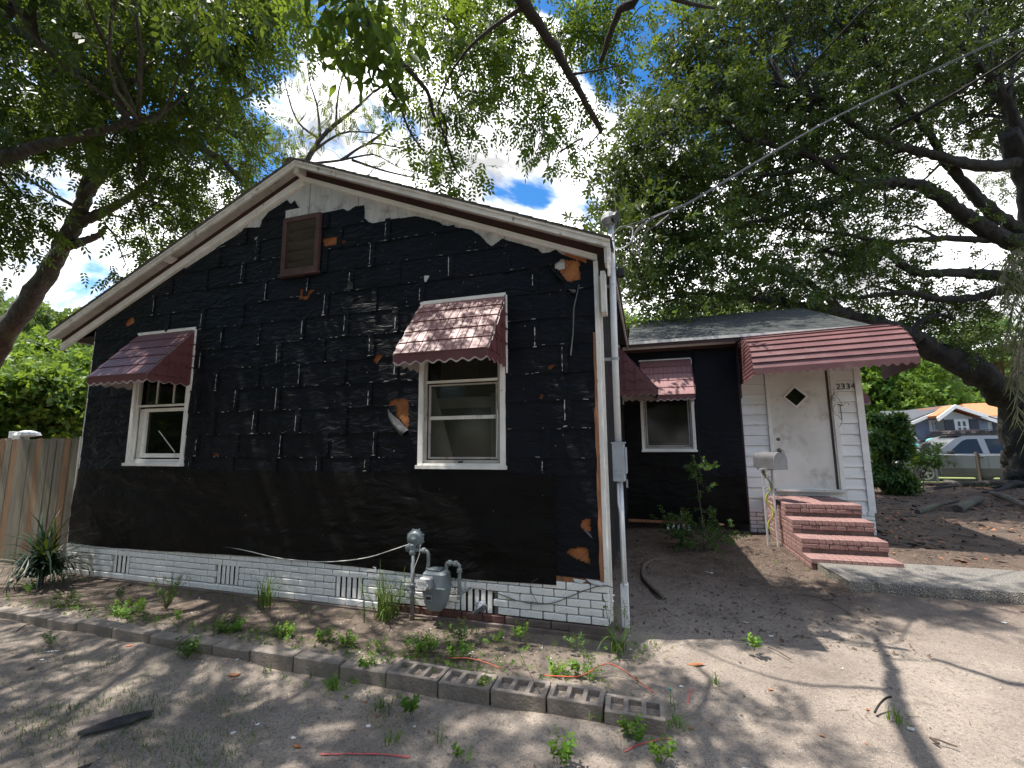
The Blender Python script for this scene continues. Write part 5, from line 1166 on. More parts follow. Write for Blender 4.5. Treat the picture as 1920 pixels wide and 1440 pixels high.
# live oak on the right
oakbase = D(1925, 905, 13.9); oakbase[2] = -.1
D2 = lambda x, y, d: D(x, y, d-1.3*min(1, max(0, (d-11.5)/3)))
trunk = [oakbase, D2(1925, 850, 15.2), D2(1915, 760, 15.2), D2(1935, 690, 15.2), D2(1960, 600, 15.2), D2(1950, 520, 15), D2(1945, 440, 15), D2(1925, 330, 14.6), D2(1890, 250, 14.)]
L = [(trunk, .62, .24)]
L += [([D2(1915, 770, 15.2), D2(1860, 715, 14.9), D2(1800, 682, 14.5), D2(1740, 655, 14.1), D2(1690, 628, 13.7), D2(1640, 606, 13.3), D2(1580, 590, 12.8), D2(1500, 575, 12.2), D2(1420, 560, 11.6), D2(1330, 552, 11.)], .47, .055),
      ([D2(1955, 545, 15), D2(1880, 520, 14.6), D2(1800, 512, 14.), D2(1730, 512, 13.4), D2(1690, 495, 13.), D2(1650, 465, 12.6), D2(1600, 480, 12.2), D2(1540, 470, 11.8)], .19, .045),
      ([D2(1950, 470, 15), D2(1880, 448, 14.5), D2(1830, 420, 14.), D2(1790, 392, 13.5), D2(1740, 355, 13), D2(1690, 342, 12.6), D2(1630, 345, 12.1), D2(1580, 325, 11.6), D2(1520, 295, 11.1), D2(1460, 275, 10.6), D2(1400, 262, 10.2)], .27, .04),
      ([D2(1940, 455, 15), D2(1890, 420, 14.8), D2(1840, 380, 14.5), D2(1800, 335, 14.1), D2(1770, 300, 13.8), D2(1740, 250, 13.4), D2(1690, 190, 12.9), D2(1640, 120, 12.2)], .23, .04),
      ([D2(1925, 300, 14.6), D2(1870, 312, 14.1), D2(1800, 305, 13.5), D2(1730, 285, 12.9), D2(1680, 272, 12.4), D2(1610, 240, 11.8), D2(1540, 190, 11.1), D2(1470, 160, 10.4)], .19, .04),
      ([D2(1945, 450, 15), D2(1850, 450, 14.4), D2(1760, 447, 13.8), D2(1660, 455, 13.1), D2(1590, 440, 12.5), D2(1500, 430, 12.)], .13, .03),
      ([D2(1960, 545, 15), D2(1880, 545, 14.6), D2(1830, 558, 14.2), D2(1760, 562, 13.7), D2(1700, 548, 13.2), D2(1620, 556, 12.6), D2(1540, 560, 12.)], .17, .04),
      ([D2(1580, 590, 12.8), D2(1530, 540, 12.3), D2(1440, 500, 11.8), D2(1340, 460, 11.2), D2(1250, 440, 10.6)], .12, .03),
      ([D2(1700, 632, 13.8), D2(1730, 600, 14), D2(1765, 592, 14.2), D2(1790, 600, 14.5)], .10, .04),
      ([D2(1630, 345, 12.1), D2(1560, 380, 11.8), D2(1480, 400, 11.2), D2(1400, 420, 10.8), D2(1330, 440, 10.4)], .12, .03),
      ([D2(1400, 262, 10.2), D2(1350, 210, 9.8), D2(1310, 205, 9.5), D2(1250, 250, 9.2)], .08, .02),
      ([D2(1740, 355, 13), D2(1660, 330, 12.4), D2(1600, 290, 11.8), D2(1500, 320, 11.), D2(1380, 330, 10.4), D2(1250, 330, 10.)], .12, .03),
      ([D2(1925, 330, 14.6), D2(1915, 260, 14.2), D2(1880, 180, 13.6), D2(1820, 100, 12.8)], .22, .05)]
polyA = [(1255, 75), (1330, 20), (1360, -60), (1990, -60), (1990, 230), (1900, 270), (1790, 275), (1690, 240), (1600, 200), (1480, 250), (1340, 220)]
polyB = [(1130, 340), (1155, 310), (1200, 220), (1260, 150), (1290, 110), (1420, 200), (1560, 270), (1650, 300), (1690, 330), (1660, 400), (1640, 470), (1640, 570), (1500, 575), (1290, 575), (1180, 560), (1175, 480), (1135, 420)]
dO = lambda x, y, r: 8.9+(x-1080)/840*5.2+r.uniform(-1.0, 2.6)
gaps = [(1310, 20, 55), (1660, 300, 26), (1390, 120, 24), (1180, 560, 22), (1450, 350, 18), (1770, 210, 34)]
C1 = [(c, .60, 4) for c in sample_px(polyA, 150, dO, [(1780, 215, 30), (1400, 130, 28), (1560, 90, 22), (1690, 110, 24)], 1, 26)]
C2 = [(c, .54, 4) for c in sample_px(polyB, 118, dO, [(1490, 345, 24), (1385, 300, 26), (1250, 545, 22), (1470, 430, 24), (1600, 400, 40), (1540, 300, 26), (1300, 400, 20), (1600, 520, 24)], 2, 25)]
C3 = [(c, .42, 3) for c in sample_px([(1640, 590), (1700, 560), (1880, 560), (1870, 650), (1760, 640), (1700, 620)], 12, lambda x, y, r: 13.5+r.uniform(-.6, .6), (), 3, 25)]
C3 += [(c, .40, 2) for c in sample_px([(1560, 350), (1680, 360), (1850, 400), (1880, 520), (1640, 560), (1560, 500)], 12, lambda x, y, r: 13+r.uniform(-.6, .6), (), 4, 30)]
# crown continues above and beyond the frame
CX = [(np.array([x, y, z]), 1.2, 6) for x, y, z in ((9, 6, 10), (12, 9, 12), (7, 9, 12), (10, 13, 13), (14, 13, 11), (17, 14, 9), (15, 18, 12), (11, 18, 13), (18, 19, 9), (7, 4, 9.5), (12, 5, 9), (15, 9, 10))]
oak = tree('live_oak', 'huge spreading oak with dark twisting limbs over the wing and right yard', 'tree', oakbase, L, C1+C2+C3+CX, 'oak', 'leaf_oak', 'bark_oak', 1.5, 15, .20, .15, trunk_n=16)
# surface roots and logs
q = MB(); rr_ = np.random.default_rng(4)
for i in range(9):
    a = -PI*.95+i*.26+rr_.uniform(-.1, .1); p = oakbase[:2]+np.array([math.cos(a), math.sin(a)])*.6; pts = [(*p, .16)]; L_ = rr_.uniform(2., 4.5)
    for k in range(1, 8):
        a += rr_.normal(0, .18); p = p+np.array([math.cos(a), math.sin(a)])*L_/7; pts.append((*p, float(gz(p[0], p[1]))+.10*(1-k/8)+.02*rr_.normal()))
    Q, R = smooth_path(pts, .13, .04, 3); q.tube(Q, R, 7)
q.build('surface_roots', 'bark_oak', oak, smooth=True, fix=False)
lg = [(1795, 955, 1840, 935, .09, 'pale sawn log lying among the oak roots'), (1720, 960, 1790, 940, .05, 'long thin fallen branch left of the pale log'), (1775, 905, 1800, 912, .10, 'short pale log chunk beside the yellow lawn strip'), (1860, 925, 1925, 952, .07, 'grey fallen limb at the right edge below the oak')]
for x0, y0, x1, y1, r_, lab in lg:
    a, b_ = onZ(x0, y0, .12), onZ(x1, y1, .14); Q, R = smooth_path([a, (a+b_)/2+np.array([.05, .04, .03]), b_], r_, r_*.8); q = MB(); q.tube(Q, R, 9); o = q.build('fallen_log', 'bark_pecan', None, loc=a, smooth=False); props(o, label=lab, cat='log')
# left pecan-like tree behind the fence
pb = np.array([-15.6, 3.0, -.1])
Lp = [([pb, D(-60, 760, 11.4), D(5, 635, 11), D(55, 560, 10.8), D(100, 490, 10.7), D(140, 420, 10.5), D(165, 350, 10.2), D(180, 290, 10), D(175, 220, 9.6)], .29, .11),
      ([D(115, 465, 10.6), D(150, 455, 10.6), D(185, 440, 10.4), D(200, 425, 10.2)], .13, .04), ([D(140, 420, 10.5), D(190, 400, 10.4), D(240, 370, 10), D(300, 330, 9.6)], .14, .05),
      ([D(160, 360, 10.2), D(235, 290, 9.6), D(290, 255, 9.2), D(350, 245, 8.8)], .10, .03),
      ([D(-90, 330, 8.2), D(0, 300, 7.6), D(60, 278, 7.3), D(130, 262, 7.), D(200, 242, 6.8), D(260, 225, 6.6)], .13, .04),
      ([D(-60, 20, 6.8), D(40, 60, 6.8), D(95, 95, 6.8), D(150, 140, 6.8), D(210, 170, 6.8), D(240, 230, 6.8), D(245, 240, 6.6)], .09, .05),
      ([D(240, 235, 7.8), D(330, 260, 8.2), D(400, 290, 8.7), D(440, 325, 9), D(478, 375, 9.3)], .08, .05),
      ([D(175, 220, 9.6), D(230, 120, 9), D(300, 50, 8.5), D(360, -30, 8)], .10, .04), ([D(-20, 80, 7), D(20, 20, 6.6), D(60, -30, 6.2)], .08, .03),
      ([D(60, -40, 6), D(55, 30, 6.3), D(70, 80, 6.6)], .08, .05), ([D(350, 245, 8.8), D(430, 200, 8.3), D(500, 150, 8)], .05, .015), ([D(280, 60, 8.5), D(380, 60, 8), D(470, 40, 7.6), D(520, 70, 7.4)], .06, .015),
      ([D(300, 330, 9.6), D(350, 380, 9.6), D(330, 430, 9.6)], .05, .02)]
pA = [(-80, -80), (540, -80), (530, 40), (460, 90), (470, 150), (500, 240), (540, 300), (500, 330), (420, 390), (330, 430), (260, 440), (225, 370), (175, 325), (100, 300), (-80, 270)]
dP = lambda x, y, r: 7.4+max(0, (y-120))/330*2.6+r.uniform(-1.2, 2.0)
Cp = [(c, .46, 3) for c in sample_px(pA, 135, dP, [(540, 180, 30), (120, 310, 22), (470, 130, 16), (250, 400, 16), (190, 380, 26), (300, 180, 20), (60, 320, 24), (150, 130, 14), (60, 200, 16), (380, 300, 18), (230, 330, 20), (400, 60, 16)], 11, 27)]
Cp += [(c, .40, 3) for c in sample_px([(-40, 330), (60, 330), (70, 420), (30, 480), (-40, 520)], 9, lambda x, y, r: 8.5+r.uniform(-.5, .5), (), 12, 22)]
Cp += [(c, .40, 2) for c in sample_px([(250, 440), (430, 400), (420, 430), (300, 480), (220, 500)], 7, lambda x, y, r: 10+r.uniform(-.5, .5), (), 13, 25)]
# crown beyond the frame, set over yard and roof to shade ground and wall
Cp += [(np.array([x, y, z]), 1.0, 6) for x, y, z in ((-9, -3, 6.6), (-7, -3.5, 6.2), (-5.6, -2.6, 6.6), (-4.6, -3.8, 6.4), (-8, -5, 7), (-5.5, -5, 7), (-3.6, -2.4, 7.0), (-6.6, -1.2, 7.4), (-10, -1, 8), (-12, 1, 9), (-12, -3, 8), (-4.6, -1.0, 7.6), (-3.2, -4.6, 6.8), (-9, 2, 10.5), (-6, 1.5, 10), (-11, 5, 11), (-8.2, -2, 6.8), (-7.2, -2.6, 6.4), (-6.3, -1.8, 6.9), (-5.4, -2.0, 6.4), (-4.6, -2.6, 6.9), (-4.1, -1.6, 6.6), (-3.4, -1.9, 7.2), (-9.5, -2.4, 7.2), (-6.8, -3.2, 7.2), (-5., -3., 7.6), (-3.0, -3.2, 6.6), (-2.4, -2.2, 7.0), (-7.6, -1.6, 7.6), (-8.8, -3.2, 6.6), (-6, -2.6, 7.8))]
tree('pecan_tree', 'tall leafy tree with a thick pale leaning trunk behind the picket fence', 'tree', pb, Lp, Cp, 'pin2', 'leaf_pecan', 'bark_pecan', .95, 15, .215, .5, trunk_n=14)
# branches overhanging from a tree behind the viewer
ob = np.array([-2.2, -8.5, 0.])
z_ = lambda x, y, z: onZ(x, y, z)
Lo = [([ob, (-2.1, -8.2, 2), (-1.9, -7.4, 4.2), (-1.5, -5.6, 5.2), (-1.0, -3.6, 5.3), z_(930, -70, 5.2)], .30, .06),
      ([z_(930, -70, 5.2), z_(985, 10, 5.15), z_(1030, 75, 5.0), z_(1070, 140, 4.85), z_(1100, 195, 4.7), z_(1127, 246, 4.6)], .056, .024),
      ([(-1.0, -3.6, 5.3), (-.1, -2.4, 5.4), z_(1190, -40, 5.2), z_(1160, 20, 5.15), z_(1145, 60, 5.1), z_(1125, 118, 5.)], .06, .02),
      ([(-1.5, -5.6, 5.2), (-1.9, -3.4, 5.0), z_(640, -40, 4.6), z_(700, 60, 4.6), z_(755, 120, 4.55), z_(800, 170, 4.5), z_(815, 220, 4.4)], .045, .014),
      ([(-1.9, -3.4, 5.0), (-1.7, -2.9, 4.3), D(620, -60, 2.7), D(680, 40, 2.6), D(700, 110, 2.5), D(745, 190, 2.7), D(770, 250, 3.1), D(800, 290, 3.4)], .02, .005),
      ([z_(985, 10, 5.15), z_(900, 70, 4.9), z_(850, 130, 4.8), z_(820, 200, 4.7)], .02, .006), ([z_(1190, -40, 5.2), z_(1270, 0, 5.2), z_(1340, 15, 5.3)], .03, .01),
      ([z_(1070, 140, 4.85), z_(1130, 130, 4.9), z_(1170, 120, 4.9)], .012, .004), ([z_(1127, 246, 4.6), z_(1100, 275, 4.5), z_(1060, 300, 4.4)], .010, .003)]
def oc(lst): return [(D(x, y, d), r, n) for x, y, d, r, n in lst]
CL = oc([(640, 60, 4.6, .28, 3), (830, 30, 4.8, .36, 4), (900, 60, 5.2, .36, 4), (870, 110, 4.8, .32, 4), (960, 90, 5.4, .36, 4), (790, 60, 5.2, .33, 4), (810, 150, 5., .28, 3), (860, 190, 5, .26, 3), (900, 240, 5.1, .2, 2), (950, 200, 5.5, .3, 3), (1020, 200, 5.3, .34, 4), (1010, 120, 5.6, .34, 4), (1050, 60, 5.6, .36, 4), (1120, 60, 5.2, .36, 4), (1180, 40, 5.4, .34, 4), (1150, 120, 5.2, .28, 3), (1090, 90, 5.3, .26, 3), (1000, 250, 5.2, .24, 3), (1060, 250, 5.2, .2, 2), (1050, 285, 5, .14, 2), (940, 150, 5.4, .28, 3), (880, 20, 5.6, .36, 4), (980, 20, 5.6, .36, 4), (790, 215, 4.8, .2, 2), (835, 270, 4.6, .2, 2), (855, 320, 4.5, .18, 2), (740, 40, 5.4, .34, 4), (920, -60, 5.2, .5, 4), (1060, -60, 5.2, .5, 4), (760, -60, 5, .5, 4)])
CL += [(np.array(c), .5, 4) for c in ((-1.6, -5.2, 5.6), (-.8, -4.4, 5.8), (.6, -3.6, 5.6), (-2.6, -4.2, 5.6), (-3.4, -5.5, 6.0), (.0, -5.4, 6.0), (1.3, -4.6, 5.8), (-1.2, -2.8, 6.2))]
CL += [(np.array(c), .36, 3) for c in ((-1.6, -2.4, 5.5), (-.9, -2.6, 5.7), (-.5, -1.9, 5.7), (-1.9, -1.7, 5.8), (-.2, -2.9, 5.6), (.3, -2.3, 5.6), (-1.2, -3.4, 5.4))]  # unseen clumps added above the frame to dapple the sand below
ot = tree('overhanging_tree', 'leafy branches hanging from above into the top centre of the picture', 'tree', ob, Lo, CL, 'pin2', 'leaf_over', 'bark_dark', .58, 23, .23, .4, maxl=.75)
# the few big leaves nearest the viewer
V, T = [], []; r = np.random.default_rng(21)
def bigleaf(p, d, L, w):
    n = r.normal(size=3); d = d/np.linalg.norm(d); s = np.cross(d, n); s /= np.linalg.norm(s); n = np.cross(s, d)
    prof_ = [0, .55, 1., .8, .35, 0]; out = []
    for k, a in enumerate(prof_):
        c = p+d*L*k/5-n*L*.12*(k/5)**2; out += [c+s*w*a/2+n*w*.12*a, c, c-s*w*a/2+n*w*.12*a]
    return out
cnt = 0
for (x, y, d_, spread_, n_) in [(625, 10, 2.4, .11, 45), (665, 55, 2.4, .11, 60), (705, 25, 2.5, .12, 50), (690, 105, 2.4, .09, 42), (730, 70, 2.6, .11, 40), (655, 125, 2.4, .05, 12), (740, 135, 2.5, .07, 22), (615, 50, 2.4, .05, 12), (755, 165, 2.6, .05, 12), (660, -40, 2.4, .14, 40)]:
    c = D(x, y, d_)
    for _ in range(n_):
        p = c+r.normal(size=3)*spread_*np.array([1, 1, .6]); dd = r.normal(size=3)*.6+np.array([0, 0, -.75]); V += bigleaf(p, dd, r.uniform(.08, .15), r.uniform(.034, .055)); T += [r.uniform(.3, 1)]*18; cnt += 1
Q = []
for i in range(cnt):
    for k in range(5): a = i*18+k*3; Q += [(a, a+1, a+4, a+3), (a+1, a+2, a+5, a+4)]
link('near_leaves', quads_mesh('near_leaves', np.array(V)-org(ot), np.array(Q), np.array(T), smooth=True), M['leaf_over'], ot)
# thin half-bare tree behind the roof
tb = np.array([-7.4, 9.2, 0.])
r = np.random.default_rng(33); Ls = [([tb, (-7.3, 9.1, 4.), D(545, 340, 14.5), D(575, 300, 14.5), D(600, 262, 14.5), D(630, 232, 14.5), D(665, 205, 14.5), D(700, 172, 14.5)], .16, .03)]
for a in ([(600, 262), (595, 200), (580, 150), (575, 100)], [(630, 232), (632, 190), (640, 150), (650, 110)], [(560, 310), (640, 300), (700, 290), (740, 310), (780, 325)], [(560, 315), (620, 318), (690, 330), (720, 335)], [(700, 172), (730, 160), (770, 190)], [(640, 300), (690, 270), (740, 275), (790, 285)], [(585, 285), (640, 250), (700, 250), (760, 270)], [(600, 262), (560, 230), (540, 180), (530, 120)], [(560, 310), (500, 290), (470, 260)], [(660, 300), (720, 320), (800, 338), (850, 345)], [(690, 270), (730, 240), (745, 220)]):
    Ls.append(([D(x, y, 14.5) for x, y in a], .05, .008))
    for _ in range(9):
        k = r.integers(1, len(a)); x, y = a[k]; an = r.uniform(0, 2*PI); l = r.uniform(25, 60); x2, y2 = x+l*math.cos(an)*.8, y-abs(l*math.sin(an))*.7; Ls.append(([D(x, y, 14.5), D((x+x2)/2+4, (y+y2)/2-3, 14.4), D(x2, y2, 14.3)], .012, .004))
Cs = oc([(570, 110, 14.5, .35, 3), (590, 150, 14.5, .3, 3), (620, 190, 14.5, .3, 3), (650, 120, 14.3, .3, 2), (640, 215, 14.4, .3, 3), (680, 215, 14.4, .4, 4), (700, 260, 14.3, .3, 3), (735, 285, 14.3, .25, 2), (690, 185, 14.3, .3, 3), (540, 230, 14.5, .35, 3), (560, 260, 14.5, .35, 4), (520, 280, 14.5, .4, 4), (500, 250, 14.5, .4, 4), (540, 300, 14.5, .4, 4), (600, 250, 14.5, .25, 2), (725, 200, 14.5, .25, 2), (470, 300, 14.5, .5, 5), (555, 70, 14.5, .3, 2), (530, 170, 14.5, .25, 2), (770, 300, 14.2, .2, 1)])
tree('sparse_tree', 'thin half bare tree rising behind the roof peak', 'tree', tb, Ls, Cs, 'pin', 'leaf_sparse', 'bark_pecan', .85, 9, .30, .6)
# background trees
def bgtree(name, lab, x, y, h, w, seed, mt, bm='bark_dark', size=2.2, per=26, ns=6, nc=26, group=None, low=.15, tw=1.):
    r = np.random.default_rng(seed); base = np.array([x, y, float(gz(x, y))-.05]); cl = []
    for _ in range(nc):
        u = r.normal(size=3); u /= np.linalg.norm(u); t = r.uniform(.35, 1)**.5; c = base+np.array([u[0]*w*t, u[1]*w*t, h*(.5+low*.5)+u[2]*h*(.5-low*.5)*t]); cl.append((c, w*.26, ns))
    tr = [([base, base+np.array([.1*w, 0, h*.35]), base+np.array([-.05*w, .1*w, h*.75])], .05*h**.5*tw+.05*tw, .05*tw)]
    for _ in range(5): a = r.uniform(0, 6.28); tr.append(([base+np.array([0, 0, h*.3]), base+np.array([math.cos(a)*w*.4, math.sin(a)*w*.4, h*.5]), base+np.array([math.cos(a)*w*.7, math.sin(a)*w*.7, h*.75])], .09*tw, .03*tw))
    return tree(name, lab, 'tree', base, tr, cl, 'broad', mt, bm, size, per, w*.11/size, .2, group=group, twigs=False)
def at(px_, d): p = D(px_, 800, d); return p[0], p[1]
for i, (px_, d, h, w, mt, lab) in enumerate([(20, 17, 5.4, 3.2, 'leaf_bright', 'bright green bushy tree low behind the fence at the left edge'), (105, 20, 6.2, 3.0, 'leaf_bright', 'bright green tree between the leaning trunk and the house'), (165, 26, 9.5, 4.2, 'leaf_mid', 'tall darker tree behind the bright one beside the house eave'), (-30, 28, 12, 5, 'leaf_mid', 'dark tree filling the far left edge above the fence'), (60, 13.5, 3.4, 2.0, 'leaf_bright', 'sunlit shrub topping the fence near the house')]):
    x, y = at(px_, d); bgtree('background_tree', lab, x, y, h, w, 50+i, mt, nc=34, size=1.5 if d < 22 else 2., per=42)
for i, (px_, d, h, w, mt, lab) in enumerate([(1180, 24, 9, 2.6, 'leaf_bright', 'bright tree just right of the conduit above the wing roof'), (1235, 27, 10, 2.8, 'leaf_mid', 'second tree above the left part of the wing roof'), (1330, 28, 10.5, 3.8, 'leaf_mid', 'tree behind the middle of the wing roof'), (1430, 30, 11, 4.2, 'leaf_mid', 'tree behind the right part of the wing roof')]):
    x, y = at(px_, d); bgtree('background_tree', lab, x, y, h, w, 70+i, mt, size=2.)
for i, (px_, d, h, w, mt, lab) in enumerate([(1600, 44, 9.5, 5, 'leaf_bright', 'yellow green tree peeking past the right corner awning'), (1672, 46, 10.6, 5, 'leaf_bright', 'rounded bright tree above the grey house roof'), (1725, 50, 9.8, 4.6, 'leaf_mid', 'bluish green tree above the grey house ridge'), (1775, 54, 9.6, 4.5, 'leaf_bright', 'tree with yellowing top behind the gap between the two far houses'), (1830, 50, 8.2, 4.5, 'leaf_mid', 'tree behind the orange roof'), (1900, 56, 11, 5, 'leaf_mid', 'tree beyond the orange roof near the oak trunk')]):
    x, y = at(px_, d); bgtree('background_tree', lab, x, y, h, w, 90+i, mt, size=2.9, nc=30)
x, y = at(1890, 30); bgtree('background_tree', 'pale leafy tree crown seen above the low oak limb at the right edge', x, y, 9.5, 2.6, 120, 'leaf_mid', size=1.6, nc=14, low=.6)
for i, (x, y, h, w) in enumerate([(-15, -5, 9, 3.6), (-10, -13, 11, 4.5), (-2, -17, 10, 4.5), (7, -17, 10, 4.5), (14, -12, 9, 4), (-19, -12, 11, 4.5)]):  # trees added out of view to darken reflections and low sky fill
    bgtree('added_tree', ['bushy tree past the left end of the yard, nearest the fence line', 'tall tree across the yard diagonally behind the viewer on the left', 'broad tree straight behind the viewer', 'broad tree behind the viewer to the right', 'rounded tree behind the viewer at the far right', 'farthest tree behind the viewer on the left'][i], x, y, h, w, 150+i, 'leaf_mid', size=2.6, nc=26, per=16, ns=5, low=-.05)
# shrubs
x, y = 7.1, 12.2
bgtree('dark_shrub', 'dark glossy shrub beside the wing corner', *at(1657, 12.6), 2.45, .42, 130, 'leaf_shrub', size=.75, per=34, ns=5, nc=20, low=-.1, tw=.25)['category'] = 'shrub'
bgtree('dark_shrub', 'lower leafy shrub spilling over the chain link fence', *at(1715, 13.4), 1.25, .5, 131, 'leaf_shrub', size=.8, per=7, ns=2, nc=7, low=.5, tw=.15)['category'] = 'shrub'
# young shrub in front of the wing
yb = np.array([1.08, 3.05, .05]); r = np.random.default_rng(8)
Ly = [([yb, yb+[0, 0, .35], yb+[-.03, 0, .75], yb+[-.05, 0, 1.12]], .012, .004)]; Cy = [(yb+[-.05, 0, 1.18], .07, 4), (yb+[.07, 0, 1.12], .05, 2), (yb+[.03, -.02, .88], .03, 1)]
for _ in range(13):
    a = r.uniform(0, 2*PI); L_ = r.uniform(.22, .55); e = yb+np.array([math.cos(a)*L_, math.sin(a)*L_*.6, r.uniform(.12, .55)*(1.25-L_)]); Ly.append(([yb+[0, 0, .05], (yb+e)/2+[0, 0, .06], e], .006, .002)); Cy.append((e, .09, 3))
tree('young_shrub', 'young glossy shrub with one tall shoot in front of the black wing wall', 'shrub', yb, Ly, Cy, 'oak', 'leaf_shrub', 'twig', .55, 5, .10, .0)['category'] = 'shrub'
# palm fronds at the right edge
pf = thing('palm', 'dry drooping palm fronds hanging at the right edge by the oak', 'palm', D(1990, 560, 13)*[1, 1, 0]+[0, 0, 0])
top = D(1975, 500, 12.6); q = MB(); q.tube([(*org(pf)[:2], 0), top], .14, 8); q.build('trunk', 'bark_pecan', pf)
r = np.random.default_rng(2)
for i, (ex, ey) in enumerate([(1880, 560), (1885, 640), (1895, 720), (1905, 780), (1890, 480), (1925, 820), (1875, 520)]):
    e = D(ex, ey, 12.4+r.uniform(-.4, .4)); mid = (top+e)/2+np.array([-.2, 0, .35]); Q, _ = smooth_path([top, mid, e], 1, 1, 9); q = MB(); q.tube(Q, .012, 4)
    for k in range(3, len(Q)):
        for s_ in (-1, 1):
            for _ in range(3): l = r.uniform(.35, .7); dd = np.array([s_*.35+r.normal(0, .12), r.normal(0, .3), -.9]); p = Q[k]+r.normal(0, .02, 3); w_ = np.array([.013, 0, 0]); q.add([p-w_, p+w_, p+dd*l*.6+w_*.8, p+dd*l, p+dd*l*.6-w_*.8], [(0, 1, 2, 3, 4)])
    q.build('frond', 'palm', pf, fix=False)
# ================================================================ PLANTS ON THE GROUND
def blades(name, lab, cat_, c, n, L, w, m, spread=.05, up=1., seed=0, bend=.5, group=None, seg=5):
    r = np.random.default_rng(seed); V = []; T = []; Q = []
    for i in range(n):
        a = r.uniform(0, 2*PI); p = np.array(c)+np.array([r.normal(0, spread), r.normal(0, spread), 0]); l = L*r.uniform(.5, 1.1); tilt = r.uniform(.1, 1.)*bend; d = np.array([math.cos(a), math.sin(a), 0]); s = np.array([-math.sin(a), math.cos(a), 0]); t = r.uniform(0, 1); b0 = len(V)
        for k in range(seg+1):
            f = k/seg; ang = tilt*(.4+1.6*f*f); q = p+d*l*f*math.sin(ang)+np.array([0, 0, 1])*l*f*math.cos(ang)*up; ww = w*(1-f**2.2)*.5+.0003; V += [q-s*ww, q+s*ww]; T += [t, t]
        for k in range(seg): Q.append((b0+2*k, b0+2*k+1, b0+2*k+3, b0+2*k+2))
    o = link(name, quads_mesh(name, np.array(V)-np.array(c), np.array(Q), np.array(T)), M[m], None, c); props(o, label=lab, cat=cat_, group=group); return o
yc = np.array([-6.42, -.42, .0])
yu = thing('yucca', 'dark spiky yucca at the foot of the fence left of the brick base', 'yucca', yc)
def sub_blades(parent, name, c, n, L, w, m, **k):
    o = blades(name, None, None, c, n, L, w, m, **k); o.parent = parent; o.location = tuple(np.array(c)-org(parent)); ORG[o.name] = org(parent)
sub_blades(yu, 'upright_blades', yc+[0, 0, .10], 64, .78, .036, 'yucca', spread=.04, seed=3, bend=.95); sub_blades(yu, 'drooping_blades', yc+[0, 0, .12], 150, .66, .026, 'yucca', spread=.09, seed=4, bend=1.25, up=.55); MB().tube([yc, yc+[0, 0, .12]], .035, 7).build('stem', 'twig', yu)
tall = 'long-leaved grass clumps by the brick base'
blades('long_grass', 'tall long-leaved grass clump left of the gas riser, below the third vent', 'grass clump', onZ(722, 1160, 0), 75, .48, .011, 'grass', .05, 1, 5, .8)
blades('long_grass', 'upright grass clump against the bricks between the second and third vents', 'grass clump', onZ(497, 1138, 0), 44, .36, .010, 'grass', .035, 1, 6, .55)
blades('long_grass', 'grass and flower stalks at the right foot of the brick corner', 'grass clump', onZ(1157, 1222, 0), 26, .26, .012, 'grass', .03, 1, 7, .8)
def stems(name, lab, c, n, H, seed, leafm='grass', nleaf=5, flower=False, spread=.5):
    r = np.random.default_rng(seed); t = thing(name, lab, 'weed', c); q = MB(); pos = []; dr = []
    for i in range(n):
        a = r.uniform(0, 2*PI); l = H*r.uniform(.6, 1.1); e = np.array(c)+np.array([math.cos(a)*l*spread*r.uniform(.3, 1), math.sin(a)*l*spread*.5, l]); mid = (np.array(c)+e)/2+r.normal(0, .02, 3); Q, R = smooth_path([c, mid, e], .0035, .0015, 3); q.tube(Q, R, 4)
        for k in range(nleaf): f = r.uniform(.3, 1); pos.append(np.array(c)*(1-f)+e*f+r.normal(0, .006, 3)); dr.append(r.normal(size=3)+[0, 0, .4])
        if flower and i % 2 == 0: 
            fl_ = MB(); fl_.lathe(e, (0, 0, 1), [(0, .003), (.006, .009), (.012, .004)], 6); fl_.build('flower', 'scrap', t)
    q.build('stems', 'stalk', t)
    V, Q, T = foliage(np.array(pos), np.array(dr), r.uniform(.3, .6, len(pos)), 'weed', r.uniform(0, 1, len(pos)), r=r); link('leaves', quads_mesh('leaves', V-org(t), Q, T), M[leafm], t)
stems('stick_plant', 'twiggy half bare plant in front of the bricks right of the first vent', onZ(312, 1142, 0), 26, .34, 31, 'grass', 2, spread=.8)
stems('flowering_weed', 'thin weed with tiny white flowers at the house corner', onZ(1165, 1215, 0), 5, .36, 32, 'grass', 3, True, .35)
def weed(c, n, rad, seed, lab, H=.07, m='leaf_weed', sc=.8, group=None):
    r = np.random.default_rng(seed); pos = []; dr = []
    for i in range(n):
        a = r.uniform(0, 2*PI); q = rad*r.uniform(0, 1)**.6; hh = H*r.uniform(.3, 1.15)*(1-.45*q/rad); pos.append(np.array(c)+[math.cos(a)*q, math.sin(a)*q*.6, hh]); dr.append([math.cos(a)*.5, math.sin(a)*.5, .9])
    pos = np.array(pos); t = thing('weed', lab, 'weed', c, group)
    qm = MB(); 
    for p in pos[::2]: qm.tube([np.array(c)+(p-np.array(c))*[.35, .35, 0], p], .0016, 3, False)
    qm.build('stems', 'stalk', t, fix=False)
    sc = sc*(.62+.55*r.random()); tb_ = r.uniform(-.3, .3)
    V, Q, T = foliage(pos, np.array(dr), sc*r.uniform(.5, 1.25, n), 'weed', np.clip(r.uniform(0, 1, n)+tb_, 0, 1), .8, r); link('leaves', quads_mesh('leaves', V-org(t), Q, T), M[m], t)
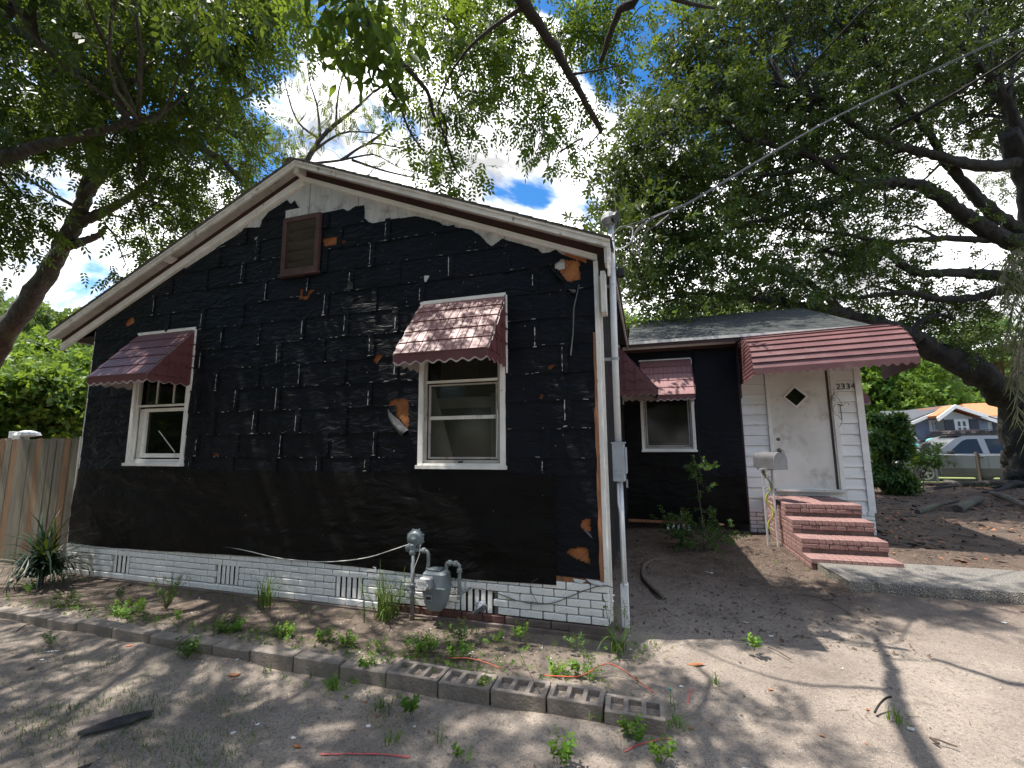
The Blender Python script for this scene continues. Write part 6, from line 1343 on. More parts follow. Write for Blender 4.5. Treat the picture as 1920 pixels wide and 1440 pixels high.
W_ = [((430, 1188), 34, .11, 'bright weed behind the edging, left of the next bright weed'), ((530, 1197), 28, .09, 'bright upright weed below the grass clump between vents'), ((608, 1203), 30, .08, 'round bright weed left of the tall grass clump'), ((650, 1213), 22, .07, 'small bright weed touching the edging below the tall grass'), ((712, 1222), 10, .04, 'tiny weed growing out of a block cell left of the thick cluster'), ((790, 1222), 62, .15, 'thickest bright weed cluster spilling over the blocks'), ((860, 1236), 22, .08, 'weed at the right end of the thick cluster'), ((868, 1200), 30, .12, 'low soft weed patch between gas meter and edging'), ((930, 1205), 12, .04, 'small yellow green weed right of the gas meter patch'), ((975, 1200), 10, .04, 'lone pale seedling near the sunlit sand by the bricks'), ((1042, 1268), 20, .055, 'fresh weed standing in a block cell, left one of two'), ((1092, 1272), 30, .08, 'fresh branching weed in a block cell, right one of two'), ((690, 1262), 22, .06, 'weed on the sand just outside the edging below the tall grass'), ((912, 1298), 12, .035, 'tiny round weed outside the edging below the open cells'), ((770, 1340), 8, .03, 'thin upright seedling in the sand left of centre'), ((1190, 1388), 20, .06, 'yellow green weed beside the right red line'), ((870, 1432), 10, .04, 'weed at the bottom edge left of centre'), ((1048, 1432), 10, .04, 'weed at the bottom edge near the centre'), ((1240, 1432), 14, .05, 'weed at the bottom edge beside the white scrap'), ((1413, 1220), 12, .04, 'lone weed at the edge of the roof shadow'), ((1080, 1214), 26, .10, 'soft weed patch below the bricks near the corner'), ((225, 1125), 14, .05, 'dark leafed weed beside the yucca'), ((240, 1155), 60, .18, 'sunlit patch of low clover behind the edging'), ((330, 1163), 8, .03, 'small weed under the twiggy plant'), ((120, 1140), 40, .16, 'low clover patch behind the leftmost blocks'), ((50, 1112), 8, .04, 'round leafed weed under the yucca'), ((95, 1208), 18, .07, 'dark green weed outside the edging at the far left'), ((350, 1235), 26, .12, 'flat weed patch in front of the second vent on the bare dirt')]
for i, ((x, y), n, rad, lab) in enumerate(W_):
    weed(onZ(x, y, .02 if y < 1290 else .0), n, rad*.8, 200+i, lab, H=.04+rad*.35, m='leaf_weed' if i not in (7, 20, 21, 24, 26, 27) else 'grass', sc=.75)
T_ = [((625, 1290), 60, 'yellow green grass tuft outside the edging'), ((1270, 1362), 30, 'grass tuft past the end of the block edging'), ((1682, 1352), 26, 'grass tuft beside the bent stick'), ((735, 1395), 20, 'grass tuft above the long red line'), ((715, 1330), 26, 'dull grass tuft left of the thin seedling'), ((1120, 1352), 14, 'small grass tuft below the last blocks'), ((1098, 1235), 22, 'grass tuft with dry blades by the house corner'), ((1225, 1212), 16, 'grass tuft in the roof shadow near the corner'), ((505, 1258), 12, 'faint grass tuft below the dark red leaves'), ((1335, 1282), 16, 'dark grass tuft in the branch shade'), ((1260, 1330), 10, 'few blades sprouting from the last block'), ((820, 1395), 12, 'small grass tuft right of the long red line')]
for i, ((x, y), n, lab) in enumerate(T_): blades('grass_tuft', lab, 'grass tuft', onZ(x, y, 0), n, .10, .0045, 'leaf_weed' if i in (0, 1, 2, 3, 5) else 'grass', .022, 1, 300+i, 1.0)
# ground cover too fine to count
r = np.random.default_rng(77); V = []; Q = []; T = []
for cx_, cy_, sx_, sy_, n in [(-2.9, -1.95, .45, .16, 1500), (-2.35, -1.7, .3, .2, 500), (-1.9, -2.0, .25, .15, 500), (-3.6, -1.5, .5, .1, 350), (-1.25, -1.4, .12, .1, 160), (-4.6, -.85, .6, .12, 420), (-.2, -.8, .3, .15, 120), (-1.1, -.6, .4, .15, 260), (-3., -.85, .8, .12, 300), (9.5, 13.6, 2.4, .3, 700)]:
    P_ = np.stack([r.normal(cx_, sx_, n), r.normal(cy_, sy_, n)], 1); k = vn(P_[:, 0]*5, P_[:, 1]*5, 3) > .42
    for x, y in P_[k]:
        a = r.uniform(0, 6.28); l = r.uniform(.015, .05)*(3 if y > 8 else 1); z = float(gz(x, y)); d = np.array([math.cos(a), math.sin(a), 0])*r.uniform(.2, 1.); s = np.array([-math.sin(a), math.cos(a), 0])*.002*(3 if y > 8 else 1); p = np.array([x, y, z-.002]); b0 = len(V); V += [p-s, p+s, p+d*l*.8+s*.3+[0, 0, l*.8], p+d*l*.8-s*.3+[0, 0, l*.8]]; Q.append((b0, b0+1, b0+2, b0+3)); T += [r.uniform()]*4
link('ground_grass', quads_mesh('ground_grass', np.array(V), np.array(Q), np.array(T)), M['grass'], None, (0, 0, 0), kind='stuff', label='thin low grass scattered over the sand and planting strip', cat='grass')
def scatter(name, lab, m, n, fn, size, flat=.15, seed=0, cat_='litter', clump=None):
    r = np.random.default_rng(seed); x, y = fn(r, n)
    if clump: k = vn(x*clump[0], y*clump[0], seed) > clump[1]; x, y = x[k], y[k]
    n = len(x); z = gz(x, y)+.003; a = r.uniform(0, 2*PI, n); L_ = size[0]*r.lognormal(0, .45, n); w = L_*r.uniform(size[1]*.6, size[1]*1.3, n)
    d = np.stack([np.cos(a), np.sin(a), r.normal(0, flat, n)], 1); s = np.stack([-np.sin(a), np.cos(a), r.normal(0, flat, n)], 1); p = np.stack([x, y, z], 1)
    V = np.stack([p-d*L_[:, None]/2, p+s*w[:, None]/2, p+d*L_[:, None]/2+[0, 0, .002], p-s*w[:, None]/2], 1).reshape(-1, 3); V[:, 2] += .003
    o = link(name, quads_mesh(name, V, np.arange(4*n).reshape(-1, 4), np.repeat(r.uniform(0, 1, n), 4)), M[m], None, (0, 0, 0), kind='stuff', label=lab, cat=cat_)
fr = lambda r, n: (r.uniform(-6, 4.5, n), -2.2+r.uniform(0, 1, n)**1.3*4.5)
rt = lambda r, n: (r.uniform(3.4, 16, n), r.uniform(1, 15, n))
wg = lambda r, n: (r.uniform(.1, 2.3, n), r.uniform(.2, 4.3, n))
bd = lambda r, n: (r.uniform(-6.5, -.2, n), r.uniform(-.98, -.1, n))
scatter('leaf_litter', 'fine brown leaf litter strewn over the front dirt', 'litter', 5200, fr, (.012, .35), .25, 1, clump=(1.7, .38))
scatter('yard_leaves', 'brown and reddish fallen leaves covering the right yard', 'deadleaf', 5200, rt, (.07, .45), .25, 2, clump=(.8, .42)); scatter('yard_litter', 'dark leaf litter covering the right yard', 'litter', 9000, rt, (.08, .4), .3, 3)
scatter('wing_litter', 'dark litter on the shaded soil by the wing', 'litter', 2600, wg, (.025, .4), .3, 4); scatter('strip_litter', 'litter on the planting strip', 'litter', 1500, bd, (.016, .35), .3, 5)
scatter('grit', 'pale grit on the sandy yard', 'gravel', 5200, fr, (.0055, .8), .3, 6, 'grit'); scatter('strip_grit', 'pale grit and chips in the planting strip', 'scrap', 170, bd, (.012, .6), .2, 7, 'grit')
scatter('red_leaves', 'few scattered reddish leaves on the front sand', 'deadleaf', 90, fr, (.032, .45), .3, 8); scatter('paint_chips', 'small white paint chips on the front dirt', 'scrap', 70, fr, (.014, .5), .12, 9, 'paint chips')
def twigs(n, fn, seed, L0):
    r = np.random.default_rng(seed); q = MB(); x, y = fn(r, n)
    for i in range(n):
        a = r.uniform(0, 6.28) if seed % 2 else r.normal(-.6, .5); p = np.array([x[i], y[i], 0]); pts = []
        for k in range(4): pts.append((p[0], p[1], float(gz(p[0], p[1]))+.005)); a += r.normal(0, .25); p = p+np.array([math.cos(a), math.sin(a), 0])*L0*r.uniform(.3, 1)/3
        q.tube(pts, [L0*.012*r.uniform(.5, 1.2)]*4, 4, False)
    return q
o = twigs(170, fr, 11, .11).build('fine_twigs', 'twig', None, loc=(0, 0, 0), fix=False); props(o, kind='stuff', label='fine dry twigs scattered on the sand', cat='twigs')
o = twigs(120, rt, 13, .5).build('yard_twigs', 'twig', None, loc=(0, 0, 0), fix=False); props(o, kind='stuff', label='dry sticks scattered over the right yard', cat='twigs')
# single pieces of debris
def chip(lab, x, y, L_, w, ang, m='scrap', name='white_scrap', cat_='scrap', z=0., t=.003, seed=1):
    r = np.random.default_rng(seed+int(x)); c = onZ(x, y, z); c[2] = float(gz(c[0], c[1]))+.004+z; n = 7; poly = []
    for k in range(n): a = 2*PI*k/n; u = math.cos(a)*L_/2*r.uniform(.7, 1.1); v = math.sin(a)*w/2*r.uniform(.7, 1.1); poly.append((c[0]+u*math.cos(ang)-v*math.sin(ang), c[1]+u*math.sin(ang)+v*math.cos(ang), c[2]+r.normal(0, .002)))
    o = MB().prism(poly, (0, 0, t)).build(name, m, None, loc=c); props(o, label=lab, cat=cat_); return o
chip('white scrap beside the grass tuft by the bent stick', 1708, 1362, .045, .035, .4); chip('white scrap at the bottom edge right of centre', 1400, 1434, .05, .03, .1); chip('white sliver in the roof shadow, left of the other two', 1330, 1073, .10, .035, -.3); chip('pale scrap lower in the roof shadow', 1446, 1189, .05, .03, .1); chip('thin white sliver upper in the roof shadow', 1398, 1163, .07, .02, -.4); chip('white scrap near the walkway edge at the right', 1883, 1170, .05, .03, .2)
chip('white scrap above the dark red leaves', 444, 1243, .03, .025, .5); chip('long white sliver by the dark weed at the far left', 96, 1220, .11, .02, .6); chip('white diamond scrap at the far left', 78, 1237, .04, .025, .2); chip('white scrap left of the brown curled leaf', 437, 1368, .035, .022, .3); chip('white scrap above the brown curled leaf', 483, 1352, .035, .025, .8); chip('white scrap right above the brown curled leaf', 550, 1378, .03, .022, .2); chip('pale stone chip left of the thin seedling', 690, 1355, .03, .025, .4); chip('small white scrap under the thin seedling', 777, 1358, .02, .012, .4); chip('white curl on the sand below the last blocks', 1050, 1335, .035, .02, -.5); chip('white scrap under the house corner weeds', 1180, 1187, .03, .02, .5); chip('white chip right of the corner weeds', 1183, 1212, .035, .02, .2)
chip('green bottle cap on the sand right of the blocks', 1257, 1290, .022, .018, 0, 'teal', 'bottle_cap', 'bottle cap', t=.006); chip('white scrap beside the green bottle cap', 1277, 1283, .03, .02, .3)
chip('orange yellow leaf left of the flat weed patch', 242, 1216, .05, .022, .5, 'cord_orange', 'fallen_leaf', 'leaf'); chip('brown curled leaf near the left end of the red line', 557, 1393, .055, .018, .1, 'deadleaf', 'fallen_leaf', 'leaf', t=.008); chip('rusty leaf below the thick weed cluster', 686, 1311, .035, .02, .3, 'deadleaf', 'fallen_leaf', 'leaf'); chip('brown leaf right of the tiny round weed', 970, 1314, .05, .018, -.1, 'deadleaf', 'fallen_leaf', 'leaf'); chip('orange leaf below the last block joint', 1133, 1340, .04, .018, -.5, 'deadleaf', 'fallen_leaf', 'leaf'); chip('red leaf in a sun patch at the bottom right', 1541, 1376, .03, .016, -.2, 'deadleaf', 'fallen_leaf', 'leaf'); chip('orange leaf left of the bent stick', 1627, 1328, .025, .02, .8, 'deadleaf', 'fallen_leaf', 'leaf'); chip('curled orange leaf near the dark grass tuft', 1445, 1290, .03, .022, .1, 'deadleaf', 'fallen_leaf', 'leaf'); chip('dark red leaf bunch on the sand left of centre', 440, 1265, .09, .05, .3, 'deadleaf', 'fallen_leaf', 'leaf')
chip('orange leaf at the lower right of the block edging end', 1297, 1362, .035, .025, .3, 'deadleaf', 'fallen_leaf', 'leaf'); chip('small orange leaf in the sand right of the edging', 1335, 1352, .025, .014, 1.2, 'deadleaf', 'fallen_leaf', 'leaf')
a, b_ = onZ(145, 1380, 0), onZ(288, 1338, 0); d = (b_-a); n_ = np.array([-d[1], d[0], 0])/np.linalg.norm(d)
def slab(U, V): 
    w = .055*np.sin(np.clip(U*.9+.1, 0, 1)*PI)**.5*(.7+.5*U); P_ = a[None, None]+d*U[..., None]+n_*((V-.5)*w*2)[..., None]; P_[..., 2] = .012+.020*np.sin(V*PI)*(.4+.6*np.sin(U*PI))+.010*fbm(U*12, V*5, 4); P_[..., :2] += .012*fbm(U*9, V*9, 5)[..., None]; return P_
o = grid('bark_slab', np.linspace(0, 1, 30), np.linspace(0, 1, 9), slab, 'char', loc=a); props(o, label='flat charcoal grey slab of bark on the dirt at the lower left', cat='bark slab')
chip('dark bark sliver at the bottom edge left', 160, 1432, .06, .02, .9, 'char', 'bark_piece', 'bark')
# painted red lines, orange cord, hose, sticks
def ribbon(name, lab, cat_, pts, w, m, z=.006):
    Q, _ = smooth_path([onZ(x, y, 0) for x, y in pts], 1, 1, 8); t = np.gradient(Q, axis=0); n = np.stack([-t[:, 1], t[:, 0], 0*t[:, 0]], 1); n /= np.linalg.norm(n, axis=1)[:, None]; ww = w*(.45+.9*vn(np.arange(len(Q))*.8, 0, 3))[:, None]
    A, B_ = Q-n*ww, Q+n*ww; 
    for X_ in (A, B_): X_[:, 2] = gz(X_[:, 0], X_[:, 1])+z
    V = np.stack([A, B_], 1).reshape(-1, 3); k = len(Q); o = link(name, quads_mesh(name, V-Q[0], np.array([(2*i, 2*i+1, 2*i+3, 2*i+2) for i in range(k-1)])), M[m], None, Q[0]); props(o, label=lab, cat=cat_)
ribbon('marking_line', 'long red marking line sprayed on the sand at the bottom centre', 'marking', [(600, 1408), (640, 1407), (690, 1408), (730, 1409), (768, 1412)], .006, 'paint_red'); ribbon('marking_line', 'short slanted red marking line right of centre', 'marking', [(1170, 1406), (1200, 1398), (1230, 1391), (1258, 1382)], .005, 'paint_red'); ribbon('marking_line', 'short upright red mark near the end of the edging', 'marking', [(1296, 1286), (1292, 1300), (1289, 1318)], .004, 'paint_red')
wire('cord', 'orange cord arching over the sand behind the last blocks', [onZ(1020, 1266, .11), onZ(1050, 1268, .10), onZ(1085, 1268, .10), onZ(1108, 1258, .09), onZ(1125, 1248, .08), onZ(1145, 1245, .07), onZ(1165, 1254, .05), onZ(1190, 1272, .03), onZ(1225, 1298, .015)], .0035, 'cord_orange', 'cord'); wire('cord', 'orange cord lying across the blocks right of the thick weeds', [onZ(845, 1234, .10), onZ(875, 1234, .11), onZ(905, 1240, .11), onZ(940, 1254, .10)], .0035, 'cord_orange', 'cord')
h_ = [onZ(x, y, .02) for x, y in ((1245, 1049), (1222, 1051), (1207, 1062), (1206, 1082), (1220, 1100), (1240, 1118))]; wire('hose', 'dark old hose curving on the shaded soil beside the house corner', h_, .024, 'twig', 'hose')
wire('stick', 'bent grey stick standing up from the sand at the lower right', [onZ(1640, 1336, .01), onZ(1648, 1322, .03), onZ(1660, 1310, .055), onZ(1672, 1306, .07)], .006, 'bark_dark', 'stick')
wire('stick', 'dark curved stick lying at the bottom right', [onZ(1748, 1384, .01), onZ(1762, 1388, .015), onZ(1775, 1393, .01), onZ(1795, 1400, .01)], .004, 'twig', 'stick'); wire('stick', 'black stick fragment left of the curved one at the bottom right', [onZ(1744, 1383, .01), onZ(1760, 1394, .01)], .007, 'twig', 'stick')
wire('stick', 'long thin twig across the ground before the walkway', [onZ(1455, 1118, .01), onZ(1475, 1114, .01), onZ(1500, 1115, .01), onZ(1540, 1122, .01), (2.1, .9, .01)], .004, 'twig', 'stick'); wire('stick', 'thin leaning stalk rising out of the blocks', [onZ(1030, 1328, .01), onZ(1005, 1285, .08), onZ(985, 1245, .14), onZ(975, 1225, .20)], .0018, 'twig', 'stick')
wire('stick', 'forked stick at the far left beyond the edging', [onZ(28, 1185, .01), onZ(48, 1172, .01), onZ(60, 1168, .01), onZ(40, 1160, .01), onZ(12, 1150, .01)], .004, 'twig', 'stick'); wire('stick', 'long stick in the roof shadow', [onZ(1440, 1213, .01), onZ(1460, 1222, .012), onZ(1483, 1236, .01)], .004, 'twig', 'stick')
# ================================================================ VEHICLES
def car(name, lab, cat_, x0, y0, z0, prm):
    """nose towards -X; x0 = nose, y0 = near side"""
    L_, Wd, H, paint = prm['L'], prm['W'], prm['H'], prm['paint']; t = thing(name, lab, cat_, (x0+L_/2, y0+Wd/2, z0)); bt = prm.get('belt', 1.02); gc = .28
    P3 = lambda x, y, z: (x0+x, y0+y, z0+z); fw, rw = prm['wheels']; wr_ = prm.get('wr', .37)
    arch = lambda c, r_: [(c+r_*math.cos(a), .36+r_*math.sin(a)) for a in np.linspace(0, PI, 9)]
    low = [(.06, .40), (.0, .55), (.03, .80), (.10, .90), (1.05, bt-.02), (prm['ws'], bt), (L_-.12, bt+.02), (L_-.02, .80), (L_, .55), (L_-.06, .36)]+[(c, z) for c, z in arch(rw, .44)]+[(rw-.5, .30), (fw+.5, .30)]+[(c, z) for c, z in arch(fw, .44)]+[(.3, .36)]
    secs = []                                     # side loops with tumblehome
    V = []; n = len(low)
    for y, ins in ((.06, .03), (0., 0.), (.0, 0.), ):
        pass
    q = MB(); loops = [(Wd*.5, 0), (.10, 0), (.025, .0), (0., .03)]
    ys = [0.0, .06, Wd-.06, Wd]; sc_ = [.985, 1., 1., .985]; cen = np.array([L_/2, .62]); vs = []
    for y, s_ in zip(ys, sc_): vs += [P3(cen[0]+(a-cen[0])*s_, y, cen[1]+(b-cen[1])*s_) for a, b in low]
    q.add(vs, [(i*n+j, i*n+(j+1) % n, (i+1)*n+(j+1) % n, (i+1)*n+j) for i in range(3) for j in range(n)]+[tuple(range(n))[::-1], tuple(3*n+j for j in range(n))]); body = q.build('body', paint, t)
    # cabin
    gh = prm['cab']; ins = .16; q = MB(); m_ = len(gh); ztop = max(z for _, z in gh); f_ = lambda z: .03+ins*(z-bt)/(ztop-bt)
    q.add([P3(x, f_(z), z) for x, z in gh]+[P3(x, Wd-f_(z), z) for x, z in gh], [tuple(range(m_)), tuple(range(2*m_-1, m_-1, -1))]+[(i, i+m_, (i+1) % m_+m_, (i+1) % m_) for i in range(m_)]); q.build('cabin', paint, t)
    for wn in prm['wins']:
        q = MB(); q.add([P3(x, f_(z)-.008, z) for x, z in wn]+[P3(x, f_(z)+.02, z) for x, z in wn], [tuple(range(len(wn))), tuple(range(2*len(wn)-1, len(wn)-1, -1))]+[(i, i+len(wn), (i+1) % len(wn)+len(wn), (i+1) % len(wn)) for i in range(len(wn))]); q.build('side_window', 'glass_car', t)
    a, b2 = gh[0], gh[1]; q = MB(); e = .02; q.add([P3(a[0]-e, .16, a[1]+e), P3(a[0]-e, Wd-.16, a[1]+e), P3(b2[0]-e, Wd-.24, b2[1]-.02), P3(b2[0]-e, .24, b2[1]-.02)], [(0, 1, 2, 3)]); q.build('windscreen', 'glass_car', t, fix=False)
    for c in (fw, rw):
        for yy, sg in ((-.01, -1), (Wd+.01, 1)):
            q = MB(); cc_ = P3(c, yy, wr_); q.lathe(cc_, (0, sg, 0), [(-.22, wr_*.9), (-.20, wr_), (-.02, wr_), (.0, wr_*.94), (.001, wr_*.68), (-.03, wr_*.66), (-.031, .02)], 24); wh = q.build('wheel', 'black', t)
            q = MB(); q.lathe(cc_, (0, sg, 0), [(-.028, wr_*.64), (-.004, wr_*.66), (-.004, wr_*.58), (-.028, wr_*.56)], 24)
            for k in range(5):
                an = k*2*PI/5; u = np.array([math.cos(an), 0, math.sin(an)]); v_ = np.array([-math.sin(an), 0, math.cos(an)]); p = np.array(cc_)+np.array([0, sg*-.012, 0]); q.prism([p+u*.03-v_*.035, p+u*wr_*.6-v_*.022, p+u*wr_*.6+v_*.022, p+u*.03+v_*.035], (0, sg*.01, 0))
            q.lathe(cc_, (0, sg, 0), [(-.01, .06), (.004, .05)], 12); q.build('rim', 'rim', wh)
    for yy in (.08, Wd-.38): q = MB(); q.cbox(P3(.005, yy, .66), P3(.10, yy+.30, .80), .02); q.build('headlight', 'lamp', t)
    q = MB(); q.cbox(P3(-.04, .05, .36), P3(.12, Wd-.05, .52), .03); q.build('bumper', 'black' if prm.get('dk') else paint, t)
    q = MB(); q.cbox(P3(prm['ws']+.42, -.17, bt-.02), P3(prm['ws']+.58, -.01, bt+.14), .02); q.build('wing_mirror', 'black', t)
    for hx in prm['handles']: q = MB(); q.cbox(P3(hx, -.02, bt-.14), P3(hx+.20, .01, bt-.09), .008); q.build('door_handle', 'black', t)
    for hx in prm['seams']: MB().box(P3(hx, -.003, .42), P3(hx+.014, .012, bt)).build('door_seam', 'black', t)
    MB().box(P3(fw+.47, -.012, .29), P3(rw-.47, .012, .56)).build('lower_cladding', 'black', t)
    MB().box(P3(.3, .2, .22), P3(L_-.3, Wd-.2, .36)).build('underbody', 'black', t)
    return t, P3
sx = onZ(1722, 902, 0.); s_y = 16.6; nx = float(onY(1683, 870, s_y)[0])
suv = dict(L=4.61, W=1.83, H=1.76, paint='silver', belt=1.06, wheels=(.86, 3.55), ws=1.15, cab=[(1.15, 1.05), (1.98, 1.66), (2.25, 1.74), (3.9, 1.76), (4.35, 1.68), (4.56, 1.05)],
    wins=[[(1.62, 1.10), (2.14, 1.56), (2.30, 1.62), (2.60, 1.63), (2.66, 1.10)], [(2.86, 1.10), (2.82, 1.63), (3.52, 1.63), (3.74, 1.10)], [(3.90, 1.12), (3.72, 1.62), (4.18, 1.60), (4.36, 1.14)]], handles=[2.42, 3.44], seams=[1.55, 2.74, 3.82])
t, P3 = car('suv', 'silver suv with a black roof rack parked behind the chain link fence', 'suv', nx, s_y, -.05, suv)
q = MB(); q.box(P3(2.0, .25, 1.80), P3(2.75, 1.58, 1.83)); q.build('rack_fairing', 'black', t); q = MB()
for k in range(6): x = 2.75+k*.34; q.box(P3(x, .22, 1.82), P3(x+.18, .25, 1.94)); q.box(P3(x, 1.58, 1.82), P3(x+.18, 1.61, 1.94)); q.box(P3(x+.02, .25, 1.83), P3(x+.06, 1.58, 1.85))
q.box(P3(2.2, .20, 1.78), P3(4.7, .24, 1.82)); q.box(P3(2.2, 1.59, 1.78), P3(4.7, 1.63, 1.82)); q.tube([P3(2.6, .22, 1.98), P3(4.7, .22, 1.98)], .012, 5); q.build('roof_rack', 'black', t)
tr_ = dict(L=5.6, W=1.95, H=1.85, paint='car_dark', belt=1.20, wheels=(.95, 4.5), ws=1.45, cab=[(1.4, 1.18), (2.1, 1.80), (3.2, 1.86), (3.65, 1.78), (3.75, 1.18)], wins=[[(1.8, 1.26), (2.22, 1.70), (2.72, 1.74), (2.74, 1.26)], [(2.84, 1.26), (2.82, 1.75), (3.35, 1.74), (3.50, 1.26)]], handles=[2.5, 3.4], seams=[1.6, 2.8, 3.6], dk=1)
yT = 25.5; xT = float(onY(1700, 815, yT)[0]); tt, P3 = car('pickup_truck', 'dark brown pickup truck in front of the far grey house', 'pickup truck', xT, yT, float(gz(xT, yT))+.2, tr_)
MB().box(P3(3.8, .06, 1.2), P3(5.5, 1.9, 1.7)).build('cap', 'car_dark', tt); MB().box(P3(4.0, .05, 1.28), P3(5.3, .062, 1.62)).build('side_window', 'glass_car', tt)
# low pale car, mostly hidden
pc = dict(L=4.3, W=1.7, H=1.4, paint='white', belt=.85, wheels=(.8, 3.4), ws=1.1, cab=[(1.1, .84), (1.7, 1.28), (2.9, 1.32), (3.9, .86)], wins=[[(1.45, .9), (1.85, 1.22), (2.3, 1.25), (2.3, .9)], [(2.4, .9), (2.4, 1.25), (2.85, 1.23), (3.4, .9)]], handles=[2.0], seams=[1.3, 2.35])
yC = 21.8; xC = float(onY(1672, 830, yC)[0]); car('car', 'low pale car half hidden behind the dark shrub and suv', 'car', xC, yC, float(gz(xC, yC)), pc)
for x, y, Yb, lab in ((1708, 832, 20.6, 'teal rounded bin lid left of the windscreen of the suv'), (1752, 823, 20.6, 'teal rounded bin lid just above the bonnet of the suv')):
    p = onY(x, y, Yb); q = MB(); q.lathe((p[0], Yb, 0), (0, 0, 1), [(0, .2), (p[2]-.12, .27), (p[2]-.10, .30)], 14); t = thing('trash_bin', lab, 'trash bin', (p[0], Yb, 0)); q.build('bin_body', 'teal', t); q = MB(); q.lathe((p[0], Yb, p[2]-.10), (0, 0, 1), [(0, .31), (.05, .30), (.12, .22), (.15, .05)], 14); q.build('lid', 'teal', t)
# chain link fence
cf = thing('chain_link_fence', 'low chain link fence in front of the silver suv', 'fence', (10, 13.8, 0)); yF = 15.3
xs = [float(onY(x, 860, yF)[0]) for x in (1560, 1658, 1753, 1832, 1920, 2020)]; ztf = 1.04
for i, x in enumerate(xs): MB().tube([(x, yF, -.05), (x, yF, ztf+(.04 if i != 3 else .1))], .032 if i != 3 else .055, 8).build('post', 'pipe' if i != 3 else 'twig', cf)
MB().tube([(xs[0], yF, ztf), (xs[2], yF, ztf+.0), (xs[3], yF, ztf-.03), (xs[-1], yF, ztf)], .022, 7).build('top_rail', 'galv', cf)
V = []; Q = []; st = .075; 
for x in np.arange(xs[0]-1.1, xs[-1], st):
    for sg in (1, -1):
        a = np.array([x if sg > 0 else x+1.0, yF-.03, .02]); b3 = np.array([x+1.0 if sg > 0 else x, yF-.03, 1.02])
        for w_ in (np.array([.0028, 0, 0]), np.array([0, .0028, 0])): b0 = len(V); V += [a-w_, a+w_, b3+w_, b3-w_]; Q.append((b0, b0+1, b0+2, b0+3))
link('wire_mesh', quads_mesh('wire_mesh', np.array(V)-org(cf), np.array(Q)), M['pipe'], cf, kind='stuff')
# red vehicle with yellow warning strip behind the fence
vr = dict(L=4.8, W=1.9, H=2.0, paint='car_red', belt=1.1, wheels=(.9, 3.8), ws=.9, cab=[(.9, 1.08), (1.4, 1.60), (4.4, 1.66), (4.7, 1.08)], wins=[[(1.3, 1.15), (1.6, 1.52), (2.3, 1.54), (2.3, 1.15)], [(2.45, 1.15), (2.45, 1.54), (3.4, 1.54), (3.4, 1.15)]], handles=[2.1], seams=[1.2, 2.4])
yV = 3.6; xr_ = float(onY(152, 833, yV)[0]); tv, P3 = car('red_van', 'red vehicle glimpsed through the gap between fence pickets', 'van', xr_-4.0, yV, 0., vr)
zs_ = float(onY(150, 834, yV-.1)[2]); MB().box((xr_-1.6, yV-.10, zs_-.07), (xr_+1.1, yV-.03, zs_+.07)).build('warning_strip', 'yellow', tv)
text('E TH', .13, (float(onY(149, 834, yV-.1)[0]), yV-.102, zs_), (PI/2, 0, 0), 'ink', tv, 'strip_lettering')
p = onY(52, 812, 1.6); q = MB(); q.lathe((p[0], 1.6, 1.2), (0, 0, 1), [(0, .03), (p[2]-1.28, .03), (p[2]-1.25, .20), (p[2]-1.19, .17), (p[2]-1.15, .05)], 18); o = q.build('dish', 'white', None, loc=(p[0], 1.6, 0)); props(o, label='white domed dish showing above the picket fence', cat='dish')
p = onY(27, 814, 1.6); q = MB(); q.cbox((p[0]-.08, 1.55, 1.0), (p[0]+.08, 1.65, p[2]+.05), .01); o = q.build('white_box', 'white', None, loc=(p[0], 1.6, 0)); props(o, label='small white box top left of the domed dish', cat='box')
q = MB(); nhx, nhy = at(150, 24); nh = thing('far_house', 'pale roofed house glimpsed above the fence beside the wall', 'house', (nhx, nhy, 0)); q.box((nhx-3, nhy, 0), (nhx+4, nhy+5, 2.6)); q.build('wall', 'pale_siding', nh); MB().prism([(nhx-3.4, nhy-.4, 2.55), (nhx+4.4, nhy-.4, 2.55), (nhx+4.4, nhy+2.5, 3.9), (nhx-3.4, nhy+2.5, 3.9)], (0, 0, .1)).build('roof', 'soffit', nh); MB().box((nhx+1, nhy-.03, 1), (nhx+2, nhy-.005, 2)).build('window', 'glass_car', nh)
# ================================================================ FAR HOUSES
yH = 27.4; zg = .6
def X_(px_, y=yH): return float(onY(px_, 800, y)[0])
def Z_(px_, py_, y=yH): return float(onY(px_, py_, y)[2])
h1 = thing('far_house', 'white house with bright orange shingle roof and dark shutters across the street', 'house', (X_(1830), yH+3, zg))
x0, x1, x2 = X_(1772), X_(1826), X_(1905); ze = Z_(1800, 783); 
MB().prism([(x0, yH, zg-.3), (x1, yH, zg-.3), (x1, yH, ze), ((x0+x1)/2-.3, yH, Z_(1790, 770)), (x0, yH, ze)], (0, .78, 0)).build('front_wing', 'pale_siding', h1)
MB().box((x1, yH+1.3, zg-.3), (x2+6, yH+8, ze)).build('wall', 'pale_siding', h1)
ax_ = (x0+x1)/2-.3; za = Z_(1790, 766)
q = MB(); q.prism([(x0-.5, yH-.5, ze-.2), (ax_, yH-.5, za), (ax_, yH-.5, za+.2), (x0-.55, yH-.5, ze+.02)], (0, .12, 0)); q.prism([(x1+.4, yH-.5, ze-.1), (ax_, yH-.5, za), (ax_, yH-.5, za+.2), (x1+.45, yH-.5, ze+.1)], (0, .12, 0)); q.build('bargeboard', 'white', h1)
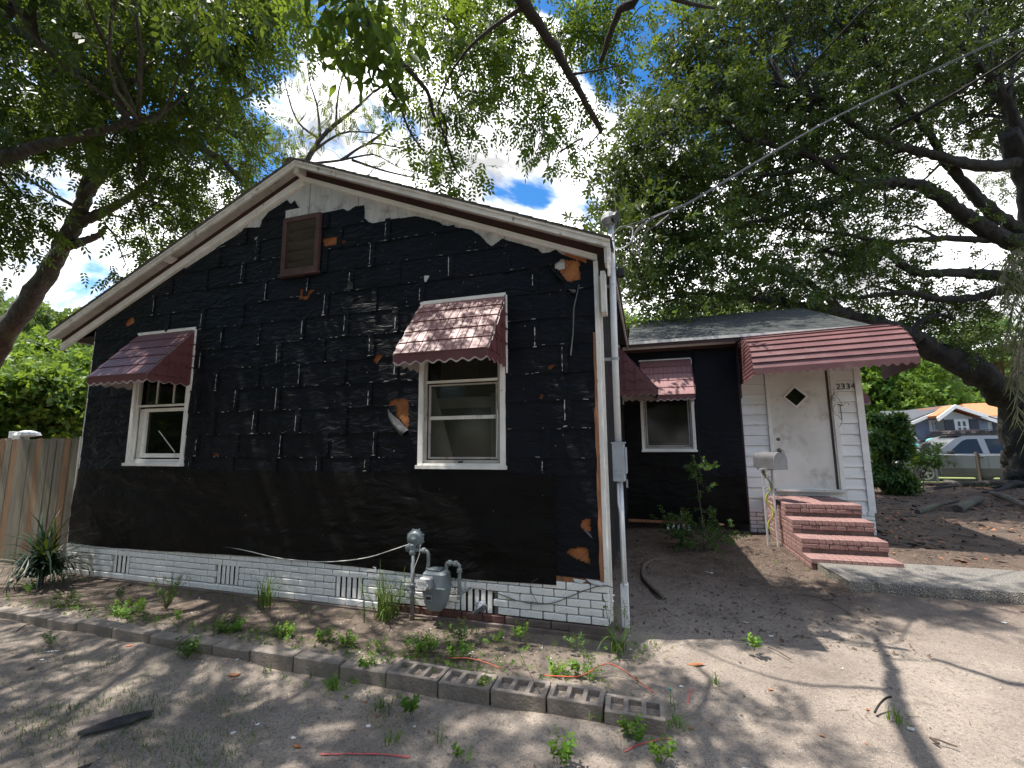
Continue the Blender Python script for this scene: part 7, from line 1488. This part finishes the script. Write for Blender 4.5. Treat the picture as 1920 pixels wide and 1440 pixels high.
q = MB(); q.prism([(x0-.5, yH-.38, ze), (ax_, yH-.38, za+.02), (ax_, yH-.38, za+.18), (x0-.55, yH-.38, ze+.12)], (0, 1.0, 0)); q.prism([(x1+.4, yH-.38, ze), (ax_, yH-.38, za+.02), (ax_, yH-.38, za+.18), (x1+.45, yH-.38, ze+.12)], (0, 3.5, 0)); q.build('gable_roof', 'orange_roof', h1)
zr = Z_(1880, 755, yH+4.6); xrl = X_(1812, yH+4.6); q = MB(); q.prism([(x1+.1, yH+1.0, ze-.02), (x2+6.6, yH+1.0, ze-.02), (x2+6.6, yH+4.6, zr), (xrl, yH+4.6, zr-.15)], (0, 0, .14)); q.build('roof', 'orange_roof', h1)
q = MB(); q.prism([(x1+.3, yH+8.4, ze-.02), (x2+6.6, yH+8.4, ze-.02), (x2+6.6, yH+4.6, zr), (xrl, yH+4.6, zr-.15)], (0, 0, .14)); q.build('roof', 'orange_roof', h1)
MB().box((x1-.2, yH+.9, ze-.16), (x2+6.6, yH+1.0, ze+.06)).build('gutter', 'white', h1)
def fwin(par, xa, xb, za_, zb_, y, shutters=True, lights=1):
    q = MB(); q.box((xa-.09, y-.06, za_-.1), (xb+.09, y-.01, zb_+.1)); w = q.build('window', 'white', par)
    n = 2; ww = (xb-xa)/lights
    for l in range(lights):
        for r_ in range(2): MB().box((xa+l*ww+.06, y-.075, za_+r_*(zb_-za_)/2+.04), (xa+(l+1)*ww-.06, y-.061, za_+(r_+1)*(zb_-za_)/2-.04)).build('pane', 'glass_car', w)
    if shutters:
        for a, b3 in ((xa-.55, xa-.14), (xb+.14, xb+.55)): MB().box((a, y-.06, za_-.08), (b3, y-.01, zb_+.08)).build('shutter', 'shutter', par)
zw0, zw1 = Z_(1800, 812), Z_(1800, 789)
fwin(h1, X_(1793), X_(1812), zw0, zw1, yH, True, 2); MB().box((X_(1832), yH+1.24, zg), (X_(1855), yH+1.29, ze-.2)).build('garage_door', 'pale_siding', h1)
for k in range(5): MB().box((X_(1832)+.05, yH+1.22, zg+.1+k*.42), (X_(1855)-.05, yH+1.238, zg+.48+k*.42)).build('door_panel', 'soffit', h1)
fwin(h1, X_(1884, yH+1.3), X_(1892, yH+1.3), zw0, zw1+.1, yH+1.3)
for k in range(14):
    z = zg+.1+k*.17
    if z < ze-.1: MB().box((x1+.05, yH+1.285, z), (x2+5.9, yH+1.298, z+.15)).build('siding_board', 'pale_siding', h1)
yG = yH+.8
h2 = thing('far_house', 'grey blue sided house with dark roof across the street, left of the orange roofed one', 'house', (X_(1740, yG), yG+3, zg))
gx0, gx1 = X_(1716, yG), X_(1774, yG); gze = Z_(1716, 790, yG); gax, gza = X_(1783, yG), Z_(1783, 764, yG)
gx2 = 2*gax-gx0
MB().prism([(gx0, yG, zg-.3), (gx2, yG, zg-.3), (gx2, yG, gze), (gax, yG, gza-.1), (gx0, yG, gze)], (0, 6, 0)).build('wall', 'blue_siding', h2)
for k in range(16):
    z = zg+.05+k*.2; xr = gx2 if z < gze else None
    sl = (gza-.1-gze)/(gax-gx0)
    if z+.18 < gze: a, b3 = gx0+.02, gx2-.02
    else: a = gx0+(z+.18-gze)/sl+.05; b3 = 2*gax-a
    if b3-a > .3: MB().prism([(a, yG-.012, z+.175), (a, yG-.001, z+.175), (a, yG-.001, z), (a, yG-.03, z)], (b3-a, 0, 0)).build('siding_board', 'blue_siding', h2)
q = MB(); q.prism([(gx0-.3, yG-.35, gze-.22), (gax, yG-.35, gza-.05), (gax, yG-.35, gza+.12), (gx0-.35, yG-.35, gze-.05)], (0, .08, 0)); q.prism([(gx2+.3, yG-.35, gze-.22), (gax, yG-.35, gza-.05), (gax, yG-.35, gza+.12), (gx2+.35, yG-.35, gze-.05)], (0, .08, 0)); q.build('bargeboard', 'white', h2)
q = MB(); q.prism([(gx0-.35, yG-.27, gze-.08), (gax, yG-.27, gza), (gax, yG-.27, gza+.14), (gx0-.35, yG-.27, gze+.06)], (0, 7, 0)); q.prism([(gx2+.35, yG-.27, gze-.08), (gax, yG-.27, gza), (gax, yG-.27, gza+.14), (gx2+.35, yG-.27, gze+.06)], (0, 7, 0)); q.build('roof', 'dark_roof', h2)
fwin(h2, X_(1745, yG), X_(1756, yG), Z_(1750, 806, yG), Z_(1750, 791, yG), yG, False, 2)
# wing of the grey house running left with a dark roof slope
wx0 = X_(1640, yG+1); MB().box((wx0, yG+1.2, zg-.3), (gx0-.01, yG+6, gze-.1)).build('side_wing', 'blue_siding', h2)
MB().prism([(wx0-.4, yG+.3, gze-.12), (gx0+.4, yG+.3, gze-.12), (gax-.2, yG+3.6, gza-.05), (wx0+1.5, yG+3.6, gza-.05)], (0, 0, .12)).build('roof', 'dark_roof', h2)
MB().box((X_(1706, yG), yG+.4, zg-.3), (X_(1706, yG)+.35, yG+.7, gze-.1)).build('brick_pillar', 'brick_red', h2); MB().box((X_(1712, yG), yG+.3, zg-.3), (X_(1712, yG)+.2, yG+.5, gze-.1)).build('post', 'white', h2)
fwin(h2, X_(1696, yG+1.2), X_(1703, yG+1.2), Z_(1700, 808, yG+1.2), Z_(1700, 793, yG+1.2), yG+1.2, False)
# overhead lines
wire('utility_line', 'thin utility wire crossing behind the leaning trunk at the left', [D(-60, 628, 18), D(60, 640, 18), D(180, 688, 18)], .012, 'cable', 'utility wire'); wire('utility_line', 'lower thin utility wire across the left trees', [D(-60, 650, 18), D(60, 668, 18), D(180, 692, 18)], .010, 'cable', 'utility wire')
wire('utility_line', 'thin wire slanting across the sky at the right edge above the low limb', [D(1740, 620, 24), D(1840, 600, 24), D(1960, 575, 24)], .014, 'cable', 'utility wire')
# low mixed growth between the counted weeds
r = np.random.default_rng(99); pos = []; dr = []
for cx_, cy_, sx_, sy_, n in [(-2.7, -.93, .45, .07, 150), (-1.3, -.93, .35, .08, 170), (-.25, -.85, .35, .08, 60), (-4.4, -.95, .7, .06, 150), (-1.7, -1.32, .3, .06, 30), (-.9, -.45, .3, .1, 50), (-3.4, -.25, 1.2, .08, 60), (.1, -.3, .2, .1, 40), (1.1, 2.6, .8, .5, 60)]:
    for _ in range(n):
        x, y = r.normal(cx_, sx_), r.normal(cy_, sy_); pos.append((x, y, max(float(gz(x, y)), .0)+r.uniform(.004, .03))); dr.append((r.normal(0, .6), r.normal(0, .6), .6))
pos = np.array(pos); V, Q, T = foliage(pos, np.array(dr), r.uniform(.2, .5, len(pos)), 'weed', r.uniform(0, .8, len(pos)), .8, r)
link('ground_cover', quads_mesh('ground_cover', V, Q, T), M['leaf_weed'], None, (0, 0, 0), kind='stuff', label='low mixed seedlings scattered along the planting strip', cat='ground cover')
